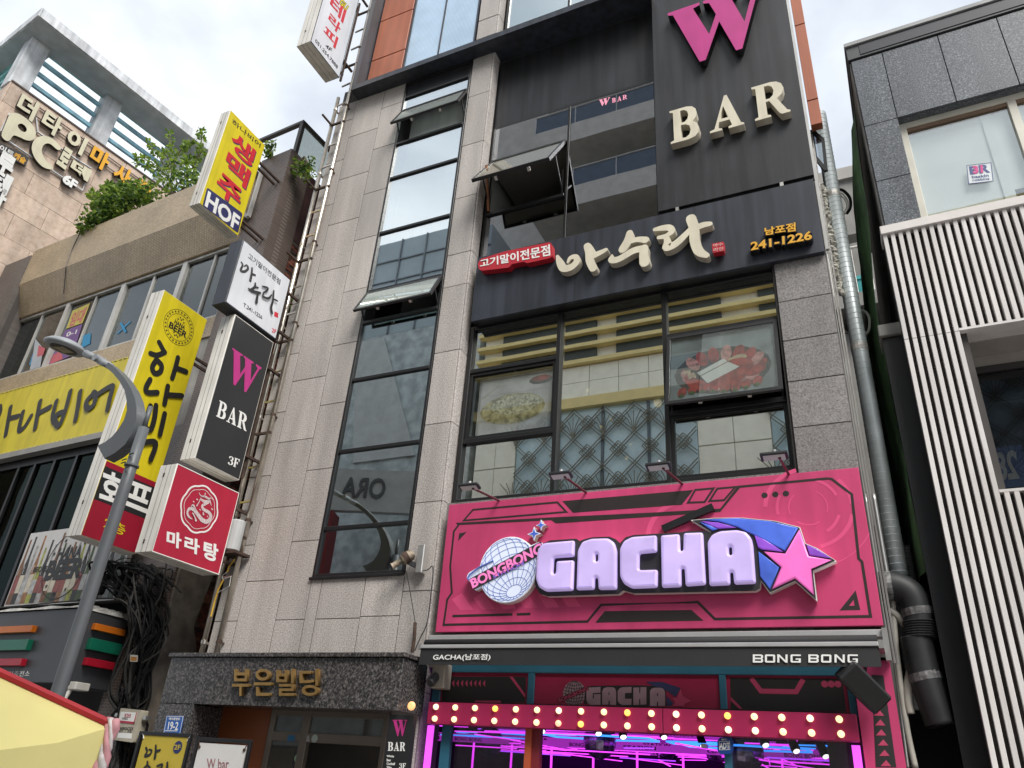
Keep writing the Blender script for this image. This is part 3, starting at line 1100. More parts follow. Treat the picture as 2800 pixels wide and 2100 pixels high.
kk = px_len(PG, '6', 1000, 500, 20) / 20      # metres for a pixel of the enlarged picture
prt(pline(G('6', [(372, 162), (428, 97), (938, 52), (992, 110)]), 13 * kk, True))
prt([G('6', [(968, 45)]) + G('8', [(212, 1415), (142, 1505)]) + G('6', [(1033, 115)])])
prt(pline(G('8', [(180, 1492), (224, 1415), (335, 1405), (280, 1488)]), 12 * kk, True))
prt(pline(G('8', [(310, 1482), (357, 1407), (466, 1397), (398, 1477)]), 12 * kk, True))
prt([G('6', [(335, 190), (900, 160), (930, 180)]) + G('8', [(375, 1548), (495, 1402), (1035, 1352), (1025, 1338), (480, 1390), (375, 1528), (0, 1550)]) + G('6', [(905, 143), (325, 176)])])
prt(pline(G('8', [(1030, 1345), (1050, 1350), (1170, 1442), (1192, 1640)]) + G('9', [(1212, 392), (1232, 412), (1284, 742), (342, 758), (238, 655), (0, 665)]) + G('6', [(1790, 655), (1203, 672), (1120, 773), (250, 793), (272, 640), (300, 600), (290, 440), (312, 228), (340, 190)]), 14 * kk))
prt([G('6', [(1225, 710), (1750, 703), (1822, 768), (1168, 780)])])
prt(pline(G('6', [(304, 740), (666, 730)]), 15 * kk))
prt(pline(G('6', [(693, 730), (775, 727)]), 15 * kk))
prt([G('6', [(345, 240), (390, 231), (338, 285)])])
for p_ in ((643, 1448), (708, 1442), (772, 1437)):
    prt([circle(PG.m('8', *p_), 17 * kk)])
prt(pline(G('9', [(1125, 692), (1188, 612), (1205, 690)]), 22 * kk, True))
cc = PG.m('8', 905, 1520)


def arc(c, r, a0, a1, w_, n=16):
    o = [(c[0] + math.cos(R(a0 + (a1 - a0) * i / n)) * (r + w_ / 2), c[1] + math.sin(R(a0 + (a1 - a0) * i / n)) * (r + w_ / 2)) for i in range(n + 1)]
    i_ = [(c[0] + math.cos(R(a0 + (a1 - a0) * i / n)) * (r - w_ / 2), c[1] + math.sin(R(a0 + (a1 - a0) * i / n)) * (r - w_ / 2)) for i in range(n + 1)]
    return o + i_[::-1]


for r_, a0, a1, w_ in ((100, -20, 60, 6), (100, 130, 200, 6), (100, 230, 300, 8), (162, 20, 70, 16), (162, 150, 190, 16), (162, 220, 250, 16), (162, 300, 340, 16),
                       (225, 0, 40, 22), (225, 100, 175, 24), (225, 200, 260, 14), (225, 280, 345, 20), (330, 270, 330, 6)):
    prt([arc(cc, r_ * kk, a0, a1, w_ * kk)], pink_lt, h=0.0015)
for i in range(6):
    x_ = 300 + i * 130
    prt([G('6', [(x_, 640 - i * 6), (x_ + 50, 705 - i * 4), (x_ + 130, 703 - i * 4), (x_ + 60, 600 - i * 4)])], pink_lt, "printed_chevron", h=0.0012)
prt([arc(PG.m('6', 1700, 260), 210 * kk, 100, 175, 30 * kk)], pink_lt, h=0.0011)
MB().beam(PG.p(*PG.m('6', 1580, 220), 0.03), PG.p(*PG.m('6', 1885, 85), 0.03), 0.085, 0.06, up=(0, 1, 0)).build("black_bar", black_side, GS)
# -- GACHA letters on a dark backing
PL = FA(8.84)
back = PL.ms('A', [(835, 350), (900, 322), (1165, 305), (1200, 330), (1240, 312), (1330, 290), (1500, 285), (1560, 310), (1605, 350), (1660, 292), (1740, 268), (2212, 242)]) + \
    PL.ms('B', [(150, 245), (340, 242), (400, 262), (480, 235), (700, 220), (790, 232), (855, 275), (902, 360), (945, 780), (938, 862), (890, 890), (0, 908)]) + \
    PL.ms('A', [(1740, 855), (1635, 825), (1585, 862), (870, 885), (800, 862), (757, 800), (745, 740), (760, 600), (790, 420)])
letter_bk = mk("charcoal sign backing", (0.035, 0.034, 0.036), 0.4)
plate("letter_backing", letter_bk, GS, PL, -0.012, 0.0, back)
plate("backing_trim", white_edge, GS, PL, -0.10, -0.0125, rounded(back, 0.01, 1))
lav = mk("lit lavender acrylic", (0.52, 0.41, 0.72), 0.14, var=0.12, scale=3, emit=0.16, ecol=(0.58, 0.47, 0.92))
LET = [
    ([PL.ms('A', [(860, 362), (1163, 336), (1158, 498), (955, 512), (946, 650), (952, 672), (970, 672), (977, 650), (982, 545), (1158, 535), (1148, 840), (880, 850), (805, 808), (775, 720), (788, 460), (815, 395)])], 0.016),
    ([PL.ms('A', [(1182, 835), (1195, 440), (1240, 352), (1330, 320), (1500, 315), (1563, 358), (1588, 440), (1588, 830), (1405, 832), (1398, 722), (1380, 706), (1366, 722), (1362, 830)]),
      PL.ms('A', [(1372, 480), (1384, 468), (1398, 480), (1398, 540), (1384, 552), (1372, 540)])], 0.014),
    ([PL.ms('A', [(1988, 285), (1990, 455), (1815, 470), (1812, 635), (1998, 630), (1995, 810), (1740, 820), (1660, 775), (1620, 700), (1618, 420), (1660, 342), (1740, 302)])], 0.016),
    ([PL.ms('B', [(-118, 308), (84, 292), (92, 465), (108, 478), (124, 465), (128, 282), (336, 275), (368, 838), (150, 855), (138, 672), (120, 660), (102, 675), (104, 860), (-106, 870)])], 0.014),
    ([PL.ms('B', [(405, 850), (385, 380), (430, 302), (520, 262), (700, 250), (800, 272), (858, 340), (876, 420), (906, 825), (672, 835), (660, 712), (642, 700), (626, 715), (630, 840)]),
      PL.ms('B', [(613, 440), (630, 426), (646, 440), (650, 510), (634, 522), (617, 510)])], 0.014)]
for lps, r_ in LET:
    lps = [rounded(a, 0.03, 3) for a in lps]
    plate("letter", lav, GS, PL, 0.001, 0.085, lps, bev=0.038, res=5, smooth=True)
# -- shooting star
PSs = FA(8.845)
tail = PSs.ms('B', [(190, 125), (450, 100), (750, 98), (1100, 132), (1372, 200), (1430, 375), (1560, 428), (1768, 568), (1518, 678), (1560, 1003), (1320, 787), (1045, 918), (940, 772), (700, 600), (420, 265)])
plate("star_trim", white_edge, GS, PSs, -0.10, -0.009, tail)
plate("star_backing", letter_bk, GS, PSs, -0.0085, 0.0, PSs.ms('B', [(212, 130), (450, 108), (750, 106), (1100, 140), (1364, 208), (1424, 382), (1555, 436), (1750, 562), (1510, 670), (1545, 980), (1320, 778), (1050, 904), (945, 765), (700, 600), (420, 255)]))
blue_t = mk("glossy blue tail print", (0.07, 0.14, 0.60), 0.25, var=0.25, scale=3, emit=0.12)
purp_t = mk("glossy purple tail print", (0.26, 0.08, 0.55), 0.25, var=0.25, scale=3, emit=0.12)
star_p = mk("lit pink star", (0.85, 0.16, 0.52), 0.3, var=0.10, scale=3, emit=0.12, ecol=(0.9, 0.2, 0.6))
for mt, pts in ((blue_t, [(330, 126), (700, 112), (1050, 145), (1352, 216), (1214, 466), (1000, 352), (700, 205), (500, 148)]),
                (purp_t, [(300, 140), (500, 160), (690, 212), (490, 224)]), (purp_t, [(884, 292), (1000, 345), (1195, 474), (965, 450), (922, 425)]),
                (blue_t, [(928, 470), (1150, 642), (1052, 880), (945, 738)]), (blue_t, [(290, 150), (400, 188), (485, 228), (430, 245)]), (purp_t, [(1447, 398), (1560, 446), (1715, 545), (1478, 512)])):
    plate("tail_panel", mt, GS, PSs, 0.0005, 0.03, PSs.ms('B', pts), bev=0.012, res=2, smooth=True)
plate("star", star_p, GS, PSs, 0.001, 0.04, PSs.ms('B', [(1368, 236), (1470, 524), (1715, 564), (1496, 660), (1528, 945), (1322, 764), (1074, 878), (1172, 642), (985, 472), (1217, 496)]), bev=0.022, res=3, smooth=True)
# -- globe with ring and name band
PGl = FA(8.85)
gc = PGl.m('A', 470, 612)
gx = (PGl.m('A', 755, 612)[0] - PGl.m('A', 185, 612)[0]) / 2
gy = (PGl.m('A', 470, 285)[1] - PGl.m('A', 470, 940)[1]) / 2
globe_w = mk("lit white blue globe face", (0.70, 0.76, 0.92), 0.35, var=0.04, emit=0.10, ecol=(0.75, 0.82, 1.0))
line_b = mk("blue grid print", (0.12, 0.19, 0.55), 0.5)
plate("globe", globe_w, GS, PGl, -0.012, 0.0, circle(gc, gx, 40, gy))
plate("globe_trim", white_edge, GS, PGl, -0.11, -0.0125, circle(gc, gx * 1.03, 40, gy * 1.02))
pole = Vector((0.30, -0.72, 0.626)).normalized()
e1 = pole.orthogonal().normalized()
e2 = pole.cross(e1)
gl_ = MB()


def gl_line(pts):
    run = []
    for v_ in pts + [Vector((0, 0, -1))]:
        if v_.z > 0.02:
            run.append(PGl.p(gc[0] + v_.x * gx * 0.97, gc[1] + v_.y * gy * 0.97, 0.001))
        else:
            if len(run) > 2:
                gl_.tube(run, 0.0038, 4)
            run = []


for la in (-45, -30, -15, 0, 15, 30, 45, 60, 74):
    gl_line([pole * math.sin(R(la)) + (e1 * math.cos(R(a)) + e2 * math.sin(R(a))) * math.cos(R(la)) for a in range(0, 361, 8)])
for lo in range(0, 360, 18):
    gl_line([pole * math.sin(R(la)) + (e1 * math.cos(R(lo)) + e2 * math.sin(R(lo))) * math.cos(R(la)) for la in range(-80, 75, 7)])
gl_.build("globe_grid", line_b, GS)
ring = MB()
ring.tube([PGl.p(*PGl.m('A', *p_), 0.006) for p_ in [(330, 530), (180, 600), (90, 670), (70, 705), (85, 725)]], 0.012, 6)
ring.tube([PGl.p(*PGl.m('A', *p_), 0.006) for p_ in [(835, 405), (862, 412), (860, 440), (830, 475), (775, 512)]], 0.012, 6)
ring.build("globe_ring", line_b, GS)
plate("ring_face", globe_w, GS, PGl, -0.02, -0.013, rounded(PGl.ms('A', [(50, 705), (70, 650), (180, 585), (800, 330), (870, 395), (878, 430), (800, 510), (700, 560), (140, 830), (90, 740)]), 0.03))
plate("ring_trim", white_edge, GS, PGl, -0.10, -0.0205, rounded(PGl.ms('A', [(50, 705), (70, 650), (180, 585), (800, 330), (870, 395), (878, 430), (800, 510), (700, 560), (140, 830), (90, 740)]), 0.03))
bq = PGl.ms('A', [(128, 805), (828, 445), (806, 352), (100, 722)])
plate("name_band", letter_bk, GS, PGl, 0.006, 0.012, rounded(PGl.ms('A', [(128, 826), (840, 455), (812, 335), (88, 715)]), 0.015))
pinkt = mk("lit pink lettering", (0.90, 0.22, 0.55), 0.4, emit=0.12, ecol=(0.95, 0.28, 0.62))
text("lettering", "BONGBONG", pinkt, GS, PGl, bq, 0.0125, 0.016, bold=0.035)
purp_l = mk("purple lettering", (0.32, 0.18, 0.75), 0.5)
text("lettering", "STATION", purp_l, GS, PGl, PGl.ms('A', [(335, 712), (637, 572), (632, 530), (328, 680)]), 0.0125, 0.016, bold=0.03)
for cx, cy, s_ in ((738, 256, 72), (808, 168, 55)):
    for sc_, mt, h0, h1, nm in ((1.0, globe_w, -0.01, 0.0, "sparkle"), (1.0, cream_side, -0.10, -0.0105, "sparkle_return"), (0.72, blue_t, 0.0005, 0.004, "sparkle_face")):
        pts = []
        for i in range(8):
            a = R(90 - i * 45)
            r_ = s_ * sc_ * (1.0 if i % 2 == 0 else 0.36) * (1.0 if i % 4 == 0 else 0.95)
            pts.append((cx + math.cos(a) * r_, cy - math.sin(a) * r_ - math.cos(a) * r_ * 0.08))
        plate(nm, mt, GS, PGl, h0, h1, PGl.ms('A', pts))

# ---- floodlights on arms over the sign
lamp_w = lamp("white floodlight glow", (0.75, 0.74, 0.72), 0.02)
arm_m = mk("dark red lamp arm", (0.09, 0.012, 0.02), 0.5)
names_f = ("beside the granite pillar", "below the pancake poster", "below the middle window bar", "below the meat platter poster")
for i, (lk, lp, bk, bp2) in enumerate((('5', (870, 1392), '5', (1035, 1478)), ('5', (1425, 1322), '5', (1560, 1428)), ('5', (2020, 1268), '5', (2140, 1378)), ('8', (732, 1205), '8', (790, 1318)))):
    xb = FA(9.0).m(bk, *bp2)[0]
    yl, zl = BLADE(xb).m(lk, *lp)
    T = thing("floodlight", "small black floodlight on red arm, " + names_f[i], "floodlight", (xb, 9.0, 5.1), "floodlights over the pink sign")
    MB().tube([(xb, 9.05, 5.07), (xb, 9.0, 5.10), (xb, yl, zl - 0.03)], 0.016, 8).build("arm", arm_m, T)
    MB().hexa([(xb - 0.20, yl - 0.06, zl + 0.0), (xb + 0.09, yl - 0.06, zl + 0.0), (xb + 0.09, yl + 0.06, zl - 0.035), (xb - 0.20, yl + 0.06, zl - 0.035), (xb - 0.20, yl - 0.05, zl + 0.035), (xb + 0.09, yl - 0.05, zl + 0.035), (xb + 0.09, yl + 0.07, zl + 0.0), (xb - 0.20, yl + 0.07, zl + 0.0)]).build("housing", black_side, T, bevel=0.006)
    MB().hexa([(xb - 0.17, yl - 0.04, zl - 0.012), (xb + 0.06, yl - 0.04, zl - 0.012), (xb + 0.06, yl + 0.045, zl - 0.037), (xb - 0.17, yl + 0.045, zl - 0.037), (xb - 0.17, yl - 0.04, zl - 0.004), (xb + 0.06, yl - 0.04, zl - 0.004), (xb + 0.06, yl + 0.045, zl - 0.03), (xb - 0.17, yl + 0.045, zl - 0.03)]).build("lens", lamp_w, T)
    MB().tube([(xb - 0.05, yl, zl + 0.03), (xb - 0.05, yl, zl + 0.07)], 0.02, 6).build("knuckle", alu, T)
# ================================================================== gacha shop front below the sign
box("storefront_wall", granite_dk, MBD, -5.53, -0.001, 9.13, 9.3, 2.92, 5.19)
fabric = mk("black awning fabric", (0.014, 0.014, 0.015), 0.75, var=0.15, scale=3)
silver = mk("silver awning rail", (0.66, 0.66, 0.66), 0.35, 0.6, var=0.08)
AW = thing("awning", "black folded awning with silver rails above the shop entrance", "awning", (-2.75, 8.9, 2.9))
PV = FA(8.62)
zr = FA(8.93).m('6', 600, 870)[1]
box("top_rail", silver, AW, -5.45, 0.0, 8.90, 8.97, zr - 0.035, zr + 0.035, bevel=0.006)
zc = FA(8.8).m('6', 600, 905)[1]
MB().tube([(-5.42, 8.80, zc), (-0.08, 8.80, zc)], 0.055, 12).build("fabric_roll", fabric, AW, smooth=True)
za, zb = PV.m('6', 600, 932)[1], PV.m('6', 600, 1036)[1]
xa, xb_ = PV.m('6', 110, 930)[0], PV.m('9', 1332, 920)[0]
box("front_rail", silver, AW, xa, xb_, 8.615, 8.665, za, za + 0.042, bevel=0.005)
MB().hexa([(xa, 8.62, zb), (xb_, 8.62, zb), (xb_, 8.63, zb), (xa, 8.63, zb), (xa, 8.635, za), (xb_, 8.635, za), (xb_, 8.645, za), (xa, 8.645, za)]).build("valance", fabric, AW)
MB().hexa([(xa, 8.64, za), (xb_, 8.64, za), (xb_, 8.80, zc - 0.05), (xa, 8.80, zc - 0.05), (xa, 8.64, za + 0.01), (xb_, 8.64, za + 0.01), (xb_, 8.80, zc - 0.04), (xa, 8.80, zc - 0.04)]).build("canopy", fabric, AW)
PVt = FA(8.612)
text("lettering", "GACHA(남포점)", white_letter, AW, PVt, PVt.ms('6', [(184, 1013), (530, 1010), (536, 970), (190, 969)]), 0, 0.003, bold=0.015)
bo = {'B': [[(0, 0), (.85, 0), (1, .12), (1, .42), (.9, .5), (1, .6), (1, .88), (.85, 1), (0, 1)], [(.2, .2), (.8, .2), (.8, .42), (.2, .42)], [(.2, .6), (.8, .6), (.8, .82), (.2, .82)]],
      'O': [[(.1, 0), (.9, 0), (1, .1), (1, .9), (.9, 1), (.1, 1), (0, .9), (0, .1)], [(.2, .2), (.8, .2), (.8, .8), (.2, .8)]],
      'N': [[(0, 0), (.2, 0), (.2, .72), (.8, 0), (1, 0), (1, 1), (.8, 1), (.8, .28), (.2, 1), (0, 1)]],
      'G': [[(.1, 0), (1, 0), (1, .52), (.5, .52), (.5, .36), (.8, .36), (.8, .18), (.2, .18), (.2, .82), (1, .82), (1, 1), (.1, 1), (0, .9), (0, .1)]]}
for ch, x in zip("BONGBONG", (572, 645, 720, 800, 908, 985, 1066, 1145)):
    plate("letter", white_letter, AW, PVt, 0, 0.003, bil(bo[ch], PVt.ms('9', [(x, 1021), (x + 62, 1022), (x + 62, 973), (x, 972)])))
b = MB()
b.box(xb_, xb_ + 0.05, 8.62, 8.95, za - 0.02, za + 0.06).box(-0.03, 0.02, 8.86, 9.0, zb + 0.1, za + 0.22)
b.build("end_bracket", alu, AW)
b = MB()
b.box(xa - 0.04, xa, 8.62, 8.95, za - 0.01, za + 0.05)
b.build("end_bracket", alu, AW)

# ---- shop front frame, transom panels and glazing
SF = thing("toy_shopfront", "shop front with blue frame, pink and black transom panels and glass", "shop front", (-2.75, 9.1, 0))
teal = mk("teal blue window frame", (0.03, 0.14, 0.21), 0.45, var=0.12)
crim = mk("crimson printed panel", (0.30, 0.014, 0.055), 0.45, var=0.08)
crim_l = mk("crimson pink line", (0.46, 0.05, 0.12), 0.5)
pbk = mk("matt black printed panel", (0.015, 0.014, 0.014), 0.6)
PT = FA(9.1)
tz1 = PT.m('N', 600, 92)[1]
tzm = PT.m('N', 600, 140)[1]
tz0 = 2.30
xs = [PT.m('N', 165, 250)[0], PT.m('N', 235, 300)[0], PT.m('N', 1082, 300)[0], PT.m('N', 1146, 300)[0], PT.m('P', 742, 300)[0], PT.m('P', 803, 300)[0], PT.m('P', 1880, 300)[0], PT.m('P', 1948, 300)[0]]
b = MB()
b.box(xs[0], xs[7], 9.08, 9.14, tzm, 3.05)
for i in (0, 2, 4, 6):
    b.box(xs[i], xs[i + 1], 9.081, 9.14, tz0, tzm)
b.build("transom_frame", teal, SF, bevel=0.006)
for i, (m_, nm) in enumerate(((crim, "transom_panel"), (crim, "transom_panel"), (crim, "transom_panel"))):
    box(nm, m_, SF, xs[2 * i + 1], xs[2 * i + 2], 9.11, 9.13, tz0, tzm)


def tpr(loops, mat, h=0.002):
    return plate("printed_shape", mat, SF, Pl((0, 9.11), (1, 0)), h - 0.0015, h, loops)


T11 = Pl((0, 9.11), (1, 0))
tpr([T11.ms('N', [(250, 178), (1066, 180), (1056, 432), (245, 440)])], pbk)
for i in range(9):
    x_ = 300 + i * 43
    tpr([T11.ms('N', [(x_, 244), (x_ + 22, 212), (x_ + 22, 280)])], crim_l, 0.004)
tpr([T11.ms('N', [(905, 180), (935, 180), (1060, 355), (1055, 385)])], crim_l, 0.004)
tpr([T11.ms('N', [(575, 412), (815, 414), (830, 437), (555, 437)])], crim_l, 0.004)
tpr([T11.ms('P', [(835, 172), (1832, 185), (1868, 475), (840, 455)])], pbk)
tpr(pline(T11.ms('P', [(1022, 178), (1108, 292), (1422, 298), (1485, 188)]), 0.05), crim_l, 0.004)
for x_ in (1675, 1733, 1793):
    tpr([circle(T11.m('P', x_, 230), 0.034)], crim_l, 0.004)
tpr([T11.ms('P', [(842, 345), (840, 375), (915, 450), (945, 450)])], crim_l, 0.004)
# printed name on the middle transom panel
grey_pr = mk("grey pink printed letters", (0.34, 0.22, 0.25), 0.5, var=0.15, scale=6)
navy_pr = mk("navy print", (0.03, 0.035, 0.10), 0.5)
gm = T11.m('N', 1535, 345)
gr = (T11.m('N', 1640, 345)[0] - T11.m('N', 1420, 345)[0]) / 2
tpr([circle(gm, gr, 28)], grey_pr)
b = MB()
for k in range(-3, 4):
    a = k / 4
    b.tube([T11.p(gm[0] + gr * a * math.cos(t), gm[1] + gr * math.sin(t), 0.003) for t in [R(-84 + i * 12) for i in range(15)]], 0.003, 4)
    wdt = math.sqrt(1 - a * a) * gr
    b.tube([T11.p(gm[0] - wdt, gm[1] + a * gr, 0.003), T11.p(gm[0], gm[1] + a * gr - 0.02, 0.003), T11.p(gm[0] + wdt, gm[1] + a * gr, 0.003)], 0.003, 4)
b.build("printed_grid", pbk, SF)
tpr([T11.ms('N', [(1368, 395), (1668, 270), (1680, 310), (1392, 438)])], pbk, 0.0055)
text("lettering", "BONGBONG", crim_l, SF, T11, T11.ms('N', [(1395, 432), (1672, 310), (1662, 278), (1378, 398)]), 0.006, 0.008, bold=0.03)
tpr([T11.ms('N', [(1645, 290), (1700, 270), (2212, 262)]) + T11.ms('P', [(0, 240), (230, 248), (262, 280), (268, 425), (0, 430)]) + T11.ms('N', [(1630, 445)])], pbk, 0.003)
for i, (x0, x1) in enumerate(((1655, 1792), (1808, 1945), (1960, 2095), (2112, 2240))):
    lp = LET[i][0]
    us = [a[0] for a in lp[0]]
    vs = [a[1] for a in lp[0]]
    qd = T11.ms('N', [(x0, 455), (x1, 455), (x1, 280), (x0, 284)])
    tpr(bil([[((a - min(us)) / (max(us) - min(us)), (v_ - min(vs)) / (max(vs) - min(vs))) for a, v_ in L_] for L_ in lp], qd), grey_pr, 0.005)
lp = LET[4][0]
us = [a[0] for a in lp[0]]
vs = [a[1] for a in lp[0]]
tpr(bil([[((a - min(us)) / (max(us) - min(us)), (v_ - min(vs)) / (max(vs) - min(vs))) for a, v_ in L_] for L_ in lp], T11.ms('P', [(122, 425), (258, 425), (255, 262), (120, 262)])), grey_pr, 0.005)
tpr([T11.ms('P', [(80, 208), (230, 210), (395, 265), (350, 345), (260, 280), (150, 245)])], navy_pr, 0.004)
tpr([T11.ms('P', [(270, 335), (330, 400), (310, 425), (272, 425)])], navy_pr, 0.004)
tpr([T11.ms('P', [(395, 272), (412, 335), (490, 382), (430, 405), (430, 428), (325, 425), (345, 395), (318, 350), (362, 352)])], crim_l, 0.006)

# ---- bulb marquee
MQ = thing("bulb_marquee", "crimson marquee beam with two rows of round lit bulbs", "marquee", (-2.9, 8.9, 2.2))
PM = FA(8.86)
mx0, mx1 = PM.m('N', 105, 530)[0], PM.m('P', 1965, 600)[0]
mz1, mz0 = PM.m('N', 115, 426)[1], PM.m('N', 96, 638)[1]
seam = PM.m('P', 233, 545)[0]
marq = mk("crimson marquee sheet", (0.36, 0.018, 0.085), 0.4, var=0.05)
box("beam", marq, MQ, mx0, seam - 0.004, 8.86, 9.05, mz0, mz1, bevel=0.004)
box("beam", marq, MQ, seam + 0.004, mx1, 8.86, 9.05, mz0, mz1, bevel=0.004)
bulbs = [lamp("warm white bulb", (1.0, 0.74, 0.40), 0.66), lamp("amber bulb", (1.0, 0.55, 0.12), 0.75), lamp("cream bulb", (1.0, 0.80, 0.52), 0.70), lamp("pinkish bulb", (1.0, 0.50, 0.32), 0.6)]
bx0, bx1 = PM.m('N', 190, 470)[0], PM.m('P', 1803, 527)[0]
hz = (mz1 - mz0)
for i in range(18):
    for j in range(2):
        x = bx0 + (bx1 - bx0) * i / 17
        z = mz1 - hz * (0.22 if j == 0 else 0.76)
        k = 3 if (i, j) == (6, 1) else (1 if (i, j) in ((9, 0), (13, 0), (3, 0), (7, 1)) else random.choice((0, 0, 2)))
        MB().lathe([(0.034, 0), (0.034, 0.018), (0.03, 0.030), (0.018, 0.039), (0.006, 0.042)], (x, 8.86, z), (0, -1, 0), 14).build("bulb", bulbs[k], MQ, smooth=False)

# ---- posts, glazing, light strips under the marquee
orange_p = mk("orange red painted post", (0.45, 0.09, 0.04), 0.45, var=0.1)
pinkstrip = lamp("pink light strip", (0.85, 0.10, 0.95), 0.5)
PS = FA(9.0)
lx0, lx1 = PS.m('N', 85, 900)[0], PS.m('N', 135, 900)[0]
box("light_strip", pinkstrip, SF, lx0, lx1, 8.98, 9.03, 0.3, 2.21)
rx0, rx1 = PS.m('P', 1930, 900)[0], PS.m('P', 2005, 900)[0]
box("light_strip", pinkstrip, SF, rx0, rx1, 8.98, 9.03, 0.3, 2.19)
px0, px1 = PS.m('N', 1048, 900)[0], PS.m('N', 1108, 900)[0]
box("post", orange_p, SF, px0, px1, 9.0, 9.1, 0, 2.26)
box("post", mk("dark red post", (0.20, 0.02, 0.03), 0.5), SF, px1 + 0.002, px1 + 0.10, 9.03, 9.12, 0, 2.26)
ax0, ax1 = PS.m('P', 785, 920)[0], PS.m('P', 850, 920)[0]
box("post", teal, SF, ax0, ax1, 9.0, 9.1, 0, 2.26)
box("post", teal, SF, lx1 + 0.12, lx1 + 0.24, 9.02, 9.1, 0, 2.26)
box("door_head", teal, SF, px1 + 0.1, ax0, 9.01, 9.09, 2.22, 2.27)
box("head_beam", pbk, SF, lx1, rx0, 9.06, 9.2, 2.26, 2.5)
glass_sf = glass("shopfront glass", (0.85, 0.85, 0.85), 0.10, 1.0)
box("pane", glass_sf, SF, lx1 + 0.24, px0, 9.05, 9.06, 0.1, 2.24)
box("pane", glass_sf, SF, ax1, rx0 - 0.05, 9.05, 9.06, 0.1, 2.24)
# triangle column
cx0 = PS.m('P', 2045, 700)[0]
PCc = FA(9.02)
box("column_panel", pink, SF, PCc.m('P', 1990, 600)[0], 0.0, 9.02, 9.12, 0, 3.0)
mid = PCc.m('9', 1345, 1400)[0]
PC1 = Pl((0, 9.02), (1, 0))
plate("printed_shape", pbk, SF, PC1, 0.0005, 0.002, PC1.ms('9', [(1290, 1095), (1362, 1100), (1440, 1655), (1315, 1655)]))
for y_, x_ in ((1205, 1318), (1262, 1327), (1322, 1335), (1381, 1342), (1441, 1348), (1502, 1360), (1565, 1368), (1627, 1377)):
    plate("printed_triangle", crim_l, SF, PC1, 0.002, 0.004, PC1.ms('9', [(x_ - 32, y_ + 21), (x_ + 32, y_ + 21), (x_ + 1, y_ - 16)]))

# ---- shop interior with neon tubes
IN = thing("shop_interior", "dark shop room lit by pink and blue neon tubes", "shop interior", (-2.7, 14, 0))
dk = mk("dark violet shop walls", (0.06, 0.03, 0.10), 0.6)
b = MB()
b.box(-9.3, -0.3, 9.42, 24, 3.3, 3.4).box(-9.3, -9.2, 10.3, 24, 0, 3.3).box(-0.29, -0.2, 9.2, 24, 0, 3.3).box(-9.3, -0.3, 19.6, 19.7, 0, 3.3).box(-9.3, -0.3, 9.4, 19.6, 0.01, 0.05)
b.build("room_wall", dk, IN)
neon_p = lamp("magenta neon tube", (0.72, 0.05, 0.85), 0.9)
neon_d = lamp("violet light panel", (0.50, 0.04, 0.60), 0.26)
neon_b = lamp("blue neon tube", (0.04, 0.28, 0.95), 0.8)
neon_v = lamp("violet neon tube", (0.34, 0.05, 0.85), 0.9)
rnd = random.Random(5)


def up_at(y, s):
    return 1.6 + y * s


for i in range(110):
    y = 10.5 + i * 0.080
    z = up_at(y, rnd.uniform(0.040, 0.071))
    x0 = rnd.uniform(max(-0.58 * y, -9.0), -1.4)
    L_ = rnd.uniform(0.5, 2.2)
    if i % 3:
        MB().beam((x0, y, z), (min(x0 + L_, -0.4), y + rnd.uniform(-0.3, 0.3), z), 0.016).build("neon_tube", neon_p if i % 4 else neon_v, IN)
    else:
        MB().beam((x0, y, z), (max(min(x0 + rnd.uniform(-1.0, 0.6), -0.4), -9.0), min(y + 2.6, 19.4), z + 0.02), 0.016).build("neon_tube", neon_p, IN)
mball = mk("mirror ball", (0.5, 0.42, 0.6), 0.2, 0.8, var=0.6, scale=14)
for x, y, s_ in ((-4.0, 11.6, 0.062), (-1.9, 11.4, 0.058), (-2.9, 14.5, 0.060), (-4.4, 17.0, 0.055), (-1.2, 16.0, 0.062), (-6.3, 12.6, 0.055), (-7.6, 15.5, 0.06)):
    z = up_at(y, s_)
    pts = [(x - 0.8, y - 0.25, z), (x, y - 0.45, z), (x + 0.8, y - 0.25, z), (x + 0.8, y + 0.3, z), (x, y + 0.5, z), (x - 0.8, y + 0.3, z), (x - 0.8, y - 0.25, z)]
    o = MB()
    for a, c in zip(pts, pts[1:]):
        o.beam(a, c, 0.025)
    o.build("neon_ring", neon_b, IN)
    ball = MB()
    ball.lathe([(0.01, -0.24)] + [(0.24 * math.cos(R(t)), 0.24 * math.sin(R(t))) for t in range(-75, 76, 15)] + [(0.01, 0.24)], (x, y, z - 0.05), n=14)
    ball.build("mirror_ball", mball, IN)
for i, (y, s_) in enumerate(((12.2, 0.049), (13.6, 0.066), (15.0, 0.054), (16.6, 0.061), (18.0, 0.045), (19.2, 0.057))):
    z = up_at(y, s_)
    xa_, xb2 = (-9.0, -0.42) if i % 2 == 0 else (-6.9, -2.2)
    MB().box(xa_, xb2, y, y + 0.06, z, z + 0.085).build("light_beam", neon_d, IN)
    xx = xa_ + 0.2
    while xx < xb2 - 0.8:
        text("printed_sign", rnd.choice(("GACHA", "STATION", "PREMIUM", "BONG BONG")), pbk, IN, FA(y), quad_of(xx, xx + 0.5, z + 0.018, z + 0.068), 0.003, 0.006, bold=0.02)
        xx += rnd.uniform(0.8, 1.5)
spot_l = lamp("spot lens", (1, 0.95, 0.95), 1.0)
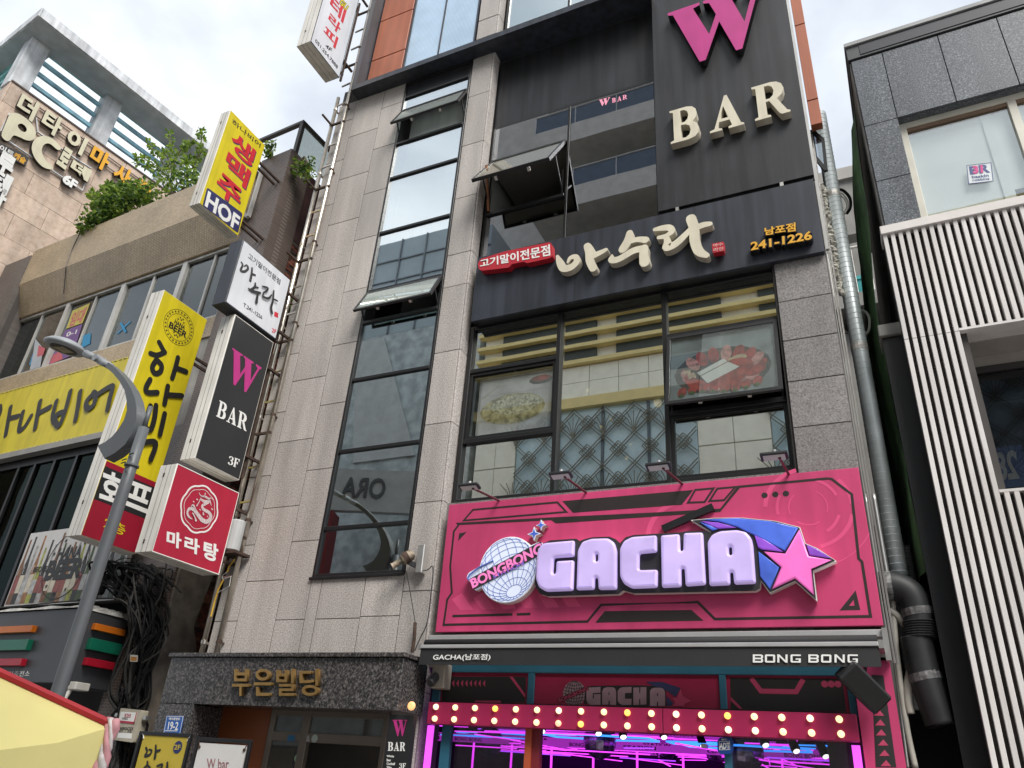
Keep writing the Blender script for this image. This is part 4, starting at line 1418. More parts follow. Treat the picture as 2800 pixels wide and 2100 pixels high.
for x, y, z in ((-3.6, 10.3, 2.42), (-3.3, 10.4, 2.40), (-2.9, 10.9, 2.45), (-2.5, 11.4, 2.4), (-1.5, 10.1, 2.36), (-1.2, 10.4, 2.33), (-0.9, 10.6, 2.3), (-4.6, 10.8, 2.45)):
    o = MB().lathe([(0.05, 0), (0.055, 0.16), (0.045, 0.18)], (x, y, z), (0.35, -0.5, -0.8), 10).tube([(x, y, z), (x, y, 3.3)], 0.012, 5).build("spotlight", black_side, IN)
    MB().lathe([(0.04, 0.181), (0.038, 0.186)], (x, y, z), (0.35, -0.5, -0.8), 10).build("spotlight_lens", spot_l, o)
for k in range(9):
    x = -7.6 + k * 0.82
    MB().box(x, x + 0.03, 14.5, 14.53, 1.2, 2.32).build("neon_post", neon_p, IN)

# ---- security shield sign, camera, speaker
AD = thing("security_sign", "blue octagonal security sign with white letters hung at the shop door", "sign", (-1.9, 8.93, 2.1))
PD = FA(8.93)
plate("sign_plate", mk("blue enamel", (0.012, 0.06, 0.25), 0.35), AD, PD, -0.02, 0.0, PD.ms('P', [(742, 705), (832, 703), (860, 730), (862, 820), (835, 850), (745, 852), (722, 822), (720, 735)]))
text("lettering", "ADT", white_letter, AD, PD, PD.ms('P', [(740, 805), (830, 803), (828, 752), (742, 755)]), 0.001, 0.004, bold=0.03)
text("lettering", "캡스", white_letter, AD, PD, PD.ms('P', [(756, 730), (804, 728), (802, 714), (758, 716)]), 0.001, 0.004, bold=0.02)
plate("sign_rim", white_letter, AD, PD, 0.0005, 0.0025, pline(PD.ms('P', [(737, 740), (830, 738), (832, 812), (740, 815)]), 0.004, True))
b = MB().box(-1.95, -1.9, 8.94, 9.06, 2.10, 2.14)
b.build("bracket", alu, AD)
CM = thing("security_camera", "small beige box camera under the awning beside the granite pillar", "camera", (-5.3, 8.9, 2.8))
PCm = FA(8.92)
c0 = PCm.m('N', 232, 150)
box("mount_box", mk("beige plastic", (0.46, 0.42, 0.36), 0.5), CM, c0[0] - 0.11, c0[0] + 0.08, 8.88, 9.07, c0[1] - 0.18, c0[1] + 0.12, bevel=0.012)
MB().lathe([(0.05, 0), (0.062, 0.03), (0.062, 0.15), (0.05, 0.17), (0.035, 0.16)], (c0[0] - 0.05, 8.90, c0[1] - 0.03), (-0.05, -0.75, -0.6), 14).build("lens_barrel", mk("dark grey camera", (0.05, 0.05, 0.055), 0.4), CM)
SP = thing("loudspeaker", "black box loudspeaker tilted down under the awning end", "speaker", (-0.35, 8.75, 2.6))
sc_ = FA(8.7).m('P', 2010, 245)
o = MB().box(-0.12, 0.12, -0.11, 0.11, -0.23, 0.23).build("cabinet", mk("black speaker cabinet", (0.012, 0.012, 0.013), 0.45), SP, bevel=0.02)
rot = Matrix.Rotation(R(-42), 4, 'Y') @ Matrix.Rotation(R(25), 4, 'X')
o.data.transform(Matrix.Translation((sc_[0], 8.72, sc_[1])) @ rot)
o = MB().box(-0.095, 0.095, -0.116, -0.111, -0.20, 0.20).build("grille", mk("speaker cloth", (0.006, 0.006, 0.006), 0.9), SP)
o.data.transform(Matrix.Translation((sc_[0], 8.72, sc_[1])) @ rot)
MB().tube([(sc_[0] + 0.02, 8.8, sc_[1] + 0.1), (sc_[0] + 0.05, 9.05, sc_[1] + 0.25)], 0.02, 6).build("bracket", black_side, SP)

# ================================================================== building entrance portal
EN = thing("entrance_portal", "black speckled granite entrance portal with gold building name letters", "portal", (-7.5, 8.4, 0))
P84 = FA(8.4)
box("lintel_slab", granite_bk, EN, -9.45, -7.0, 8.40, 8.55, 2.315, 2.925, bevel=0.004)
box("lintel_slab", granite_bk, EN, -6.995, -5.47, 8.401, 8.55, 2.315, 2.925, bevel=0.004)
box("cap_slab", granite_bk, EN, -9.48, -7.75, 8.36, 9.0, 2.93, 2.985, bevel=0.006)
box("cap_slab", granite_bk, EN, -7.745, -5.44, 8.36, 9.0, 2.93, 2.985, bevel=0.006)
box("side_slab", granite_bk, EN, -5.53, -5.471, 8.56, 8.995, 2.315, 2.92, bevel=0.004)
box("soffit_slab", granite_bk, EN, -9.40, -5.54, 8.551, 8.995, 2.32, 2.36)
jx = P84.m('J', 575, 130)[0]
for a, b_ in ((0.0, 1.2), (1.205, 2.31)):
    box("jamb_slab", granite_bk, EN, -9.45, jx, 8.405, 8.99, a, b_, bevel=0.004)
rjx = P84.m('J', 2000, 300)[0]
gold = mk("brushed gold metal", (0.46, 0.28, 0.10), 0.35, 0.75, var=0.15, scale=8)
P83 = FA(8.38)
letters("gold_letter", "부은빌딩", gold, EN, P83, P83.ms('3', [(1400, 1222), (1950, 1222), (1950, 1064), (1400, 1064)]), -0.015, 0.035, bold=0.014, gap=0.24)
MB().lathe([(0.05, 0), (0.05, 0.02), (0.035, 0.035)], P84.p(*P84.m('J', 2077, 127), 0.0), (0, -1, 0), 14).build("wall_light", lamp("amber wall light", (1.0, 0.50, 0.20), 0.5), EN)
# recess: wood wall, door frames
wood = mk("orange brown wood panel", (0.30, 0.085, 0.025), 0.5, var=0.08, scale=1.5, streak=0.0)
PW = FA(8.97)
wx0, wx1 = PW.m('J', 690, 300)[0], PW.m('J', 1088, 300)[0]
box("wood_panel", wood, EN, wx0 - 0.2, wx1, 8.97, 9.0, 0, 2.33)
bronze = mk("bronze aluminium door frame", (0.20, 0.165, 0.13), 0.42, 0.4, var=0.1)
dx = [PW.m('J', x_, 300)[0] for x_ in (1098, 1130, 1322, 1372, 1882, 1912)]
z1_, z2_, z3_ = PW.m('J', 1500, 205)[1], PW.m('J', 1500, 318)[1], PW.m('J', 1500, 385)[1]
b = MB()
b.box(dx[0], dx[1], 8.94, 9.02, 0, 2.34).box(dx[2], dx[3], 8.94, 9.02, 0, 2.34).box(dx[4], dx[5], 8.94, 9.02, 0, 2.34)
for a, c in ((dx[1], dx[2]), (dx[3], dx[4])):
    b.box(a, c, 8.945, 9.02, z1_, 2.34).box(a, c, 8.945, 9.02, z3_, z2_)
b.build("door_frame", bronze, EN, bevel=0.004)
gdk = glass("greyish door glass", (0.5, 0.52, 0.5), 0.10, 0.8, body=(0.20, 0.20, 0.19), bodyfac=0.4)  # grey body mixed in makes these panes paler and less clear
for a, c in ((dx[1], dx[2]), (dx[3], dx[4])):
    box("pane", gdk, EN, a, c, 8.97, 8.98, z2_, z1_)
box("pane", gdk, EN, dx[1], dx[2], 8.97, 8.98, 0.1, z3_)
MB().box(-8.9, -6.0, 10.2, 10.28, 0, 2.9).box(-8.98, -8.9, 9.03, 10.28, 0, 2.9).box(-8.9, -6.0, 9.03, 10.2, 2.9, 2.96).hexa([(-5.60, 9.03, 0), (-5.52, 9.03, 0), (-5.95, 10.28, 0), (-6.0, 10.28, 0), (-5.60, 9.03, 2.9), (-5.52, 9.03, 2.9), (-5.95, 10.28, 2.9), (-6.0, 10.28, 2.9)]).build("hall_wall", mid_in, EN)
stick_b = mk("blue sticker", (0.03, 0.18, 0.38), 0.5)
Pd = FA(8.944)
plate("sticker", stick_b, EN, Pd, 0, 0.002, Pd.ms('J', [(1220, 368), (1272, 368), (1272, 328), (1225, 328)]))
plate("sticker", mk("grey sticker", (0.4, 0.4, 0.38), 0.5), EN, Pd, 0, 0.002, Pd.ms('J', [(1338, 372), (1372, 372), (1372, 330), (1340, 330)]))
plate("sticker", mk("pale green sticker", (0.45, 0.52, 0.47), 0.5), EN, Pd, 0, 0.002, circle(Pd.m('J', 1408, 350), 0.05))
plate("sticker", mk("green white sticker", (0.30, 0.50, 0.30), 0.5), EN, Pd, 0, 0.002, circle(Pd.m('J', 1290, 486), 0.05))

# vertical bar sign beside the door
VB = thing("bar_door_sign", "slim black vertical sign with magenta initial beside the entrance door", "sign", (-5.7, 8.45, 0.6))
P45 = FA(8.47)
vx0, vx1 = P45.m('J', 1908, 300)[0], P45.m('J', 2078, 300)[0]
box("panel", black_vinyl, VB, vx0, vx1, 8.47, 8.545, 0.5, P45.m('J', 2000, 188)[1])
serif('W', magenta, VB, P45, P45.ms('J', [(1952, 335), (2040, 335), (2046, 222), (1944, 222)]), 0.001, 0.004)
word('BAR', white_letter, VB, P45, P45.ms('J', [(1912, 435), (2030, 437), (2033, 376), (1914, 374)]), 0.001, 0.004, ((0, .3), (.34, .65), (.69, 1)))
for i, wd in enumerate(("Whisky", "Beer", "Cocktail", "Wine")):
    y_ = 482 + i * 25
    L_ = (50, 28, 55, 33)[i]
    text("lettering", wd, white_letter, VB, P45, P45.ms('J', [(1905, y_), (1905 + L_, y_ + 1), (1905 + L_, y_ - 16), (1905, y_ - 17)]), 0.001, 0.004, bold=0.02)
serif('3', white_letter, VB, P45, P45.ms('J', [(1990, 556), (2010, 556), (2010, 520), (1990, 520)]), 0.001, 0.004)
serif('F', white_letter, VB, P45, P45.ms('J', [(2013, 556), (2036, 556), (2036, 520), (2013, 520)]), 0.001, 0.004)

# address plate
AP = thing("address_plate", "small blue street number plate reading 19-2 on the black granite", "plate", (-9.2, 8.4, 1.9))
P39 = FA(8.40)
plate("plate", mk("blue enamel plate", (0.015, 0.10, 0.38), 0.35), AP, P39, 0.002, 0.008, rounded(P39.ms('J', [(368, 326), (487, 328), (512, 195), (393, 193)]), 0.01))
text("lettering", "비프광장로", white_letter, AP, P39, P39.ms('J', [(410, 224), (485, 226), (487, 208), (414, 206)]), 0.009, 0.011, bold=0.02)
text("lettering", "19-2", white_letter, AP, P39, P39.ms('J', [(402, 290), (470, 292), (477, 238), (410, 236)]), 0.009, 0.011, bold=0.02)
plate("plate_rim", white_letter, AP, P39, 0.0085, 0.0105, pline(P39.ms('J', [(374, 321), (484, 323), (508, 199), (397, 198)]), 0.006, True))
plate("plate_rule", white_letter, AP, P39, 0.0085, 0.0105, P39.ms('J', [(385, 300), (468, 301), (468, 296), (386, 295)]))

# framed banners standing in front of the entrance
yel = mk("yellow banner cloth", (0.52, 0.40, 0.045), 0.6, var=0.06)
YB = thing("restaurant_banner", "yellow banner with black brush lettering in a black frame", "banner", (-8.6, 7.9, 0))
P79 = FA(7.9)
fa = [P79.m('J', *p_) for p_ in ((205, 298), (565, 303))]
b = MB()
zt_ = fa[0][1]
b.box(fa[0][0], fa[1][0], 7.9, 7.94, zt_ - 0.045, zt_)
b.box(fa[0][0], fa[0][0] + 0.04, 7.9, 7.94, 0, zt_ - 0.045).box(fa[1][0] - 0.04, fa[1][0], 7.9, 7.94, 0, zt_ - 0.045)
b.box(fa[0][0] - 0.1, fa[1][0] + 0.1, 7.75, 8.1, 0, 0.05)
b.build("frame", black_metal, YB, bevel=0.004)
ya = [P79.m('J', *p_) for p_ in ((232, 322), (545, 335))]
box("banner_cloth", yel, YB, ya[0][0], ya[1][0], 7.91, 7.93, 0.25, ya[0][1])
b = MB()
for x_, s_ in ((ya[0][0] + 0.02, -1), (ya[1][0] - 0.02, 1)):
    b.tube([(x_, 7.905, ya[0][1] - 0.05), (x_ + s_ * 0.035, 7.905, ya[0][1] + 0.012)], 0.006, 5)
b.build("cord", white_letter, YB)
PY = FA(7.909)
Bk = px_len(PY, 'J', 300, 450, 20) / 20
for i, (pts, ws) in enumerate((([(250, 415), (258, 440), (244, 470), (275, 462), (290, 435), (272, 425)], [16, 15, 18, 17, 14, 10]), ([(318, 398), (318, 440), (312, 485)], [14, 18, 20]), ([(322, 438), (348, 430)], [14, 14]),
                               ([(262, 510), (262, 530), (240, 553)], [14, 16, 14]), ([(262, 532), (282, 553)], [14, 14]), ([(330, 540), (365, 530), (362, 553)], [12, 16, 16]), ([(402, 518), (402, 556)], [16, 18]))):
    ribbon("brush_stroke", black_vinyl, YB, PY, 0.002 + i * 0.0022, PY.ms('J', pts), [a * Bk * 1.25 for a in ws])
cb = PY.m('J', 468, 410)
plate("floor_badge", mk("navy badge", (0.02, 0.03, 0.13), 0.5), YB, PY, 0.001, 0.003, circle(cb, 44 * Bk, 28))
text("lettering", "2F", yel, YB, PY, PY.ms('J', [(445, 426), (488, 427), (489, 394), (446, 393)]), 0.004, 0.006, bold=0.02)
GWB = thing("bar_banner", "white banner with thin rose lettering in a black frame", "banner", (-7.2, 7.8, 0))
P78 = FA(7.8)
fa = [P78.m('J', *p_) for p_ in ((598, 338), (975, 352))]
zt_ = fa[0][1]
b = MB()
b.box(fa[0][0], fa[1][0], 7.8, 7.84, zt_ - 0.045, zt_)
b.box(fa[0][0], fa[0][0] + 0.04, 7.8, 7.84, 0, zt_ - 0.045).box(fa[1][0] - 0.04, fa[1][0], 7.8, 7.84, 0, zt_ - 0.045)
b.box(fa[0][0] - 0.1, fa[1][0] + 0.1, 7.65, 8.0, 0, 0.05)
b.build("frame", black_metal, GWB, bevel=0.004)
ya = [P78.m('J', *p_) for p_ in ((612, 378), (940, 390))]
box("banner_cloth", mk("white banner cloth", (0.70, 0.69, 0.68), 0.6, var=0.04), GWB, ya[0][0], ya[1][0], 7.81, 7.83, 0.25, ya[0][1])
b = MB()
for x_, s_ in ((ya[0][0] + 0.02, -1), (ya[1][0] - 0.02, 1)):
    b.tube([(x_, 7.805, ya[0][1] - 0.05), (x_ + s_ * 0.03, 7.805, ya[0][1] + 0.03)], 0.006, 5)
    b.lathe([(0.02, 0), (0.02, 0.01)], (x_, 7.81, ya[0][1] - 0.05), (0, -1, 0), 10)
b.build("cord", rust, GWB)
PB = FA(7.809)
text("lettering", "W bar", mk("dull rose lettering", (0.32, 0.14, 0.15), 0.6), GWB, PB, PB.ms('J', [(668, 558), (818, 560), (820, 490), (670, 488)]), 0.001, 0.003)
# ================================================================== projecting box signs
seam_m = mk("dark seam", (0.10, 0.095, 0.085), 0.7)


def cq(P, k, cx, cy, w_, h_):
    c = P.m(k, cx, cy)
    return quad_of(c[0] - w_ / 2, c[0] + w_ / 2, c[1] - h_ / 2, c[1] + h_ / 2)


def blade(name, label, x0, x1, y0, y1, z0, z1, face, frame=white_paint, rim=0.022, rimm=None, hinges=True, loc=None):
    T = thing(name, label, "sign", (x1, (y0 + y1) / 2, z0), "projecting box signs on brackets")
    MB().box(x0, x1 - 0.006, y0, y1, z0, z1).build("box", frame, T, bevel=0.006)
    P = BLADE(x1 - 0.006)
    box("face", face, T, x1 - 0.0055, x1 + 0.002, y0 + rim, y1 - rim, z0 + rim, z1 - rim)
    if rimm:
        plate("rim", rimm, T, P, 0.0005, 0.012, [quad_of(y0, y1, z0, z1), quad_of(y0 + rim, y1 - rim, z0 + rim, z1 - rim)])
    if hinges:
        b = MB()
        w_ = x1 - x0
        for f in (0.36, 0.64):
            b.box(x0 + w_ * f - 0.003, x0 + w_ * f + 0.003, y0 - 0.0015, y0 + 0.01, z0, z1)
            b.box(x0 + w_ * f - 0.003, x0 + w_ * f + 0.003, y0, y1, z0 - 0.0015, z0 + 0.01)
        b.build("seam", seam_m, T)
        for z in (z0 + (z1 - z0) * 0.12, z1 - (z1 - z0) * 0.12):
            box("hinge", rust, T, x0 + w_ * 0.33, x0 + w_ * 0.41, y0 - 0.006, y0, z - 0.03, z + 0.03)
    # brackets back to the wall
    for z in (z0 + 0.18 * (z1 - z0), z1 - 0.18 * (z1 - z0)):
        for x in (x0 + 0.06, x1 - 0.06):
            MB().beam((x, y1 - 0.02, z), (x, 9.0, z), 0.045).build("bracket", rust, T)
    return T, BLADE(x1 + 0.002)


panel_bk = mk("black sign film", (0.020, 0.021, 0.023), 0.38, var=0.1, scale=2)
panel_wh = mk("white sign film", (0.66, 0.68, 0.72), 0.4, var=0.06, scale=2, streak=0.08)
panel_rd = mk("red sign film", (0.40, 0.012, 0.04), 0.4, var=0.06, scale=2, streak=0.06)
panel_yl = mk("yellow sign film", (0.66, 0.54, 0.014), 0.45, var=0.07, scale=2, streak=0.10)
panel_dr = mk("dark red sign film", (0.30, 0.010, 0.03), 0.4, var=0.06)

# -- W BAR
T, P = blade("projecting_sign", "black projecting sign with magenta initial, white BAR and 3F", -9.51, -9.20, 7.62, 8.6, 5.71, 8.35, panel_bk)
u0, v1 = P.m('G', 182, 748)
u1 = P.m('G', 372, 880)[0]
v0 = P.m('G', 268, 1040)[1]
serif('W', magenta, T, P, quad_of(u0, u1, v0, v1), 0.001, 0.004)
word('BAR', white_letter, T, P, P.ms('G', [(73, 1197), (272, 1297), (283, 1190), (97, 1092)]), 0.001, 0.004, ((0, .28), (.33, .64), (.68, 1)))
word('3F', white_letter, T, P, P.ms('G', [(150, 1512), (218, 1540), (230, 1482), (160, 1456)]), 0.001, 0.004, ((0, .46), (.5, 1)))
# -- restaurant
T, P = blade("projecting_sign", "white projecting sign with black brush lettering and red 2F in dark case", -9.48, -9.17, 7.33, 8.6, 8.40, 9.72, panel_wh, clad_frame, hinges=False)
text("lettering", "고기말이전문점", black_vinyl, T, P, P.ms('G', [(283, 158), (492, 335), (498, 300), (290, 122)]), 0.001, 0.003, bold=0.008)
text("lettering", "T.241-1226", black_vinyl, T, P, P.ms('G', [(252, 475), (375, 561), (378, 538), (256, 451)]), 0.001, 0.003, bold=0.012)
text("lettering", "2F", red_vinyl, T, P, P.ms('G', [(440, 643), (465, 655), (470, 630), (443, 618)]), 0.001, 0.003, bold=0.02)
plate("seal", red_vinyl, T, P, 0.001, 0.003, P.ms('G', [(455, 540), (480, 551), (483, 521), (458, 508)]))
kB = px_len(P, 'G', 340, 350, 20) / 20
for i, (pts, ws) in enumerate((([(240, 186), (248, 205), (235, 240), (262, 246), (284, 226), (275, 206), (258, 212)], [9, 12, 13, 13, 12, 10, 6]), ([(310, 224), (306, 265), (298, 305)], [10, 13, 15]), ([(308, 262), (330, 270)], [11, 9]),
                               ([(330, 324), (325, 350), (295, 366)], [10, 13, 8]), ([(322, 345), (347, 353)], [9, 9]), ([(284, 360), (312, 376), (360, 388)], [8, 14, 12]), ([(345, 388), (335, 448)], [12, 17]),
                               ([(374, 345), (408, 356), (402, 374), (380, 386)], [8, 12, 10, 8]), ([(380, 386), (378, 412), (412, 424), (432, 402)], [8, 11, 12, 8]), ([(447, 375), (441, 440), (430, 480), (436, 522)], [10, 12, 14, 12]), ([(443, 428), (470, 441)], [10, 9]))):
    ribbon("brush_stroke", black_vinyl, T, P, 0.002 + i * 0.0025, P.ms('G', pts), [a * kB * 1.4 for a in ws])
# -- spicy soup
T, P = blade("projecting_sign", "red projecting sign with white dragon emblem and white lettering", -9.48, -9.14, 7.30, 8.6, 4.165, 5.49, panel_rd, rimm=white_edge, rim=0.012)
for ch, qd in (("마", [(418, 1120), (600, 1172), (608, 975), (430, 932)]), ("라", [(655, 1185), (845, 1255), (852, 1060), (670, 1005)]), ("탕", [(905, 1290), (1090, 1355), (1100, 1128), (925, 1075)])):
    text("lettering", ch, white_letter, T, P, P.ms('H', qd), 0.001, 0.004, bold=0.035)
cen = P.m('H', 858, 643)
rr = abs(P.m('H', 1098, 720)[0] - P.m('H', 616, 570)[0]) / 2
lob = [(cen[0] + math.cos(R(a)) * rr * (0.955 + 0.055 * abs(math.cos(R(4 * a)))), cen[1] + math.sin(R(a)) * rr * (0.955 + 0.055 * abs(math.cos(R(4 * a))))) for a in range(0, 360, 5)]
plate("emblem_ring", white_letter, T, P, 0.001, 0.003, pline(lob, rr * 0.07, True))
plate("emblem_ring", white_letter, T, P, 0.001, 0.003, pline([(cen[0] + (a - cen[0]) * 0.84, cen[1] + (c - cen[1]) * 0.84) for a, c in lob], rr * 0.018, True))
kH = px_len(P, 'H', 860, 650, 20) / 20
pale = mk("pale dragon print", (0.62, 0.52, 0.52), 0.5, var=0.35, scale=60)
DR = [([(880, 520), (930, 545), (985, 540), (940, 575), (890, 600), (910, 650), (980, 690), (1005, 750), (960, 810), (890, 790), (830, 715), (775, 650), (720, 640), (690, 690), (710, 745), (750, 775)], [30, 44, 40, 36, 38, 44, 50, 56, 62, 64, 58, 52, 44, 36, 28, 16]),
      ([(850, 440), (880, 470), (930, 480), (985, 520), (1010, 600)], [10, 16, 30, 26, 8]), ([(870, 500), (840, 560), (815, 600)], [18, 14, 24]), ([(740, 610), (765, 590), (800, 650)], [10, 26, 16]),
      ([(760, 700), (790, 760), (800, 795)], [22, 20, 34]), ([(895, 690), (900, 715)], [16, 30]), ([(960, 500), (1010, 500), (1020, 525)], [10, 12, 8]), ([(915, 470), (925, 430), (905, 450)], [10, 8, 6]),
      ([(760, 545), (772, 550)], [18, 12]), ([(805, 515), (818, 522)], [22, 14]), ([(1000, 640), (1015, 655)], [20, 16]), ([(840, 650), (850, 660)], [18, 12]), ([(940, 740), (948, 748)], [16, 12]), ([(835, 435), (828, 428)], [10, 8])]
for i, (pts, ws) in enumerate(DR):
    ribbon("dragon_print", pale, T, P, 0.002 + i * 0.0025, P.ms('H', pts), [a * kH for a in ws], 4)
# -- therapy
T, P = blade("projecting_sign", "white projecting sign with red lettering and a phone number, topmost on the pipes", -9.63, -9.25, 7.60, 8.62, 15.27, 18.9, panel_wh, rimm=clad_frame, rim=0.014)
for ch, qd in (("테", [(400, 75), (542, 246), (580, 112), (438, -60)]), ("라", [(382, 222), (492, 372), (530, 275), (415, 138)]), ("피", [(332, 360), (458, 524), (492, 412), (362, 276)])):
    text("lettering", ch, red_vinyl, T, P, P.ms('U', qd), 0.001, 0.004, bold=0.025)
text("lettering", "GU", black_vinyl, T, P, P.ms('U', [(505, 32), (575, 112), (603, 70), (532, -12)]), 0.001, 0.003, bold=0.09)
text("lettering", "GU", panel_yl, T, P, P.ms('U', [(505, 32), (575, 112), (603, 70), (532, -12)]), 0.0035, 0.005, bold=0.03)
text("lettering", "4F", black_vinyl, T, P, P.ms('U', [(352, 505), (412, 564), (428, 530), (368, 478)]), 0.001, 0.003, bold=0.02)
text("lettering", "051.254.7888", black_vinyl, T, P, P.ms('U', [(243, 452), (483, 748), (492, 715), (252, 420)]), 0.001, 0.003, bold=0.015)
# -- HOF
T, P = blade("projecting_sign", "yellow projecting sign with red lettering and HOF on a navy badge", -10.84, -10.57, 7.26, 8.3, 10.92, 13.40, panel_yl, rim=0.012)
H_ = 13.40 - 10.92
for ch, cx, cy in (("생", 648, 425), ("맥", 588, 650), ("주", 500, 872)):
    qd = cq(P, 'E', cx, cy, 0.60, 0.46)
    sh = [(a[0] + 0.02, a[1] - 0.02) for a in qd]
    text("letter_shadow", ch, mk("navy print", (0.03, 0.03, 0.12), 0.5), T, P, sh, 0.001, 0.0025, bold=0.03)
    text("lettering", ch, red_vinyl, T, P, qd, 0.003, 0.005, bold=0.03)
navy = mk("navy badge film", (0.025, 0.025, 0.11), 0.45)
plate("badge", navy, T, P, 0.001, 0.003, rounded(P.ms('E', [(212, 1035), (595, 1335), (645, 1120), (262, 838)]), 0.05))
text("lettering", "HOF", white_letter, T, P, P.ms('E', [(240, 1035), (580, 1305), (612, 1160), (278, 885)]), 0.004, 0.006, bold=0.035)
text("lettering", "하나비어", black_vinyl, T, P, P.ms('E', [(527, 150), (830, 412), (843, 368), (540, 95)]), 0.001, 0.003, bold=0.01)
# -- beer hall
T, P = blade("projecting_sign", "tall yellow projecting sign with round beer emblem over red and black base", -11.04, -10.72, 7.26, 8.3, 4.49, 8.97, panel_yl, rim=0.012)
vr = P.m('2', 650, 1240)[1]
plate("red_base", panel_dr, T, P, 0.0005, 0.0015, quad_of(7.272, 8.288, 4.502, vr))
vb1, vb0 = P.m('2', 630, 1268)[1], P.m('3', 570, 32)[1]
plate("black_band", panel_bk, T, P, 0.002, 0.003, quad_of(7.272, 8.288, vb0, vb1))
for ch, qd in (("호", [(603, 1458), (725, 1500), (745, 1340), (625, 1290)]), ("프", [(757, 1500), (885, 1552), (922, 1412), (790, 1362)])):
    text("lettering", ch, white_letter, T, P, P.ms('2', qd), 0.004, 0.006, bold=0.03)
text("lettering", "2층", panel_yl, T, P, P.ms('3', [(622, 205), (750, 256), (762, 192), (640, 140)]), 0.002, 0.004, bold=0.012)
lc = P.m('2', 1082, 432)
lr = abs(P.m('2', 1082, 312)[1] - lc[1])
k2 = px_len(P, '2', 1000, 700, 20) / 20
lr = min(lr, 0.33)
for r_, w_ in ((1.0, 0.02), (0.76, 0.02)):
    plate("emblem_ring", black_vinyl, T, P, 0.001, 0.003, pline(circle(lc, lr * r_, 48), lr * w_, True))
st = []
for i in range(26):
    a = R(i * 360 / 26)
    c = (lc[0] + math.cos(a) * lr * 0.88, lc[1] + math.sin(a) * lr * 0.88)
    st.append([(c[0] + math.cos(a + R(j * 36)) * lr * (0.075 if j % 2 == 0 else 0.032), c[1] + math.sin(a + R(j * 36)) * lr * (0.075 if j % 2 == 0 else 0.032)) for j in range(10)])
for dx_, dy_ in ((-.2, .42), (0, .48), (.2, .42), (-.1, .58), (.1, .58), (-.2, -.42), (0, -.48), (.2, -.42), (-.1, -.56), (.1, -.56)):
    c = (lc[0] + dx_ * lr, lc[1] + dy_ * lr)
    st.append([(c[0] + math.cos(R(90 + j * 36)) * lr * (0.07 if j % 2 == 0 else 0.03), c[1] + math.sin(R(90 + j * 36)) * lr * (0.07 if j % 2 == 0 else 0.03)) for j in range(10)])
plate("emblem_star", black_vinyl, T, P, 0.001, 0.003, st)
text("lettering", "HANA", black_vinyl, T, P, quad_of(lc[0] - lr * .36, lc[0] + lr * .36, lc[1] + lr * .06, lc[1] + lr * .30), 0.001, 0.003, bold=0.03)
text("lettering", "BEER", black_vinyl, T, P, quad_of(lc[0] - lr * .60, lc[0] + lr * .60, lc[1] - lr * .34, lc[1] + lr * .0), 0.001, 0.003, bold=0.03)
for i, pts in enumerate(([(962, 522), (992, 578)], [(910, 590), (950, 600), (996, 582)], [(945, 628), (920, 672), (935, 710), (968, 700), (975, 662), (948, 630)], [(1075, 615), (1058, 680), (1040, 738)], [(1066, 678), (1124, 700)],
                         [(905, 748), (880, 798), (892, 826), (948, 826)], [(1012, 788), (1002, 840), (992, 893)], [(1002, 840), (1096, 846)],
                         [(905, 908), (880, 985), (872, 1040)], [(938, 905), (928, 985), (905, 1050), (872, 1040)], [(990, 955), (962, 1078)], [(858, 1130), (935, 1130), (905, 1230)])):
    ribbon("brush_stroke", black_vinyl, T, P, 0.002 + i * 0.0025, P.ms('2', pts), 35 * k2)

# ================================================================== pipes on the building edge
for nm, x, zt_, lab in (("drain_pipe", -9.42, 15.0, "steel drain pipe along the outer building edge"), ("drain_pipe", -9.11, 20.0, "steel drain pipe on the granite beside the projecting signs")):
    T = thing(nm, lab, "pipe", (x, 8.9, 3.0), "steel pipes carrying the signs")
    MB().tube([(x, 8.9, 3.0), (x, 8.9, zt_)], 0.042, 12).build("pipe", steel, T, smooth=True)
    for z in [3.2 + i * 1.9 for i in range(int((zt_ - 3.2) / 1.9) + 1)]:
        b = MB()
        b.lathe([(0.047, 0), (0.047, 0.05)], (x, 8.9, z), n=12)
        b.beam((x, 8.9, z + 0.02), (x, 9.02, z + 0.02), 0.03)
        b.build("collar", rust if x > -9.3 else steel, T)
T = thing("pipe_ladder", "rungs and rusty brackets joining the two steel pipes", "bracket", (-9.27, 8.9, 4.0))
z = 4.2
i = 0
while z < 18.5:
    if i % 3 == 1:
        MB().beam((-9.4, 8.88, z), (-9.4, 8.55, z), 0.035).beam((-9.05, 8.88, z), (-9.45, 8.88, z), 0.04).build("bracket", rust, T)
    else:
        MB().beam((-9.40, 8.9, z), (-9.13, 8.9, z + 0.02), 0.03).build("rung", steel, T)
    z += 0.62
    i += 1
for z0, z1 in ((15.3, 18.0), (5.8, 8.2), (4.3, 5.4), (8.5, 9.6)):
    MB().beam((-9.3, 8.72, z0), (-9.3, 8.72, z1), 0.04).build("sign_post", rust, T)
yel_c = mk("yellow cable sleeve", (0.55, 0.33, 0.03), 0.5)
ca = thing("yellow_cable", "yellow sleeved cable hanging beside the steel pipes", "cable", (-9.25, 8.85, 3.6))
PYc = FA(8.83)
for seg in ([(1420, 395), (1385, 440), (1375, 475)], [(1352, 520), (1320, 580), (1298, 650), (1275, 745)]):
    MB().tube([PYc.p(*PYc.m('3', *p_)) for p_ in seg], 0.014, 6).build("sleeve", yel_c, ca)
MB().tube([PYc.p(*PYc.m('3', *p_), 0.01) for p_ in [(1375, 475), (1345, 500), (1352, 520), (1400, 500), (1390, 560), (1320, 600)]], 0.004, 5).build("wire", white_letter, ca)
T = thing("ballast_box", "pale grey sign ballast box behind the red dragon sign", "box", (-9.25, 8.7, 4.0))
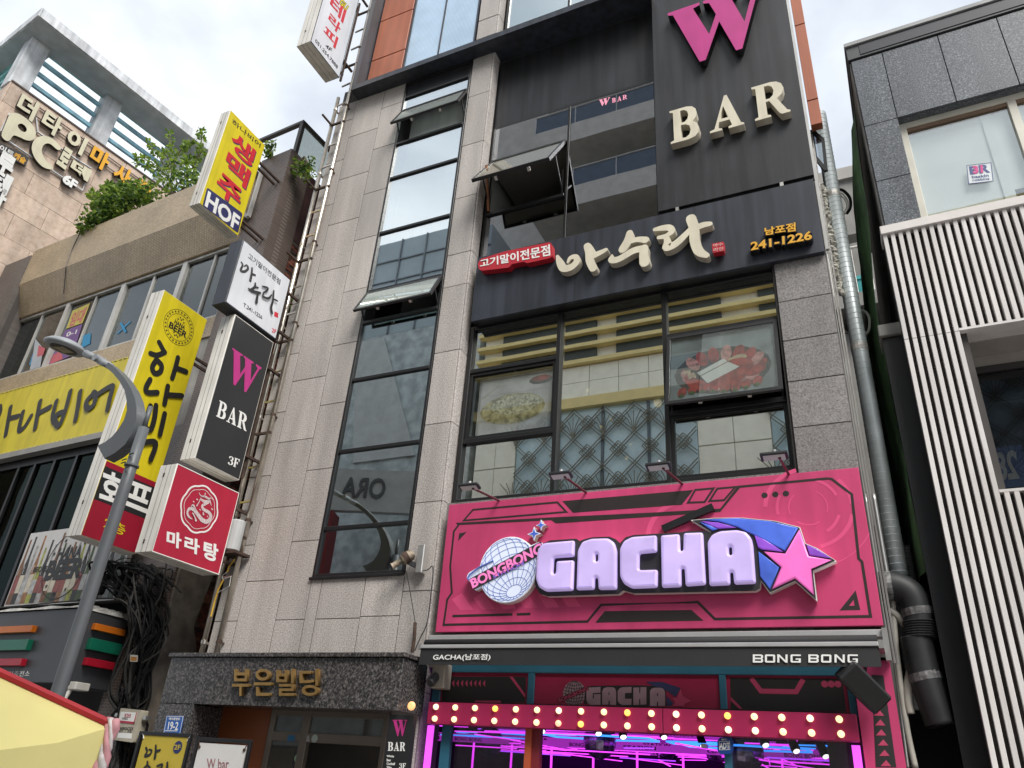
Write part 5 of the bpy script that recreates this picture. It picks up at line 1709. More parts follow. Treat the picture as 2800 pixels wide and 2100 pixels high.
PBx = FA(8.75)
a0, a1 = PBx.m('3', 1395, 350), PBx.m('3', 1440, 165)
MB().lathe([(0.11, 0), (0.13, 0.02), (0.13, a1[1] - a0[1] - 0.02), (0.11, a1[1] - a0[1])], (a0[0], 8.75, a0[1]), n=16).build("case", mk("pale grey case", (0.42, 0.43, 0.43), 0.5), T)
box("bracket", rust, T, a0[0] - 0.15, a0[0] + 0.2, 8.65, 8.98, a0[1] - 0.05, a0[1] - 0.01)
# ================================================================== neighbouring low building on the left
LB = Pl((-10.5, 9.0), (0.9983, -0.059))
tile_b = tiled("beige mosaic tile", (0.64, 0.50, 0.32), (0.47, 0.355, 0.215), (0.24, 0.185, 0.12), 0.055, 0.036, 0.16, 0.35, var=0.22)
tile_g = tiled("grey mosaic tile", (0.20, 0.175, 0.16), (0.15, 0.13, 0.12), (0.09, 0.08, 0.075), 0.05, 0.035, 0.14, 0.5)
tile_d = tiled("dark brown strip tile", (0.115, 0.085, 0.072), (0.085, 0.06, 0.052), (0.20, 0.17, 0.15), 0.09, 0.045, 0.10, 0.45, 0.5)
maroon = mk("maroon painted wall", (0.055, 0.022, 0.022), 0.8, var=0.3, streak=0.25)
alu_w = mk("pale aluminium window frame", (0.55, 0.54, 0.51), 0.4, 0.3, var=0.12, streak=0.15)
LD = thing("beer_hall_building", "low building with beige mosaic tiled parapet and aluminium strip windows", "building", (-15, 10, 0))
LF = LB.off(0.35)
vt = 0.5 * (LF.m('1', 210, 1510)[1] + LF.m('1', 1175, 1130)[1])
vc = LF.m('1', 1090, 1345)[1]
ul = LF.m('1', 212, 1510)[0]
b = MB()
b.pb(LF, ul, -0.95, vc, vt, -0.5, 0)
b.hexa([LB.p(ul, 11.62, 0.02), LB.p(-0.95, 11.62, 0.02), LB.p(-0.95, 11.62, -0.15), LB.p(ul, 11.62, -0.15), LF.p(ul, vc, 0), LF.p(-0.95, vc, 0), LF.p(-0.95, vc, -0.5), LF.p(ul, vc, -0.5)])
b.build("parapet", tile_b, LD)
MB().tube([LF.p(-7.0, vt + 0.02, 0.006), LF.p(-7.03, vt - 0.6, 0.006), LF.p(-6.98, vc, 0.006), LB.p(-7.05, 11.8, 0.12)], 0.01, 5).build("hanging_wire", black_side, LD)
pbox("left_pier", tile_g, LD, LB, -10.2, ul, 4, vt - 0.15, -0.4, 0.38)
pbox("sill_band", tile_b, LD, LB, ul, -0.95, 9.2, 9.68, -0.3, 0.02)
pbox("wall", concrete, LD, LB, ul, -0.95, 7.25, 9.2, -0.3, -0.01)
pbox("corner_pier", tile_d, LD, LB, -0.92, 0.0, 0.0, 13.9, -0.6, 0.05)
# side wall with patches of brick
SW = Pl(LB.p(0.0, 0, 0), LB.n * -1)           # runs back from the corner, faces the gap
pbox("side_wall", maroon, LD, SW, 0.62, 9, 11.8, 13.7, -0.3, -0.02)
pbox("side_wall", mk("bare mortar", (0.12, 0.095, 0.08), 0.95, var=0.4, scale=3), LD, SW, 0.0, 9, 0, 13.6, -0.35, -0.03)
rb = random.Random(3)
brick_ms = [mk("dark red brick", (0.13, 0.035, 0.022), 0.9, var=0.4, scale=9), mk("soot brick", (0.055, 0.028, 0.022), 0.9, var=0.4, scale=9), mk("pale worn brick", (0.22, 0.08, 0.05), 0.9, var=0.4, scale=9)]
bm = [MB(), MB(), MB()]
n_brick = 0
for r_ in range(112):
    z = 3.0 + r_ * 0.078
    for c in range(17):
        u = 0.02 + c * 0.225 + (0.11 if r_ % 2 else 0)
        if rb.random() < 0.10:
            continue
        if n_brick < 290 and u < 1.9 and (9.5 < z < 11.7 or 4.6 < z < 5.4):
            n_brick += 1
            pbox("brick", brick_ms[rb.choice((0, 0, 1, 1, 2))], LD, SW, u + rb.uniform(0, .015), u + 0.212, z, z + 0.068, -0.03, rb.uniform(-0.018, -0.004))
            continue
        bm[rb.choice((0, 0, 1, 1, 2))].pb(SW, u + rb.uniform(0, .015), u + 0.212, z, z + 0.068, -0.03, rb.uniform(-0.018, -0.004))
for b_, m_ in zip(bm, brick_ms):
    o = b_.build("brickwork", m_, LD)
    o["kind"] = "stuff"
plate("plaster_patch", mk("cracked old plaster", (0.20, 0.17, 0.14), 0.95, var=0.35, scale=4), LD, SW, 0.0, 0.05, [(0.0, 0), (0.75, 0), (0.62, 2.2), (0.80, 3.1), (0.55, 3.6), (0.70, 4.6), (0.40, 5.1), (0.5, 5.8), (0.0, 6.0)])
# roof rail with glass
b = MB()
rz = 13.9
for u_, h_ in ((-0.05, -0.1), (-2.6, -0.1)):
    b.beam(LB.p(u_, rz, h_), LB.p(u_, rz + 0.95, h_), 0.09)
b.beam(LB.p(0, rz + 0.97, -0.1), LB.p(-2.7, rz + 0.97, -0.1), 0.10, 0.07)
b.beam(LB.p(-0.05, rz + 0.97, -0.1), LB.p(-0.05, rz + 0.97, -5), 0.10, 0.07)
b.beam(LB.p(-0.05, rz, -4.5), LB.p(-0.05, rz + 0.97, -4.5), 0.09)
b.build("roof_rail", mk("dark bronze rail", (0.05, 0.042, 0.038), 0.45), LD)
gl_r = glass("rail glass", (0.85, 0.9, 0.88), 0.05, 0.6, body=(0.5, 0.52, 0.5), bodyfac=0.3)
b = MB()
b.hexa([LB.p(-0.04, rz + 0.05, -0.15), LB.p(-0.06, rz + 0.05, -0.15), LB.p(-0.06, rz + 0.05, -4.4), LB.p(-0.04, rz + 0.05, -4.4), LB.p(-0.04, rz + 0.92, -0.15), LB.p(-0.06, rz + 0.92, -0.15), LB.p(-0.06, rz + 0.92, -4.4), LB.p(-0.04, rz + 0.92, -4.4)])
b.build("rail_glass", gl_r, LD)
# third floor strip windows
zw0, zw1 = 9.70, 11.60
us_ = [-9.25, -8.05, -6.92, -5.85, -4.78, -3.72, -2.64, -1.70, -0.95]
b = MB()
for i, u_ in enumerate(us_):
    w_ = 0.075 if i % 2 == 0 else 0.03
    b.pb(LB, u_ - w_, u_ + w_, zw0, zw1, -0.14, -0.02 if i % 2 == 0 else -0.06)
for i in range(0, 8, 2):
    a, c = us_[i] + 0.075, us_[i + 2] - 0.075
    b.pb(LB, a, c, zw0, zw0 + 0.06, -0.14, -0.03).pb(LB, a, c, zw1 - 0.06, zw1, -0.14, -0.03)
b.build("window_frame", alu_w, LD)
for a, c in zip(us_, us_[1:]):
    pbox("pane", glass_old, LD, LB, a + 0.04, c - 0.04, zw0 + 0.06, zw1 - 0.06, -0.11, -0.10)
curt = mk("grey beige curtain", (0.26, 0.23, 0.17), 0.9, var=0.3, scale=6)
b = MB()
for k in range(18):
    u_ = -9.2 + k * 0.06
    b.tube([LB.p(u_, zw0, -0.35 - 0.03 * (k % 2)), LB.p(u_, zw1, -0.35 - 0.03 * (k % 2))], 0.035, 6)
b.build("curtain", curt, LD)
pbox("inner_screen", mk("pale grey screen", (0.09, 0.095, 0.10), 0.8, var=0.5), LD, LB, -8.0, -1.0, zw0, zw1, -0.75, -0.7)
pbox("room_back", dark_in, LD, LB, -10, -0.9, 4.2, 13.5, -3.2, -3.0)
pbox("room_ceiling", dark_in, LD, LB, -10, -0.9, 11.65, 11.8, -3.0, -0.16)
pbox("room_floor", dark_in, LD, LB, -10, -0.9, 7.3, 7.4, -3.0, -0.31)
pbox("roof_deck", concrete, LD, LB, -10, -0.3, 13.2, 13.3, -9, -0.51)
# window posters
PW_ = LB.off(-0.092)
poster_y = mk("yellow poster", (0.55, 0.48, 0.10), 0.6, var=0.1)
poster_p = mk("violet poster", (0.18, 0.09, 0.26), 0.6, var=0.1)
poster_r = mk("pink red print", (0.55, 0.12, 0.14), 0.6)
poster_b = mk("blue paint marks", (0.03, 0.26, 0.48), 0.6)
po = thing("window_poster", "yellow and violet rental poster inside the strip window", "poster", (-16, 9.4, 10))
plate("sheet", poster_y, po, PW_, 0, 0.002, PW_.ms('2', [(400, 440), (500, 405), (545, 285), (440, 330)]))
plate("sheet", poster_p, po, PW_, 0, 0.002, PW_.ms('2', [(290, 660), (440, 600), (500, 410), (395, 450)]))
text("lettering", "임대", poster_r, po, PW_, PW_.ms('2', [(415, 430), (490, 400), (528, 310), (445, 345)]), 0.003, 0.004, bold=0.03)
text("lettering", "0-1", white_letter, po, PW_, PW_.ms('2', [(400, 490), (460, 470), (468, 445), (408, 462)]), 0.003, 0.004, bold=0.02)
plate("red_print", poster_r, po, PW_, 0.003, 0.004, PW_.ms('2', [(300, 655), (380, 625), (370, 570), (320, 600)]))
po2 = thing("blue_window_mark", "blue taped cross on the strip window pane", "tape mark", (-15, 9.3, 10.5))
plate("tape", poster_b, po2, PW_, 0, 0.002, pline(PW_.ms('2', [(710, 470), (790, 395)]), 0.05))
plate("tape", poster_b, po2, PW_, 0.0025, 0.004, pline(PW_.ms('2', [(730, 405), (762, 462)]), 0.06))
po3 = thing("blue_window_print", "blue and red torn print inside the strip window", "poster", (-17, 9.4, 10))
plate("sheet", poster_b, po3, PW_, 0, 0.002, PW_.ms('2', [(175, 660), (235, 640), (250, 540), (205, 570)]))
plate("sheet", mk("pale torn sheet", (0.45, 0.47, 0.5), 0.7), po3, PW_, 0.0025, 0.004, PW_.ms('2', [(180, 690), (245, 670), (262, 560), (215, 500), (200, 600)]))
plate("sheet", poster_r, po3, PW_, 0.005, 0.006, PW_.ms('2', [(225, 610), (262, 600), (275, 560), (235, 540)]))
plate("sheet", poster_b, po3, PW_, 0, 0.002, PW_.ms('2', [(490, 560), (545, 530), (550, 465), (505, 480)]))

# ---- yellow fascia sign
YS = thing("beer_fascia_sign", "long yellow fascia sign with black handwritten lettering", "sign", (-16, 9.2, 7.4))
YP = LB.off(0.18)
ysx0, ysx1 = -9.6, YP.m('2', 775, 610)[0] + 0.6
ys0, ys1 = YP.m('2', 620, 1065)[1], YP.m('2', 775, 610)[1]
pbox("panel", panel_yl, YS, YP, ysx0, ysx1, ys0, ys1, -0.15, 0)
pbox("bottom_rail", mk("grey rail", (0.30, 0.29, 0.27), 0.5), YS, YP, ysx0, ysx1, ys0 - 0.13, ys0 - 0.002, -0.16, 0.02)
trim = mk("pale yellow edging clip", (0.60, 0.52, 0.16), 0.5, var=0.3, scale=20)
for z in (ys0 + 0.012, ys1 - 0.012):
    u_ = ysx0
    while u_ < ysx1 - 0.1:
        pbox("edging_clip", trim, YS, YP, u_, u_ + 0.11, z - 0.014, z + 0.014, 0.001, 0.012)
        u_ += 0.16
k3 = px_len(YP, '2', 300, 900, 20) / 20
for i, pts in enumerate(([(0, 910), (2, 945), (-12, 985)], [(65, 915), (50, 1000), (35, 1085)], [(52, 985), (112, 970)], [(140, 945), (118, 1050), (150, 1035), (190, 970)], [(245, 880), (230, 960), (215, 1045)], [(230, 955), (305, 915)],
                         [(345, 880), (325, 960), (330, 1005)], [(430, 820), (405, 920), (365, 1025), (340, 1005), (350, 960), (395, 945)], [(490, 822), (478, 910), (462, 995)],
                         [(575, 830), (530, 880), (535, 925), (570, 905), (588, 850), (570, 828)], [(580, 850), (682, 790), (672, 860), (658, 930)])):
    ribbon("brush_stroke", black_vinyl, YS, YP, 0.002 + i * 0.0025, YP.ms('2', pts), 32 * k3)

# ---- second floor windows
b = MB()
for u_ in (-9.0, -7.6, -6.2, -5.6, -4.9, -4.15, -3.5):
    b.pb(LB, u_ - 0.04, u_ + 0.04, 4.0, 7.2, -0.12, -0.02)
b.pb(LB, -9.3, -0.95, 7.05, 7.25, -0.12, -0.021)
b.build("window_frame", black_metal, LD)
b = MB()
b.pb(LB, -3.44, -3.34, 4.0, 7.05, -0.12, 0.0).pb(LB, -2.6, -2.5, 4.0, 7.05, -0.12, 0.0)
b.build("window_frame", alu_w, LD)
for a, c in ((-9.0, -7.6), (-7.6, -6.2), (-6.2, -5.6), (-5.6, -4.9), (-4.9, -4.15), (-4.15, -3.5), (-3.34, -2.6)):
    pbox("pane", glass_beer, LD, LB, a + 0.04, c - 0.04, 4.0, 7.05, -0.08, -0.07)
pbox("wall", tile_g, LD, LB, -2.5, -0.95, 4.0, 7.24, -0.3, -0.005)
red_l = mk("red paper lantern", (0.30, 0.03, 0.02), 0.7)
for u_, z in ((-5.2, 5.5), (-6.6, 5.9), (-4.5, 6.3)):
    ln = thing("paper_lantern", "red paper lantern hanging behind the dark beer hall window", "lantern", LB.p(u_, z, -0.6), "lanterns in the beer hall window")
    MB().lathe([(0.05, -0.16), (0.12, -0.1), (0.15, 0), (0.12, 0.1), (0.05, 0.16)], LB.p(u_, z, -0.6), n=12).build("lantern_body", red_l, ln)
# tilted open window beside the HOF sign
ow = MB()
E4 = LB.ms('E', [(688, 1145), (750, 1195), (893, 705), (825, 655)])
uA, uB_ = E4[0][0], E4[1][0]
for (a, c) in ((0, 1), (1, 2), (2, 3), (3, 0)):
    ow.beam(LB.p(*E4[a], 0.12), LB.p(*E4[c], 0.12), 0.06, 0.08)
ow.build("open_sash", alu_w, LD)

# ---- bottle poster board
BPd = thing("bottle_poster", "white billboard printed with a row of beer bottles under the windows", "poster", (-13.5, 9.2, 4.0))
BP = LB.off(0.22)
pts = BP.ms('3', [(20, 690), (690, 640), (750, 385), (172, 240)])
qd = [(BP.m('3', 20, 690)[0], 3.97), (BP.m('3', 690, 640)[0], 3.97), (BP.m('3', 745, 385)[0] + 0.02, 5.42), (BP.m('3', 172, 240)[0], 5.42)]
x0_, x1_ = qd[0][0], qd[1][0]
zb_, zt_ = BP.m('3', 400, 662)[1], BP.m('3', 300, 225)[1]
pbox("board", mk("white poster film", (0.56, 0.55, 0.54), 0.45, var=0.12, scale=1.5), BPd, BP, x0_, x1_, zb_, zt_, -0.08, 0)
Wd, Hd = x1_ - x0_, zt_ - zb_
cols = {'a': mk("amber bottle print", (0.18, 0.08, 0.035), 0.5, var=0.4, scale=9), 'g': mk("lime bottle print", (0.30, 0.31, 0.06), 0.5, var=0.4, scale=9), 'k': mk("dark bottle print", (0.03, 0.027, 0.025), 0.5, var=0.4, scale=9), 'o': mk("orange bottle print", (0.28, 0.13, 0.05), 0.5, var=0.4, scale=9), 'd': mk("deep green bottle print", (0.05, 0.08, 0.02), 0.5, var=0.4, scale=9), 's': mk("silver bottle print", (0.33, 0.32, 0.31), 0.5, var=0.4, scale=9)}
lbl = [mk("cream label print", (0.55, 0.50, 0.40), 0.5, var=0.15, scale=10), mk("red label print", (0.25, 0.07, 0.06), 0.5, var=0.2, scale=10), mk("grey label print", (0.42, 0.42, 0.42), 0.5, var=0.3, scale=10)]
for i, ck in enumerate("aksogksadkosgkdsaoksd"):
    cx = x0_ + Wd * (0.03 + i * 0.0465)
    w_ = Wd * 0.0225
    hh = Hd * rb.uniform(0.72, 0.92)
    z0 = zb_ + Hd * 0.03
    h = 0.002 + (i % 3) * 0.0012
    plate("bottle_print", cols[ck], BPd, BP, h - 0.001, h, [(cx - w_, z0), (cx + w_, z0), (cx + w_, z0 + hh * .52), (cx + w_ * .45, z0 + hh * .68), (cx + w_ * .38, z0 + hh), (cx - w_ * .38, z0 + hh), (cx - w_ * .45, z0 + hh * .68), (cx - w_, z0 + hh * .52)])
    plate("bottle_label", lbl[rb.randrange(3)], BPd, BP, h + 0.0002, h + 0.0008, quad_of(cx - w_ * .95, cx + w_ * .95, z0 + hh * .16, z0 + hh * .42))
    plate("bottle_highlight", lbl[2], BPd, BP, h + 0.0002, h + 0.0008, quad_of(cx - w_ * .6, cx - w_ * .35, z0 + hh * .44, z0 + hh * .56))
cpo = (x0_ + Wd * 0.47, zb_ + Hd * 0.5)
plate("emblem_ring", black_vinyl, BPd, BP, 0.008, 0.009, pline(circle(cpo, Hd * 0.44, 40), 0.016, True))
text("lettering", "HANA", black_vinyl, BPd, BP, quad_of(cpo[0] - .34, cpo[0] + .34, cpo[1] + .12, cpo[1] + .32), 0.008, 0.009, bold=0.04)
text("lettering", "BEER", black_vinyl, BPd, BP, quad_of(cpo[0] - .5, cpo[0] + .5, cpo[1] - .25, cpo[1] + .08), 0.008, 0.009, bold=0.05)
plate("emblem_star", black_vinyl, BPd, BP, 0.008, 0.009, [[(cpo[0] + math.cos(R(a0)) * Hd * .37 + math.cos(R(90 + j * 36)) * (0.045 if j % 2 == 0 else 0.02), cpo[1] + math.sin(R(a0)) * Hd * .37 + math.sin(R(90 + j * 36)) * (0.045 if j % 2 == 0 else 0.02)) for j in range(10)] for a0 in range(10, 360, 36)])
text("lettering", "SAPPORO", black_vinyl, BPd, BP, quad_of(x1_ - 0.75, x1_ - 0.1, zt_ - 0.22, zt_ - 0.1), 0.008, 0.009, bold=0.02)
text("lettering", "BECK'S", black_vinyl, BPd, BP, quad_of(x0_ + 0.55, x0_ + 0.95, zb_ + 0.62, zb_ + 0.72), 0.008, 0.009, bold=0.02)
text("lettering", "2F", black_vinyl, BPd, BP, quad_of(x1_ - 0.72, x1_ - 0.4, zb_ + 0.08, zb_ + 0.3), 0.008, 0.009, bold=0.06)
text("lettering", "2F", cols['g'], BPd, BP, quad_of(x1_ - 0.72, x1_ - 0.4, zb_ + 0.08, zb_ + 0.3), 0.0095, 0.0105, bold=0.01)

# ---- convenience store corner sign
CS = thing("convenience_store_sign", "dark grey corner sign with orange, green and red raised stripes", "sign", (-12, 8.5, 2.6))
grey_s = mk("dark grey sign sheet", (0.050, 0.053, 0.058), 0.45, var=0.08)
CX = -11.25
SP_ = BLADE(CX)
yf, _ = SP_.m('K', 665, 745)
yb_, _ = SP_.m('K', 1105, 800)
yf = min(yf, yb_ - 0.6)
PF_ = Pl((CX, yf), (0.9983, -0.059))
cz1, cz0 = PF_.m('K', 640, 748)[1], PF_.m('K', 470, 1375)[1]
MB().hexa([PF_.p(-7, cz0, 0), PF_.p(0, cz0, 0), (CX, yb_, cz0), PF_.p(-7, cz0, -(yb_ - yf)), PF_.p(-7, cz1, 0), PF_.p(0, cz1, 0), (CX, yb_, cz1), PF_.p(-7, cz1, -(yb_ - yf))]).build("case", grey_s, CS, bevel=0.01)
so_, sg_, sr_ = mk("orange stripe", (0.55, 0.14, 0.01), 0.4), mk("green stripe", (0.005, 0.13, 0.075), 0.4), mk("red stripe", (0.40, 0.008, 0.025), 0.4)
for m_, (la, lb), (ra, rb_) in ((so_, (900, 955), (932, 985)), (sg_, (1015, 1105), (1052, 1145)), (sr_, (1175, 1235), (1210, 1272))):
    ze = PF_.m('K', 290, la)[1], PF_.m('K', 290, lb)[1]
    ue = PF_.m('K', {900: 320, 1015: 290, 1175: 235}[la], la)[0]
    pbox("stripe", m_, CS, PF_, -7, ue, ze[1], ze[0], 0.002, 0.09, bevel=0.004)
    q4 = SP_.m('K', {932: 770, 1052: 735, 1210: 700}[ra], la)
    q5 = SP_.m('K', {932: 1028, 1052: 1000, 1210: 962}[ra], ra)
    zz0 = SP_.m('K', {932: 1018, 1052: 975, 1210: 950}[ra], rb_)[1]
    pbox("stripe", m_, CS, SP_, max(q4[0], yf + 0.05), min(q5[0], yb_ - 0.05), zz0, q5[1], 0.002, 0.09, bevel=0.004)
text("lettering", "편리한 행복충전소", white_letter, CS, PF_, PF_.ms('K', [(-120, 1325), (245, 1320), (255, 1272), (-105, 1280)]), 0.001, 0.004, bold=0.0)
foil = mk("crumpled white sheeting", (0.62, 0.61, 0.58), 0.35, 0.2, var=0.3, scale=12, bump=0.8, bscale=20)
b = MB()
ff = [PF_.p(-7, cz1 + 0.01, 0.03), PF_.p(0.0, cz1 + 0.01, 0.03), Vector((CX + 0.04, yb_ + 0.05, cz1 + 0.01))]
for a, c in zip(ff, ff[1:]):
    n_ = 26
    for i in range(n_):
        p0, p1 = a.lerp(c, i / n_), a.lerp(c, (i + 1) / n_)
        j0, j1 = 0.05 * math.sin(i * 1.7) * 0.3 + 0.05, 0.05 * math.sin((i + 1) * 1.7) * 0.3 + 0.05
        b.quad(p0, p1, p1 + Vector((-0.02, 0.06, j1)), p0 + Vector((-0.02, 0.06, j0)))
        b.quad(p0 + Vector((-0.02, 0.06, j0)), p1 + Vector((-0.02, 0.06, j1)), p1 + Vector((-0.12, 0.4, j1 + 0.05)), p0 + Vector((-0.12, 0.4, j0 + 0.05)))
b.build("cover_sheet", foil, CS)
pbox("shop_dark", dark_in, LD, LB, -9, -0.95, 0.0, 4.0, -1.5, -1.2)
# little lit lamps in the store soffit
for x_, y_ in ((720, 1472), (735, 1530)):
    pL = onz('K', x_, y_, 2.62)
    ll = thing("soffit_lamp", "small white ceiling lamp under the store sign", "lamp", pL, "store soffit lamps")
    MB().lathe([(0.10, 0), (0.10, 0.012)], pL, n=14).build("lamp_disc", lamp("white soffit lamp", (0.9, 0.95, 1.0), 2.0), ll)
sc2 = SP_.m('K', 600, 1420)
cm2 = thing("wall_camera", "white camera bracket under the dark grey store sign", "camera", (CX, sc2[0], sc2[1]))
o = MB()
o.box(CX - 0.1, CX + 0.14, sc2[0] - 0.05, sc2[0] + 0.2, sc2[1] - 0.02, sc2[1] + 0.09).tube([(CX, sc2[0], sc2[1]), (CX - 0.02, sc2[0] - 0.1, sc2[1] - 0.3)], 0.035, 8)
o.build("bracket", white_paint, cm2, bevel=0.01)
# ================================================================== far stone building with roof pergola
yc = BLADE(-21.0).m('1', 75, 495)[0]
SB = Pl((-21.0, yc), (0.126, 0.992))
ST = thing("stone_building", "tall building clad in pink beige stone with a concrete roof pergola", "building", (-22, yc + 5, 0))
vt = 0.5 * (SB.m('1', 75, 495)[1] + SB.m('1', 800, 1010)[1])
pstone = stone("pink beige sandstone", [(0.25, (0.48, 0.36, 0.28)), (0.5, (0.62, 0.48, 0.38)), (0.75, (0.70, 0.57, 0.47))], sc=6, rough=0.85, panel=0.14, dirt=0.2, grain2=0.15)
pbox("wall", mk("joint mortar", (0.20, 0.15, 0.12), 0.9), ST, SB, 0.0, 16, 0, vt, -6, -0.03)
rs = random.Random(9)
row = 0
z = vt
while z > vt - 9.2:
    hh = 0.78
    u = 0.0 if row % 2 else -0.75
    while u < 13:
        w_ = 1.5
        a, c = max(u, 0.0), u + w_
        pbox("stone_panel", pstone, ST, SB, a + 0.006, c - 0.006, z - hh + 0.006, z - 0.006, -0.03, rs.uniform(-0.004, 0.004))
        u += w_
    z -= hh
    row += 1
SBf = Pl(SB.p(0, 0, 0), SB.n)     # street front of the same building, runs away to the left
for r_ in range(4):
    for c in range(3):
        pbox("stone_panel", pstone, ST, Pl(SB.p(0, 0, 0) - SB.n * (1.5 * (c + 1)), SB.n), 0.006, 1.494, vt - 0.78 * (r_ + 1) + 0.006, vt - 0.78 * r_ - 0.006, 0.0, 0.03)
conc_w = mk("pale weathered concrete", (0.62, 0.64, 0.66), 0.8, var=0.22, scale=2, streak=0.2, dirt=(0.75, 0.75, 0.75))
conc_g = mk("grey painted soffit", (0.40, 0.44, 0.45), 0.85, var=0.15)
teal_r = mk("faded teal blue rail", (0.34, 0.62, 0.74), 0.7, var=0.3, scale=2.5, dirt=(0.75, 0.7, 0.66))
teal_g = mk("faded green teal beam", (0.24, 0.56, 0.56), 0.7, var=0.3, scale=2.5)
SI = SB.off(-0.25)
v_top = SI.m('1', 250, 215)[1]
pu = [SI.m('1', 190, 360)[0], SI.m('1', 640, 710)[0]]
du = pu[1] - pu[0]
pu += [pu[1] + du * 1.0, pu[1] + du * 2]
for u_ in pu:
    pbox("pergola_post", conc_w, ST, SB, u_ - 0.28, u_ + 0.28, vt, v_top, -0.6, -0.08, bevel=0.02)
SO = SB.off(0.75)
cu_, cv_ = SO.m('1', 235, 108)
ce_ = SO.m('1', 1215, 1003)
MB().hexa([SO.p(cu_, v_top, 0), SO.p(ce_[0] + 6, v_top, 0), SB.p(ce_[0] + 6, v_top, -0.35), SB.p(cu_, v_top, -0.35), SO.p(cu_, cv_, 0), SO.p(ce_[0] + 6, cv_, 0), SB.p(ce_[0] + 6, cv_, -0.35), SB.p(cu_, cv_, -0.35)]).build("pergola_roof", conc_g, ST)
MB().hexa([SB.p(cu_, v_top, -0.351), SB.p(cu_ + 0.95, v_top, -0.351), SB.p(cu_ + 0.95, v_top, -7), SB.p(cu_, v_top, -7), SB.p(cu_, cv_, -0.351), SB.p(cu_ + 0.95, cv_, -0.351), SB.p(cu_ + 0.95, cv_, -7), SB.p(cu_, cv_, -7)]).build("pergola_roof", conc_g, ST)
MB().pb(SO, cu_ - 0.02, ce_[0] + 6, v_top - 0.02, cv_ + 0.03, 0.002, 0.06).build("roof_edge", conc_w, ST)
MB().beam(SO.p(cu_ - 0.03, (v_top + cv_) / 2, 0.06), SO.p(cu_ - 0.03, (v_top + cv_) / 2, -7), 0.06, cv_ - v_top + 0.05).build("roof_edge", conc_w, ST)
rv = []
for y_ in (350, 415, 485, 548):
    rv.append(SI.m('1', 215, y_)[1])
rv = [vt + (v_top - vt) * f for f in (0.08, 0.28, 0.48, 0.68, 0.86)]
for i, v_ in enumerate(rv):
    m_ = teal_g if i == 4 else teal_r
    pbox("pergola_rail", m_, ST, SB, pu[0], pu[-1] + 1, v_ - 0.06, v_ + 0.06, -0.42, -0.32)
    b = MB()
    b.beam(SB.p(pu[0], v_, -0.3), SB.p(pu[0], v_, -7), 0.14)
    b.build("pergola_rail", teal_g, ST)
pbox("pergola_beam", teal_g, ST, SB, pu[0], pu[-1] + 1, v_top - 0.22, v_top - 0.02, -0.5, -0.36)
pbox("coping", mk("brown coping", (0.10, 0.07, 0.06), 0.7), ST, SB, -0.03, 16, vt, vt + 0.05, -0.5, 0.03)
rail_m = mk("thin roof railing", (0.35, 0.38, 0.40), 0.5)
b = MB()
for i in range(7):
    u_ = pu[1] + 0.5 + i * 0.8
    b.tube([SB.p(u_, vt, -1.2), SB.p(u_, vt + 0.5, -1.2)], 0.015, 5)
b.tube([SB.p(pu[0], vt + 0.5, -1.2), SB.p(pu[-1], vt + 0.5, -1.2)], 0.015, 5)
b.build("railing", rail_m, ST)

# ---- wall letters
SLt = SB.off(0.16)
cream_l = mk("cream channel letter", (0.62, 0.58, 0.42), 0.45, var=0.06, streak=0.06)
amber_l = mk("amber channel letter", (0.72, 0.36, 0.015), 0.45, var=0.06)
dkret = mk("dark letter return", (0.035, 0.03, 0.028), 0.6)


def chan(T, ch, UL, w_, h_, mat, bold=0.03, rk=(1, .73), dk_=(-.46, 1)):
    UR = (UL[0] + w_ * rk[0], UL[1] + w_ * rk[1])
    LL = (UL[0] + h_ * dk_[0], UL[1] + h_ * dk_[1])
    LR = (UR[0] + h_ * dk_[0], UR[1] + h_ * dk_[1])
    qd = SLt.ms('D', [LL, LR, UR, UL])
    text("letter", ch, mat, T, SLt, qd, 0.0, 0.004, bold=bold)
    text("letter_return", ch, dkret, T, SLt, qd, -0.11, -0.0005, bold=bold)


MS = thing("massage_sign", "row of cream and amber channel letters on the stone wall", "sign", SB.p(0.5, vt - 0.8, 0))
for ch, UL, w_, h_, m_ in (("더", (318, 165), 205, 225, cream_l), ("타", (640, 385), 215, 215, cream_l), ("이", (962, 640), 208, 200, cream_l), ("마", (1277, 862), 205, 200, amber_l), ("사", (1590, 1100), 180, 190, amber_l), ("지", (1870, 1285), 165, 170, amber_l)):
    chan(MS, ch, UL, w_, h_, m_, 0.04)
b = MB()
for a, c in (((520, 370), (1990, 1420)), ((470, 480), (1900, 1500))):
    b.tube([SB.p(*SB.m('D', *a), 0.05), SB.p(*SB.m('D', *c), 0.05)], 0.025, 6)
b.build("mounting_rail", mk("weathered rail", (0.40, 0.33, 0.29), 0.6), MS)
PCs = thing("internet_cafe_sign", "large rounded cream PC letters with small lettering and 6F on the stone wall", "sign", SB.p(0.3, vt - 2.5, 0))
kD = px_len(SLt, 'D', 400, 800, 40) / 40
Pout = [(150, 432), (225, 432), (330, 490), (430, 580), (480, 680), (470, 760), (420, 805), (350, 800), (260, 755), (190, 730), (165, 745), (130, 800), (95, 812), (50, 785), (18, 740), (25, 690), (80, 560), (125, 450)]
Pin = [(290, 572), (340, 610), (360, 655), (345, 688), (310, 690), (265, 660), (235, 620), (240, 585)]
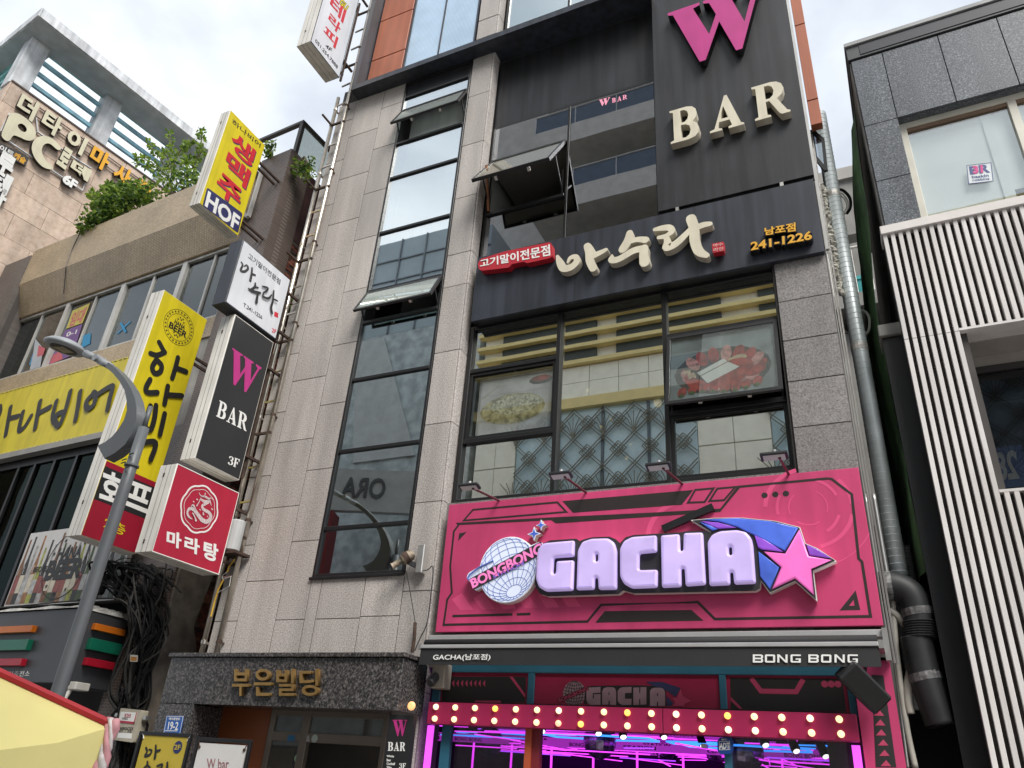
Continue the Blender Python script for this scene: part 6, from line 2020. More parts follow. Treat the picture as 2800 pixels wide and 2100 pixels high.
for h0, h1, m_, nm in ((0.0, 0.004, cream_l, "letter"), (-0.11, -0.0005, dkret, "letter_return")):
    plate(nm, m_, PCs, SLt, h0, h1, [rounded(SLt.ms('D', Pout), 0.12), rounded(SLt.ms('D', Pin), 0.05)])
    plate(nm, m_, PCs, SLt, h0, h1, stroke(SLt.ms('D', [(770, 890), (690, 815), (600, 790), (520, 830), (490, 920), (520, 1020), (590, 1110), (665, 1150)]), [a * kD for a in (80, 95, 100, 115, 125, 125, 110, 80)]))
chan(PCs, "로", (862, 885), 110, 210, cream_l, 0.05, dk_=(-.48, 1))
chan(PCs, "데", (1000, 1058), 215, 130, cream_l, 0.05, rk=(1, .70))
chan(PCs, "6", (880, 1245), 85, 100, white_letter, 0.05)
chan(PCs, "F", (975, 1315), 60, 95, white_letter, 0.05)
b = MB()
b.tube([SB.p(*SB.m('D', *a), 0.05) for a in ((120, 450), (0, 690))], 0.03, 6)
b.tube([SB.p(*SB.m('D', *a), 0.05) for a in ((100, 820), (500, 1090), (1085, 1478), (1145, 1320))], 0.03, 6)
b.tube([SB.p(*SB.m('D', *a), 0.05) for a in ((480, 690), (960, 1030), (1200, 1180))], 0.03, 6)
b.tube([SB.p(*SB.m('D', *a), 0.05) for a in ((470, 500), (490, 680))], 0.02, 6)
b.build("mounting_rail", conc_w, PCs)
KS = thing("karaoke_sign", "stacked white block letters with black sides partly out of view on the stone wall", "sign", SB.p(0.0, vt - 5, 0))
plate("name_plate", dkret, KS, SLt, -0.1, 0.0, SLt.ms('D', [(-200, 740), (340, 985), (385, 1040), (345, 1140), (-200, 860)]))
text("lettering", "화이트", white_letter, KS, SLt, SLt.ms('D', [(-120, 868), (165, 1018), (195, 958), (-90, 795)]), 0.001, 0.004, bold=0.02)
text("lettering", "캐슬", amber_l, KS, SLt, SLt.ms('D', [(175, 1025), (318, 1118), (355, 1045), (212, 958)]), 0.001, 0.004, bold=0.03)
for ch, UL in (("루", (30, 930)), ("테", (-20, 1170)), ("타", (-75, 1360))):
    chan(KS, ch, UL, 190, 215, white_letter, 0.05)

# ================================================================== plants on the low roof
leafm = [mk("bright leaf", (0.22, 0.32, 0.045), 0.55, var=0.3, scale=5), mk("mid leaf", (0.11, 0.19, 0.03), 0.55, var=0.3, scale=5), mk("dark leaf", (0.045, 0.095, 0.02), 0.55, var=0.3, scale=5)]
for m_ in leafm:
    bs = m_.node_tree.nodes["Principled BSDF"]
    tl_ = m_.node_tree.nodes.new("ShaderNodeBsdfTranslucent")
    tl_.inputs["Color"].default_value = tuple(1.5 * c_ for c_ in bs.inputs["Base Color"].default_value[:3]) + (1,)
    ms_ = m_.node_tree.nodes.new("ShaderNodeMixShader")
    ms_.inputs["Fac"].default_value = 0.4
    m_.node_tree.links.new(bs.outputs["BSDF"], ms_.inputs[1])
    m_.node_tree.links.new(tl_.outputs["BSDF"], ms_.inputs[2])
    m_.node_tree.links.new(ms_.outputs["Shader"], m_.node_tree.nodes["Material Output"].inputs["Surface"])
twig = mk("brown twig", (0.09, 0.06, 0.035), 0.8)
rl = random.Random(21)


def leaf(b, p, s, d=None):
    d = Vector((rl.gauss(0, 1), rl.gauss(0, 1), rl.gauss(0, .6))).normalized() if d is None else d
    x = d.cross(Vector((rl.gauss(0, 1), rl.gauss(0, 1), rl.gauss(0, 1)))).normalized() * s * 0.32
    n = d.cross(x).normalized() * s * 0.12
    i = len(b.v)
    b.v += [tuple(p), tuple(p + d * s * 0.5 + x - n), tuple(p + d * s), tuple(p + d * s * 0.5 - x - n), tuple(p + d * s * 0.5 + n)]
    b.f += [(i, i + 1, i + 4), (i + 1, i + 2, i + 4), (i + 2, i + 3, i + 4), (i + 3, i, i + 4)]


def shrub(label, base, blobs, n, s, stems=6, sprays=()):
    T = thing("shrub", label, "shrub", base)
    st_ = MB()
    bs_ = [MB(), MB(), MB()]
    for c, r_ in blobs:
        c = Vector(c)
        st_.tube([Vector(base), Vector(base).lerp(c, 0.5) + Vector((rl.uniform(-.1, .1), 0, 0.05)), c], [0.03, 0.02, 0.01], 5)
        for k in range(n):
            v_ = Vector((rl.gauss(0, 1), rl.gauss(0, 1), rl.gauss(0, 1))).normalized()
            rr_ = (rl.random() ** 0.45) * (1 + 0.25 * math.sin(v_.x * 5 + v_.z * 7))
            p = c + Vector((v_.x * r_[0], v_.y * r_[1], v_.z * r_[2])) * rr_
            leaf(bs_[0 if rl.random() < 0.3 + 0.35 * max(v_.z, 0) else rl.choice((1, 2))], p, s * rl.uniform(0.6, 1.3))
    for pts in sprays:
        ln_ = smooth_line(pts, 8)
        st_.tube(ln_, 0.012, 5)
        for k, p in enumerate(ln_[3:]):
            for j in range(3):
                d = Vector((rl.gauss(0, 1), rl.gauss(0, .6), rl.gauss(0.1, .6))).normalized()
                leaf(bs_[0 if rl.random() < .6 else 1], p + d * 0.04, s * 1.1, d)
    for b_, m_ in zip(bs_, leafm):
        if b_.v:
            b_.build("crown", m_, T)
    st_.build("stem", twig, T)
    return T


LR_ = LB.off(0.05)


def lp(x_, y_, h=0.0):
    P_ = LB.off(h)
    return P_.p(*P_.m('Q', x_, y_))


shrub("dense rounded green shrub hanging over the tiled parapet", lp(760, 1330, 0.0), [(lp(790, 1150, 0.15), (0.85, 0.4, 0.5)), (lp(640, 1210, 0.2), (0.6, 0.35, 0.42)), (lp(950, 1130, 0.1), (0.7, 0.35, 0.32)), (lp(700, 1060, 0.15), (0.5, 0.3, 0.25))], 380, 0.13,
      sprays=[[lp(560, 1230, .2), lp(450, 1150, .3), lp(330, 1120, .35), lp(240, 1040, .4)], [lp(600, 1010, .2), lp(500, 980, .25), lp(450, 1000, .3)], [lp(560, 1000, .2), lp(530, 950, .2), lp(540, 930, .2)]])
shrub("leafy yellow green shrub trailing down at the parapet end", lp(420, 1400, 0.1), [(lp(430, 1290, 0.2), (0.7, 0.35, 0.5)), (lp(330, 1480, 0.3), (0.55, 0.3, 0.35)), (lp(520, 1380, 0.25), (0.5, 0.3, 0.3))], 200, 0.16,
      sprays=[[lp(300, 1500, .3), lp(200, 1560, .38), lp(100, 1600, .4)], [lp(420, 1220, .2), lp(340, 1150, .2), lp(300, 1060, .2)]])
shrub("tall airy sapling with light green leaves above the parapet", lp(1430, 1130, 0.0), [(lp(1400, 900, 0), (0.55, 0.4, 0.5)), (lp(1640, 800, 0), (0.6, 0.4, 0.4)), (lp(1480, 1020, 0), (1.0, 0.4, 0.32)), (lp(1760, 900, 0), (0.45, 0.4, 0.4))], 120, 0.12,
      sprays=[[lp(1430, 900), lp(1440, 600), lp(1440, 380), lp(1400, 180)], [lp(1400, 800), lp(1300, 600), lp(1180, 420), lp(1090, 310)], [lp(1450, 700), lp(1550, 470), lp(1650, 360), lp(1730, 320)], [lp(1300, 900), lp(1200, 740), lp(1050, 660), lp(930, 620)],
              [lp(1350, 800), lp(1200, 650), lp(1050, 560), lp(940, 530)], [lp(1750, 700), lp(1830, 480), lp(1880, 250), lp(1860, 130)], [lp(1700, 760), lp(1820, 560), lp(1900, 420)], [lp(1450, 800), lp(1390, 560), lp(1290, 430)], [lp(1600, 700), lp(1640, 600), lp(1680, 560)]])
PVn = LB.off(-0.1)


def lv(x_, y_, h=-0.1):
    P_ = LB.off(h)
    return P_.p(*P_.m('1', x_, y_))


shrub("green creeper hanging from the roof rail beside the steel pipes", lv(1840, 950), [(lv(1840, 1000), (0.3, 0.2, 0.2)), (lv(1810, 1035), (0.2, 0.15, 0.18)), (lv(1870, 1050), (0.18, 0.15, 0.3))], 60, 0.10, sprays=[[lv(1790, 1000), lv(1760, 950), lv(1755, 935)]])
shrub("small green creeper above the dark tiled pier", lv(1640, 900, 0.1), [(lv(1640, 885, 0.1), (0.16, 0.12, 0.12)), (lv(1622, 930, 0.1), (0.1, 0.1, 0.16))], 60, 0.10)
shrub("small weed growing out of the brick side wall", SW.p(0.9, 10.2, 0.05), [(SW.p(0.9, 10.25, 0.2), (0.3, 0.3, 0.25))], 70, 0.12)

# ================================================================== street lamp
LPp = FA(6.0)
lamp_g = mk("grey painted lamp post", (0.115, 0.125, 0.135), 0.45, var=0.06)
lamp_l = mk("light grey lamp casting", (0.30, 0.32, 0.34), 0.4, var=0.06)
pb_ = LPp.m('K', 490, 1500)
pm_ = LPp.m('L', 1535, 1150)
pt_ = LPp.m('L', 1590, 925)
xp = 0.5 * (pb_[0] + pm_[0])
SL = thing("street_lamp", "grey street lamp with crescent arm and oval LED head", "street lamp", (xp, 6.0, 0.12))
MB().tube([(xp, 6, 0.1), (xp, 6, 0.6), (xp, 6, pm_[1] - 0.9), (xp, 6, pm_[1])], [0.10, 0.085, 0.072, 0.068], 20).build("pole", lamp_g, SL, smooth=True)
MB().tube([(xp, 6, pm_[1]), (xp, 6, pt_[1])], [0.030, 0.030], 14).build("pole_tip", lamp_g, SL, smooth=True)
MB().lathe([(0.09, 0), (0.09, 0.02), (0.08, 0.03)], (xp, 6, LPp.m('L', 1380, 1570)[1]), n=16).build("collar", lamp_g, SL)
b = MB()
for x_, y_ in ((1375, 1420), (1455, 1440), (1345, 1525), (1420, 1545), (1478, 1455), (1440, 1600)):
    u_, v_ = LPp.m('L', x_, y_)
    b.tube([(xp - 0.1 if u_ < xp else xp, 5.92, v_), (xp + 0.0 if u_ < xp else xp + 0.1, 5.9, v_)], 0.008, 5)
b.build("bolt", black_side, SL)
outer = [(1180, 1500), (1290, 1440), (1400, 1350), (1480, 1220), (1520, 1080), (1525, 960), (1505, 850), (1460, 740), (1390, 630), (1300, 530), (1215, 462)]
inner = [(1185, 512), (1265, 580), (1340, 670), (1395, 770), (1415, 870), (1420, 980), (1390, 1080), (1330, 1180), (1260, 1265), (1180, 1325), (1105, 1360)]
plate("crescent_arm", lamp_g, SL, LPp, -0.075, 0.075, LPp.ms('L', outer + inner))
j0, j1 = LPp.m('L', 1200, 485), LPp.m('L', 930, 345)
MB().tube([LPp.p(*j0), LPp.p(j0[0] + (j1[0] - j0[0]) * .45, j0[1] + (j1[1] - j0[1]) * .45)], 0.05, 14).build("arm_sleeve", lamp_l, SL, smooth=True)
km = LPp.m('L', 1070, 408)
MB().tube([LPp.p(km[0], km[1], -0.08), LPp.p(km[0], km[1], 0.08)], 0.055, 14).build("knuckle", lamp_l, SL)
MB().tube([LPp.p(*km), LPp.p(*j1)], [0.038, 0.06], 12).build("head_neck", lamp_l, SL, smooth=True)
hc = LPp.m('L', 705, 262)
H0 = LPp.p(*hc)
axh = (LPp.p(*j1) - H0)
tilt = math.atan2(axh.z, axh.x)
hd = MB().lathe([(0.02, 0.10), (0.15, 0.085), (0.25, 0.05), (0.305, 0.0), (0.31, -0.02), (0.29, -0.05), (0.2, -0.055), (0.02, -0.055)][::-1], (0, 0, 0), n=28)
o = hd.build("head", lamp_l, SL, smooth=True)
tm = Matrix.Translation(H0) @ Matrix.Rotation(R(10), 4, 'Y') @ Matrix.Diagonal((1.05, 0.95, 1.0, 1))
o.data.transform(tm)
o = MB().lathe([(0.20, -0.062), (0.20, -0.056)], (0, 0, 0), n=24).build("led_plate", mk("dark lens plate", (0.05, 0.05, 0.045), 0.5), SL)
o.data.transform(tm)
for dx_ in (-0.08, 0.0, 0.08):
    o = MB().box(dx_ - 0.03, dx_ + 0.03, -0.1, 0.1, -0.068, -0.062).build("led_strip", mk("pale led strip", (0.42, 0.36, 0.24), 0.4), SL)
    o.data.transform(tm)

# ================================================================== cables in the gap
cab_m = [mk("black cable", (0.007, 0.007, 0.008), 0.7, spec=0.25), mk("grey cable", (0.045, 0.042, 0.038), 0.7, spec=0.25), mk("dark cable", (0.014, 0.014, 0.015), 0.7, spec=0.25)]
CB = thing("cable_bundle", "tangle of black telephone cables hanging down the gap between the buildings", "cables", (-10.2, 8.7, 0))
rc = random.Random(17)
PCb = FA(8.75)
tops = [(860, 400), (900, 390), (950, 380), (1000, 378), (1060, 372), (1120, 375), (1180, 372), (1230, 378), (1290, 385), (1350, 400)]
for i in range(46):
    tx, ty = rc.choice(tops)
    tx += rc.uniform(-40, 40)
    ty += rc.uniform(-10, 40)
    mxx = 1210 + rc.uniform(-80, 120)
    pts = [(tx, ty), (tx + rc.uniform(-20, 60), ty + rc.uniform(60, 160)), (mxx + rc.uniform(-30, 30), 800 + rc.uniform(-120, 120)), (mxx - 50 + rc.uniform(-40, 40), 1150 + rc.uniform(-60, 60)), (1190 - rc.uniform(0, 170), 1480), (1090 - rc.uniform(-60, 130), 1720), (1040, 2100)]
    dep = [rc.uniform(-0.25, 0.25) for _ in pts]
    MB().tube(smooth_line([PCb.p(*PCb.m('K', *p_), d_) for p_, d_ in zip(pts, dep)], 5), rc.choice((0.009, 0.013, 0.016, 0.022)), 5).build("cable", rc.choice((cab_m[0], cab_m[0], cab_m[1], cab_m[2])), CB)
for i in range(16):
    a = (860 + rc.uniform(-20, 40), 480 + rc.uniform(-80, 100))
    pts = [(a[0], a[1] + rc.uniform(0, 60)), (a[0] + 40, a[1] - 60), (1050 + rc.uniform(-80, 120), 375 + rc.uniform(-10, 50)), (1280 + rc.uniform(-80, 80), 400 + rc.uniform(-10, 60)), (1400 + rc.uniform(-60, 120), 520 + rc.uniform(-60, 140))]
    MB().tube(smooth_line([PCb.p(*PCb.m('K', *p_), rc.uniform(0, 0.3)) for p_ in pts], 5), rc.choice((0.008, 0.012, 0.02)), 5).build("cable", cab_m[rc.choice((0, 0, 2))], CB)
for x_, y_ in ((1040, 560), (1100, 540), (1075, 600), (880, 560), (910, 560)):
    p0 = PCb.p(*PCb.m('K', x_, y_), 0.1)
    MB().lathe([(0.03, 0), (0.055, 0.03), (0.055, 0.3), (0.03, 0.34)], p0 - Vector((0, 0, 0.17)), (0.1, 0, 1), 10).build("splice_case", cab_m[2], CB)
for pts in ([(740, 700), (900, 690), (1100, 700), (1230, 830), (1275, 1000), (1270, 1110)], [(1480, 400), (1440, 640), (1390, 740)], [(1600, 640), (1470, 500), (1380, 420)], [(1280, 1225), (1420, 1140), (1480, 1050), (1470, 960)], [(0, 770), (300, 745), (620, 715), (830, 705)]):
    MB().tube(smooth_line([PCb.p(*PCb.m('K', *p_), 0.2) for p_ in pts], 6), 0.014, 5).build("cable", cab_m[1], CB)
ct = thing("cable_tag", "small orange printed tag tied to the hanging cables", "tag", PCb.p(*PCb.m('K', 1125, 1170), 0.3))
PTg = FA(8.45)
plate("tag_card", mk("white card", (0.6, 0.58, 0.52), 0.6), ct, PTg, 0, 0.004, PTg.ms('K', [(1092, 1195), (1155, 1198), (1160, 1142), (1096, 1138)]))
plate("tag_print", mk("orange print", (0.55, 0.22, 0.03), 0.6, var=0.5, scale=60), ct, PTg, 0.0045, 0.006, PTg.ms('K', [(1098, 1188), (1150, 1190), (1152, 1158), (1100, 1155)]))
# telecom box
TB = thing("telecom_box", "beige telecom meter box with 5G sticker among the cables", "utility box", (-10, 8.5, 1.4))
PTB = FA(8.5)
beige = mk("beige box plastic", (0.42, 0.38, 0.30), 0.5, var=0.12, scale=5)
plate("case", beige, TB, PTB, -0.14, 0.0, rounded(PTB.ms('J', [(28, 360), (160, 378), (217, 155), (75, 140)]), 0.02))
plate("sticker", white_letter, TB, PTB, 0.001, 0.003, PTB.ms('J', [(58, 240), (170, 252), (190, 172), (78, 165)]))
red_s = mk("red sticker print", (0.42, 0.03, 0.06), 0.5)
plate("sticker_red", red_s, TB, PTB, 0.0035, 0.005, PTB.ms('J', [(102, 205), (143, 208), (147, 182), (107, 180)]))
plate("sticker_red", red_s, TB, PTB, 0.0035, 0.005, PTB.ms('J', [(58, 240), (170, 252), (174, 236), (62, 225)]))
plate("sticker_red", red_s, TB, PTB, 0.0035, 0.005, PTB.ms('J', [(170, 252), (190, 172), (184, 172), (164, 250)]))
text("lettering", "5G", white_letter, TB, PTB, PTB.ms('J', [(110, 202), (138, 204), (141, 186), (113, 184)]), 0.006, 0.007, bold=0.02)
text("lettering", "GiGA", black_vinyl, TB, PTB, PTB.ms('J', [(85, 218), (125, 222), (128, 210), (88, 206)]), 0.0035, 0.005, bold=0.02)
text("lettering", "A05GCZ5", black_vinyl, TB, PTB, PTB.ms('J', [(64, 290), (158, 293), (162, 275), (68, 271)]), 0.001, 0.003, bold=0.02)
text("lettering", "21 - 12", black_vinyl, TB, PTB, PTB.ms('J', [(62, 308), (148, 312), (151, 297), (65, 292)]), 0.001, 0.003, bold=0.02)
plate("number_grid", white_letter, TB, PTB, 0.001, 0.002, PTB.ms('J', [(52, 345), (150, 352), (155, 315), (60, 310)]))
b = MB()
for x_, y_ in ((225, 205), (190, 335), (30, 185)):
    u_, v_ = PTB.m('J', x_, y_)
    b.pb(PTB, u_ - 0.03, u_ + 0.03, v_ - 0.025, v_ + 0.025, -0.12, -0.03)
b.build("lug", alu, TB)

# ================================================================== parasol
def ray_y(k, x, y, Y):
    r = ray(*q(k, x, y))
    return EYE + r * (Y / r.y)


c1 = ray_y('T', 304, 1988, 3.1)
apex = onz('T', -560, 1586, 2.32)
B_ = Vector((apex.x, apex.y, c1.z))
d_ = c1 - B_
pr_ = Vector((d_.y, -d_.x, 0))
if pr_.y > 0:
    pr_ = -pr_
c2, c3, c4 = B_ + pr_ - Vector((0, 0, 0.75)), B_ - d_, B_ - pr_
mid_ = B_
ndir = Vector((0, 0, 1))
PR = thing("parasol", "yellow stall parasol with red binding along its seams", "parasol", (mid_.x, mid_.y, 0))
ycl = mk("yellow parasol cloth", (0.72, 0.64, 0.26), 0.75, var=0.08, scale=1.5)
bsd = ycl.node_tree.nodes["Principled BSDF"]
rcl = mk("red parasol cloth", (0.42, 0.02, 0.03), 0.7, var=0.1)
for k, (a, c) in enumerate(((c1, c2), (c2, c3), (c3, c4), (c4, c1))):
    b = MB()
    n_, m2 = 10, 10
    grid = []
    for i in range(n_ + 1):
        for j in range(m2 + 1):
            s, t = i / n_, j / m2
            p = a.lerp(c, s).lerp(apex, t)
            p.z -= 0.10 * math.sin(math.pi * s) * (1 - t) * t * 2.2 + 0.02 * math.sin(s * 17) * (1 - t)
            grid.append(p)
    i0 = len(b.v)
    b.v += [tuple(p) for p in grid]
    for i in range(n_):
        for j in range(m2):
            q_ = i * (m2 + 1) + j
            b.f.append((q_, q_ + m2 + 1, q_ + m2 + 2, q_ + 1))
    b.build("canopy_panel", ycl, PR, smooth=True)
    b = MB()
    for i in range(n_):
        a_, c_ = a.lerp(c, i / n_), a.lerp(c, (i + 1) / n_)
        z0, z1 = 0.02 * math.sin(i / n_ * 17), 0.02 * math.sin((i + 1) / n_ * 17)
        b.quad(a_ - Vector((0, 0, 0.62 + z0)), c_ - Vector((0, 0, 0.62 + z1)), c_ - Vector((0, 0, z1)), a_ - Vector((0, 0, z0)))
    b.build("valance", ycl, PR, smooth=True)
for cnr in (c1, c2, c3, c4):
    dn = Vector((0, 0, 0.012))
    MB().tube([cnr + dn, cnr.lerp(apex, 0.5) + dn, apex + dn], 0.022, 6).build("seam_binding", rcl, PR)
    MB().tube([cnr - Vector((0, 0, 0.03)), apex - Vector((0, 0, 0.1))], 0.012, 6).build("rib", alu, PR)
MB().tube([(mid_.x, mid_.y, 0), (mid_.x, mid_.y, mid_.z - 0.3), apex + ndir * 0.05], 0.025, 12).build("pole", alu, PR)
MB().lathe([(0.3, 0), (0.3, 0.08), (0.05, 0.12)], (mid_.x, mid_.y, 0), n=20).build("base", core, PR)
kn = thing("cloth_knot", "twisted pink and white cloth tied at the parasol corner", "cloth", c1)
pk_c = mk("pale pink cloth", (0.62, 0.30, 0.32), 0.7, var=0.25, scale=12)
wh_c = mk("white shiny cloth", (0.62, 0.58, 0.56), 0.5, var=0.3, scale=18)
for i, (m_, o_, r_) in enumerate(((pk_c, 0.0, 0.022), (wh_c, 1.6, 0.019), (pk_c, 3.2, 0.021), (wh_c, 4.6, 0.016))):
    MB().tube([c1 + Vector((0.018 * math.cos(o_ + k * 0.9), 0.018 * math.sin(o_ + k * 0.9), 0.04 - k * 0.045)) for k in range(12)], [r_ * (0.9 + 0.35 * math.sin(k * 1.3 + i)) for k in range(12)], 8).build("strand", m_, kn, smooth=True)
# ================================================================== right-hand building with white slats
RBp = Pl((0.72, 9.0), (0.9997, -0.0233))
RD = thing("slatted_building", "building with blue grey granite top floor and white vertical slats below", "building", (4, 12, 0))
zl = RBp.m('7', 1345, 1385)[1]
ztop = RBp.m('7', 1175, 372)[1]
# granite top floor: slabs round the window opening
wz1, wz0 = RBp.m('7', 1445, 712)[1], zl
wu0 = RBp.m('7', 1448, 712)[0]
uu = [RBp.m('7', 1180, 372)[0], RBp.m('7', 1355, 332)[0], RBp.m('7', 1690, 225)[0], RBp.m('7', 2045, 110)[0]]
step = uu[3] - uu[2]
ucuts = [0.05, uu[1], uu[2], uu[3], uu[3] + step, uu[3] + 2 * step, uu[3] + 3 * step]
for a, c in zip(ucuts, ucuts[1:]):
    pbox("granite_slab", granite_bl, RD, RBp, a + 0.005, c - 0.005, wz1 + 0.004, ztop - 0.004, -0.04, 0.0, bevel=0.003)
zsl = [wz1, RBp.m('7', 1520, 1050)[1], zl]
for a, c in zip(zsl[1:], zsl):
    pbox("granite_slab", granite_bl, RD, RBp, 0.05 + 0.005, wu0 - 0.005, a + 0.005, c - 0.005, -0.04, 0.0, bevel=0.003)
pbox("reveal", granite_bl, RD, RBp, wu0 - 0.03, wu0, wz0, wz1, -0.35, -0.041)
pbox("reveal", granite_bl, RD, RBp, wu0, 10, wz1, wz1 + 0.03, -0.35, -0.041)
pbox("wall", core, RD, RBp, 0.05, wu0 - 0.03, zl, ztop, -5, -0.045)
pbox("wall", core, RD, RBp, wu0 - 0.03, 10, wz1 + 0.031, ztop, -5, -0.045)
pbox("roof_cap", mk("dark roof flashing", (0.055, 0.06, 0.065), 0.5, var=0.1), RD, RBp, 0.02, 10, ztop + 0.03, ztop + 0.30, -5, 0.02)
pbox("cap_lip", mk("pale roof lip", (0.30, 0.31, 0.31), 0.6, var=0.2), RD, RBp, 0.0, 10, ztop + 0.301, ztop + 0.37, -5, 0.05)
pbox("cap_groove", mk("navy flashing", (0.022, 0.025, 0.035), 0.5), RD, RBp, 0.2, 10, ztop + 0.07, ztop + 0.26, 0.021, 0.03)
# top floor window
frm = mk("cream window frame", (0.60, 0.58, 0.50), 0.5, var=0.1)
b = MB()
b.pb(RBp, wu0, wu0 + 0.09, wz0, wz1, -0.25, -0.14).pb(RBp, wu0 + 0.09, 10, wz1 - 0.10, wz1, -0.25, -0.141)
mu_ = RBp.m('7', 2190, 800)[0]
b.pb(RBp, mu_, mu_ + 0.10, wz0, wz1 - 0.1, -0.25, -0.142)
b.build("window_frame", frm, RD, bevel=0.006)
pbox("frame_band", mk("brown frame", (0.20, 0.13, 0.085), 0.6), RD, RBp, wu0, 10, wz1 - 0.16, wz1 - 0.101, -0.3, -0.16)
glass_w = glass("milky window glass", (0.96, 0.98, 0.97), 0.20, 1.0, (0.97, 1.0, 0.99), wav=0.01)
pbox("pane", glass_w, RD, RBp, wu0 + 0.09, mu_, wz0, wz1 - 0.16, -0.2, -0.19)
pbox("pane", glass_w, RD, RBp, mu_ + 0.10, 9, wz0, wz1 - 0.16, -0.2, -0.19)
rbl = mk("white roller blind cloth", (0.84, 0.86, 0.84), 0.8, var=0.04)
u_ = wu0 + 0.12
wj = RBp.m('7', 1990, 720)[0]
for a, c, z in ((wu0 + 0.1, wj, wz0 + 0.02), (wj + 0.06, mu_ + 0.6, wz0 + 0.35), (mu_ + 0.65, 8, wz0 + 0.1)):
    pbox("roller_blind", rbl, RD, RBp, a, c, z, wz1 - 0.1, -0.26, -0.25)
pbox("inner_post", rbl, RD, RBp, wj - 0.02, wj + 0.10, wz0, wz1, -0.245, -0.225)
pbox("room_back", mk("pale room wall", (0.40, 0.42, 0.40), 0.9), RD, RBp, wu0 - 0.03, 10, wz0, wz1 + 0.03, -2.6, -2.5)
# ice cream brand sticker
IC = thing("window_sticker", "square pink and blue ice cream shop sticker on the upper window", "sticker", RBp.p(wu0 + 1, wz0 + 0.5, -0.1))
PI = RBp.off(-0.188)
plate("sheet", mk("clear white sheet", (0.62, 0.66, 0.68), 0.5), IC, PI, 0, 0.002, PI.ms('7', [(1878, 1112), (2025, 1095), (2012, 985), (1866, 1002)]))
nv, pkk = mk("navy sticker ink", (0.05, 0.08, 0.22), 0.5), mk("pink sticker ink", (0.60, 0.06, 0.25), 0.5)
plate("sheet_rim", nv, IC, PI, 0.0025, 0.004, pline(PI.ms('7', [(1878, 1112), (2025, 1095), (2012, 985), (1866, 1002)]), 0.008, True))
text("lettering", "BR", nv, IC, PI, PI.ms('7', [(1890, 1055), (2000, 1042), (1994, 995), (1882, 1010)]), 0.0025, 0.004, bold=0.04)
text("lettering", "31", pkk, IC, PI, PI.ms('7', [(1908, 1050), (1962, 1044), (1958, 1002), (1904, 1008)]), 0.0045, 0.006, bold=0.05)
text("lettering", "baskin", nv, IC, PI, PI.ms('7', [(1898, 1080), (1998, 1070), (1996, 1052), (1896, 1064)]), 0.0025, 0.004, bold=0.02)
text("lettering", "robbins", nv, IC, PI, PI.ms('7', [(1902, 1098), (2002, 1088), (2000, 1074), (1900, 1084)]), 0.0025, 0.004, bold=0.02)
# slats
ledge = mk("off white ledge", (0.66, 0.62, 0.60), 0.5, var=0.06)
pbox("ledge", ledge, RD, RBp, -0.02, 10, zl - 0.13, zl, -0.3, 0.06, bevel=0.006)
slat_w = mk("white powder coated slat", (0.70, 0.67, 0.655), 0.45, var=0.10, scale=1.0, streak=0.08, dirt=(0.88, 0.87, 0.85), orand=0.10)
pbox("slat_backing", mk("dark brown grey backing", (0.052, 0.047, 0.044), 0.8, var=0.15), RD, RBp, 0.0, 0.66, 0, zl - 0.13, -0.15, -0.06)
ou0, oz1, oz0 = RBp.m('8', 1832, 456)[0], RBp.m('8', 1832, 456)[1], RBp.m('8', 2068, 1418)[1]
pbox("slat_backing", mk("dark brown grey backing", (0.052, 0.047, 0.044), 0.8), RD, RBp, 0.661, 10, oz1 + 0.02, zl - 0.13, -0.15, -0.06)
pbox("slat_backing", mk("dark brown grey backing", (0.052, 0.047, 0.044), 0.8), RD, RBp, 0.661, 10, 0, oz0 - 0.03, -0.15, -0.06)
pitch = (RBp.m('7', 1955, 1300)[0] - RBp.m('7', 1385, 1420)[0]) / 12
jz = RBp.m('8', 1700, 480)[1]
n_s = int(3.4 / pitch)
sw_ = pitch * 0.54
for i in range(n_s):
    u_ = 0.0 + i * pitch
    if u_ + sw_ < ou0 + 0.02:
        pbox("slat", slat_w, RD, RBp, u_, u_ + sw_, 0, jz - 0.003, -0.055, 0.03, bevel=0.003)
        pbox("slat", slat_w, RD, RBp, u_, u_ + sw_, jz + 0.003, zl - 0.13, -0.055, 0.03, bevel=0.003)
    else:
        pbox("slat", slat_w, RD, RBp, u_, u_ + sw_, oz1 + 0.03, zl - 0.13, -0.055, 0.03, bevel=0.003)
        pbox("slat", slat_w, RD, RBp, u_, u_ + sw_, 0, oz0 - 0.03, -0.055, 0.03, bevel=0.003)
pbox("wall", core, RD, RBp, 0.031, ou0 - 0.04, 0, zl - 0.14, -6, -0.16)
pbox("wall", core, RD, RBp, ou0 - 0.04, 10, oz1 + 0.04, zl - 0.14, -6, -0.16)
pbox("wall", core, RD, RBp, ou0 - 0.04, 10, 0, oz0 - 0.12, -6, -0.16)
pbox("opening_rail", slat_w, RD, RBp, ou0 - 0.02, 10, oz1, oz1 + 0.03, -0.3, 0.032)
pbox("opening_rail", slat_w, RD, RBp, ou0 - 0.02, 10, oz0 - 0.03, oz0, -0.3, 0.032)
ru0 = ou0 - 0.03
pbox("opening_soffit", mk("beige soffit", (0.36, 0.33, 0.30), 0.7, var=0.1), RD, RBp, ru0, 10, oz1 - 0.012, oz1 - 0.001, -0.75, -0.301)
pbox("opening_soffit", mk("beige soffit", (0.36, 0.33, 0.30), 0.7, var=0.1), RD, RBp, ru0, 10, oz1 - 0.16, oz1 - 0.013, -0.75, -0.68)
b = MB()
b.pb(RBp, ru0, 10, oz1 - 0.25, oz1 - 0.161, -0.74, -0.66).pb(RBp, ru0 - 0.05, ru0 + 0.03, oz0 - 0.1, oz1 - 0.25, -0.74, -0.662)
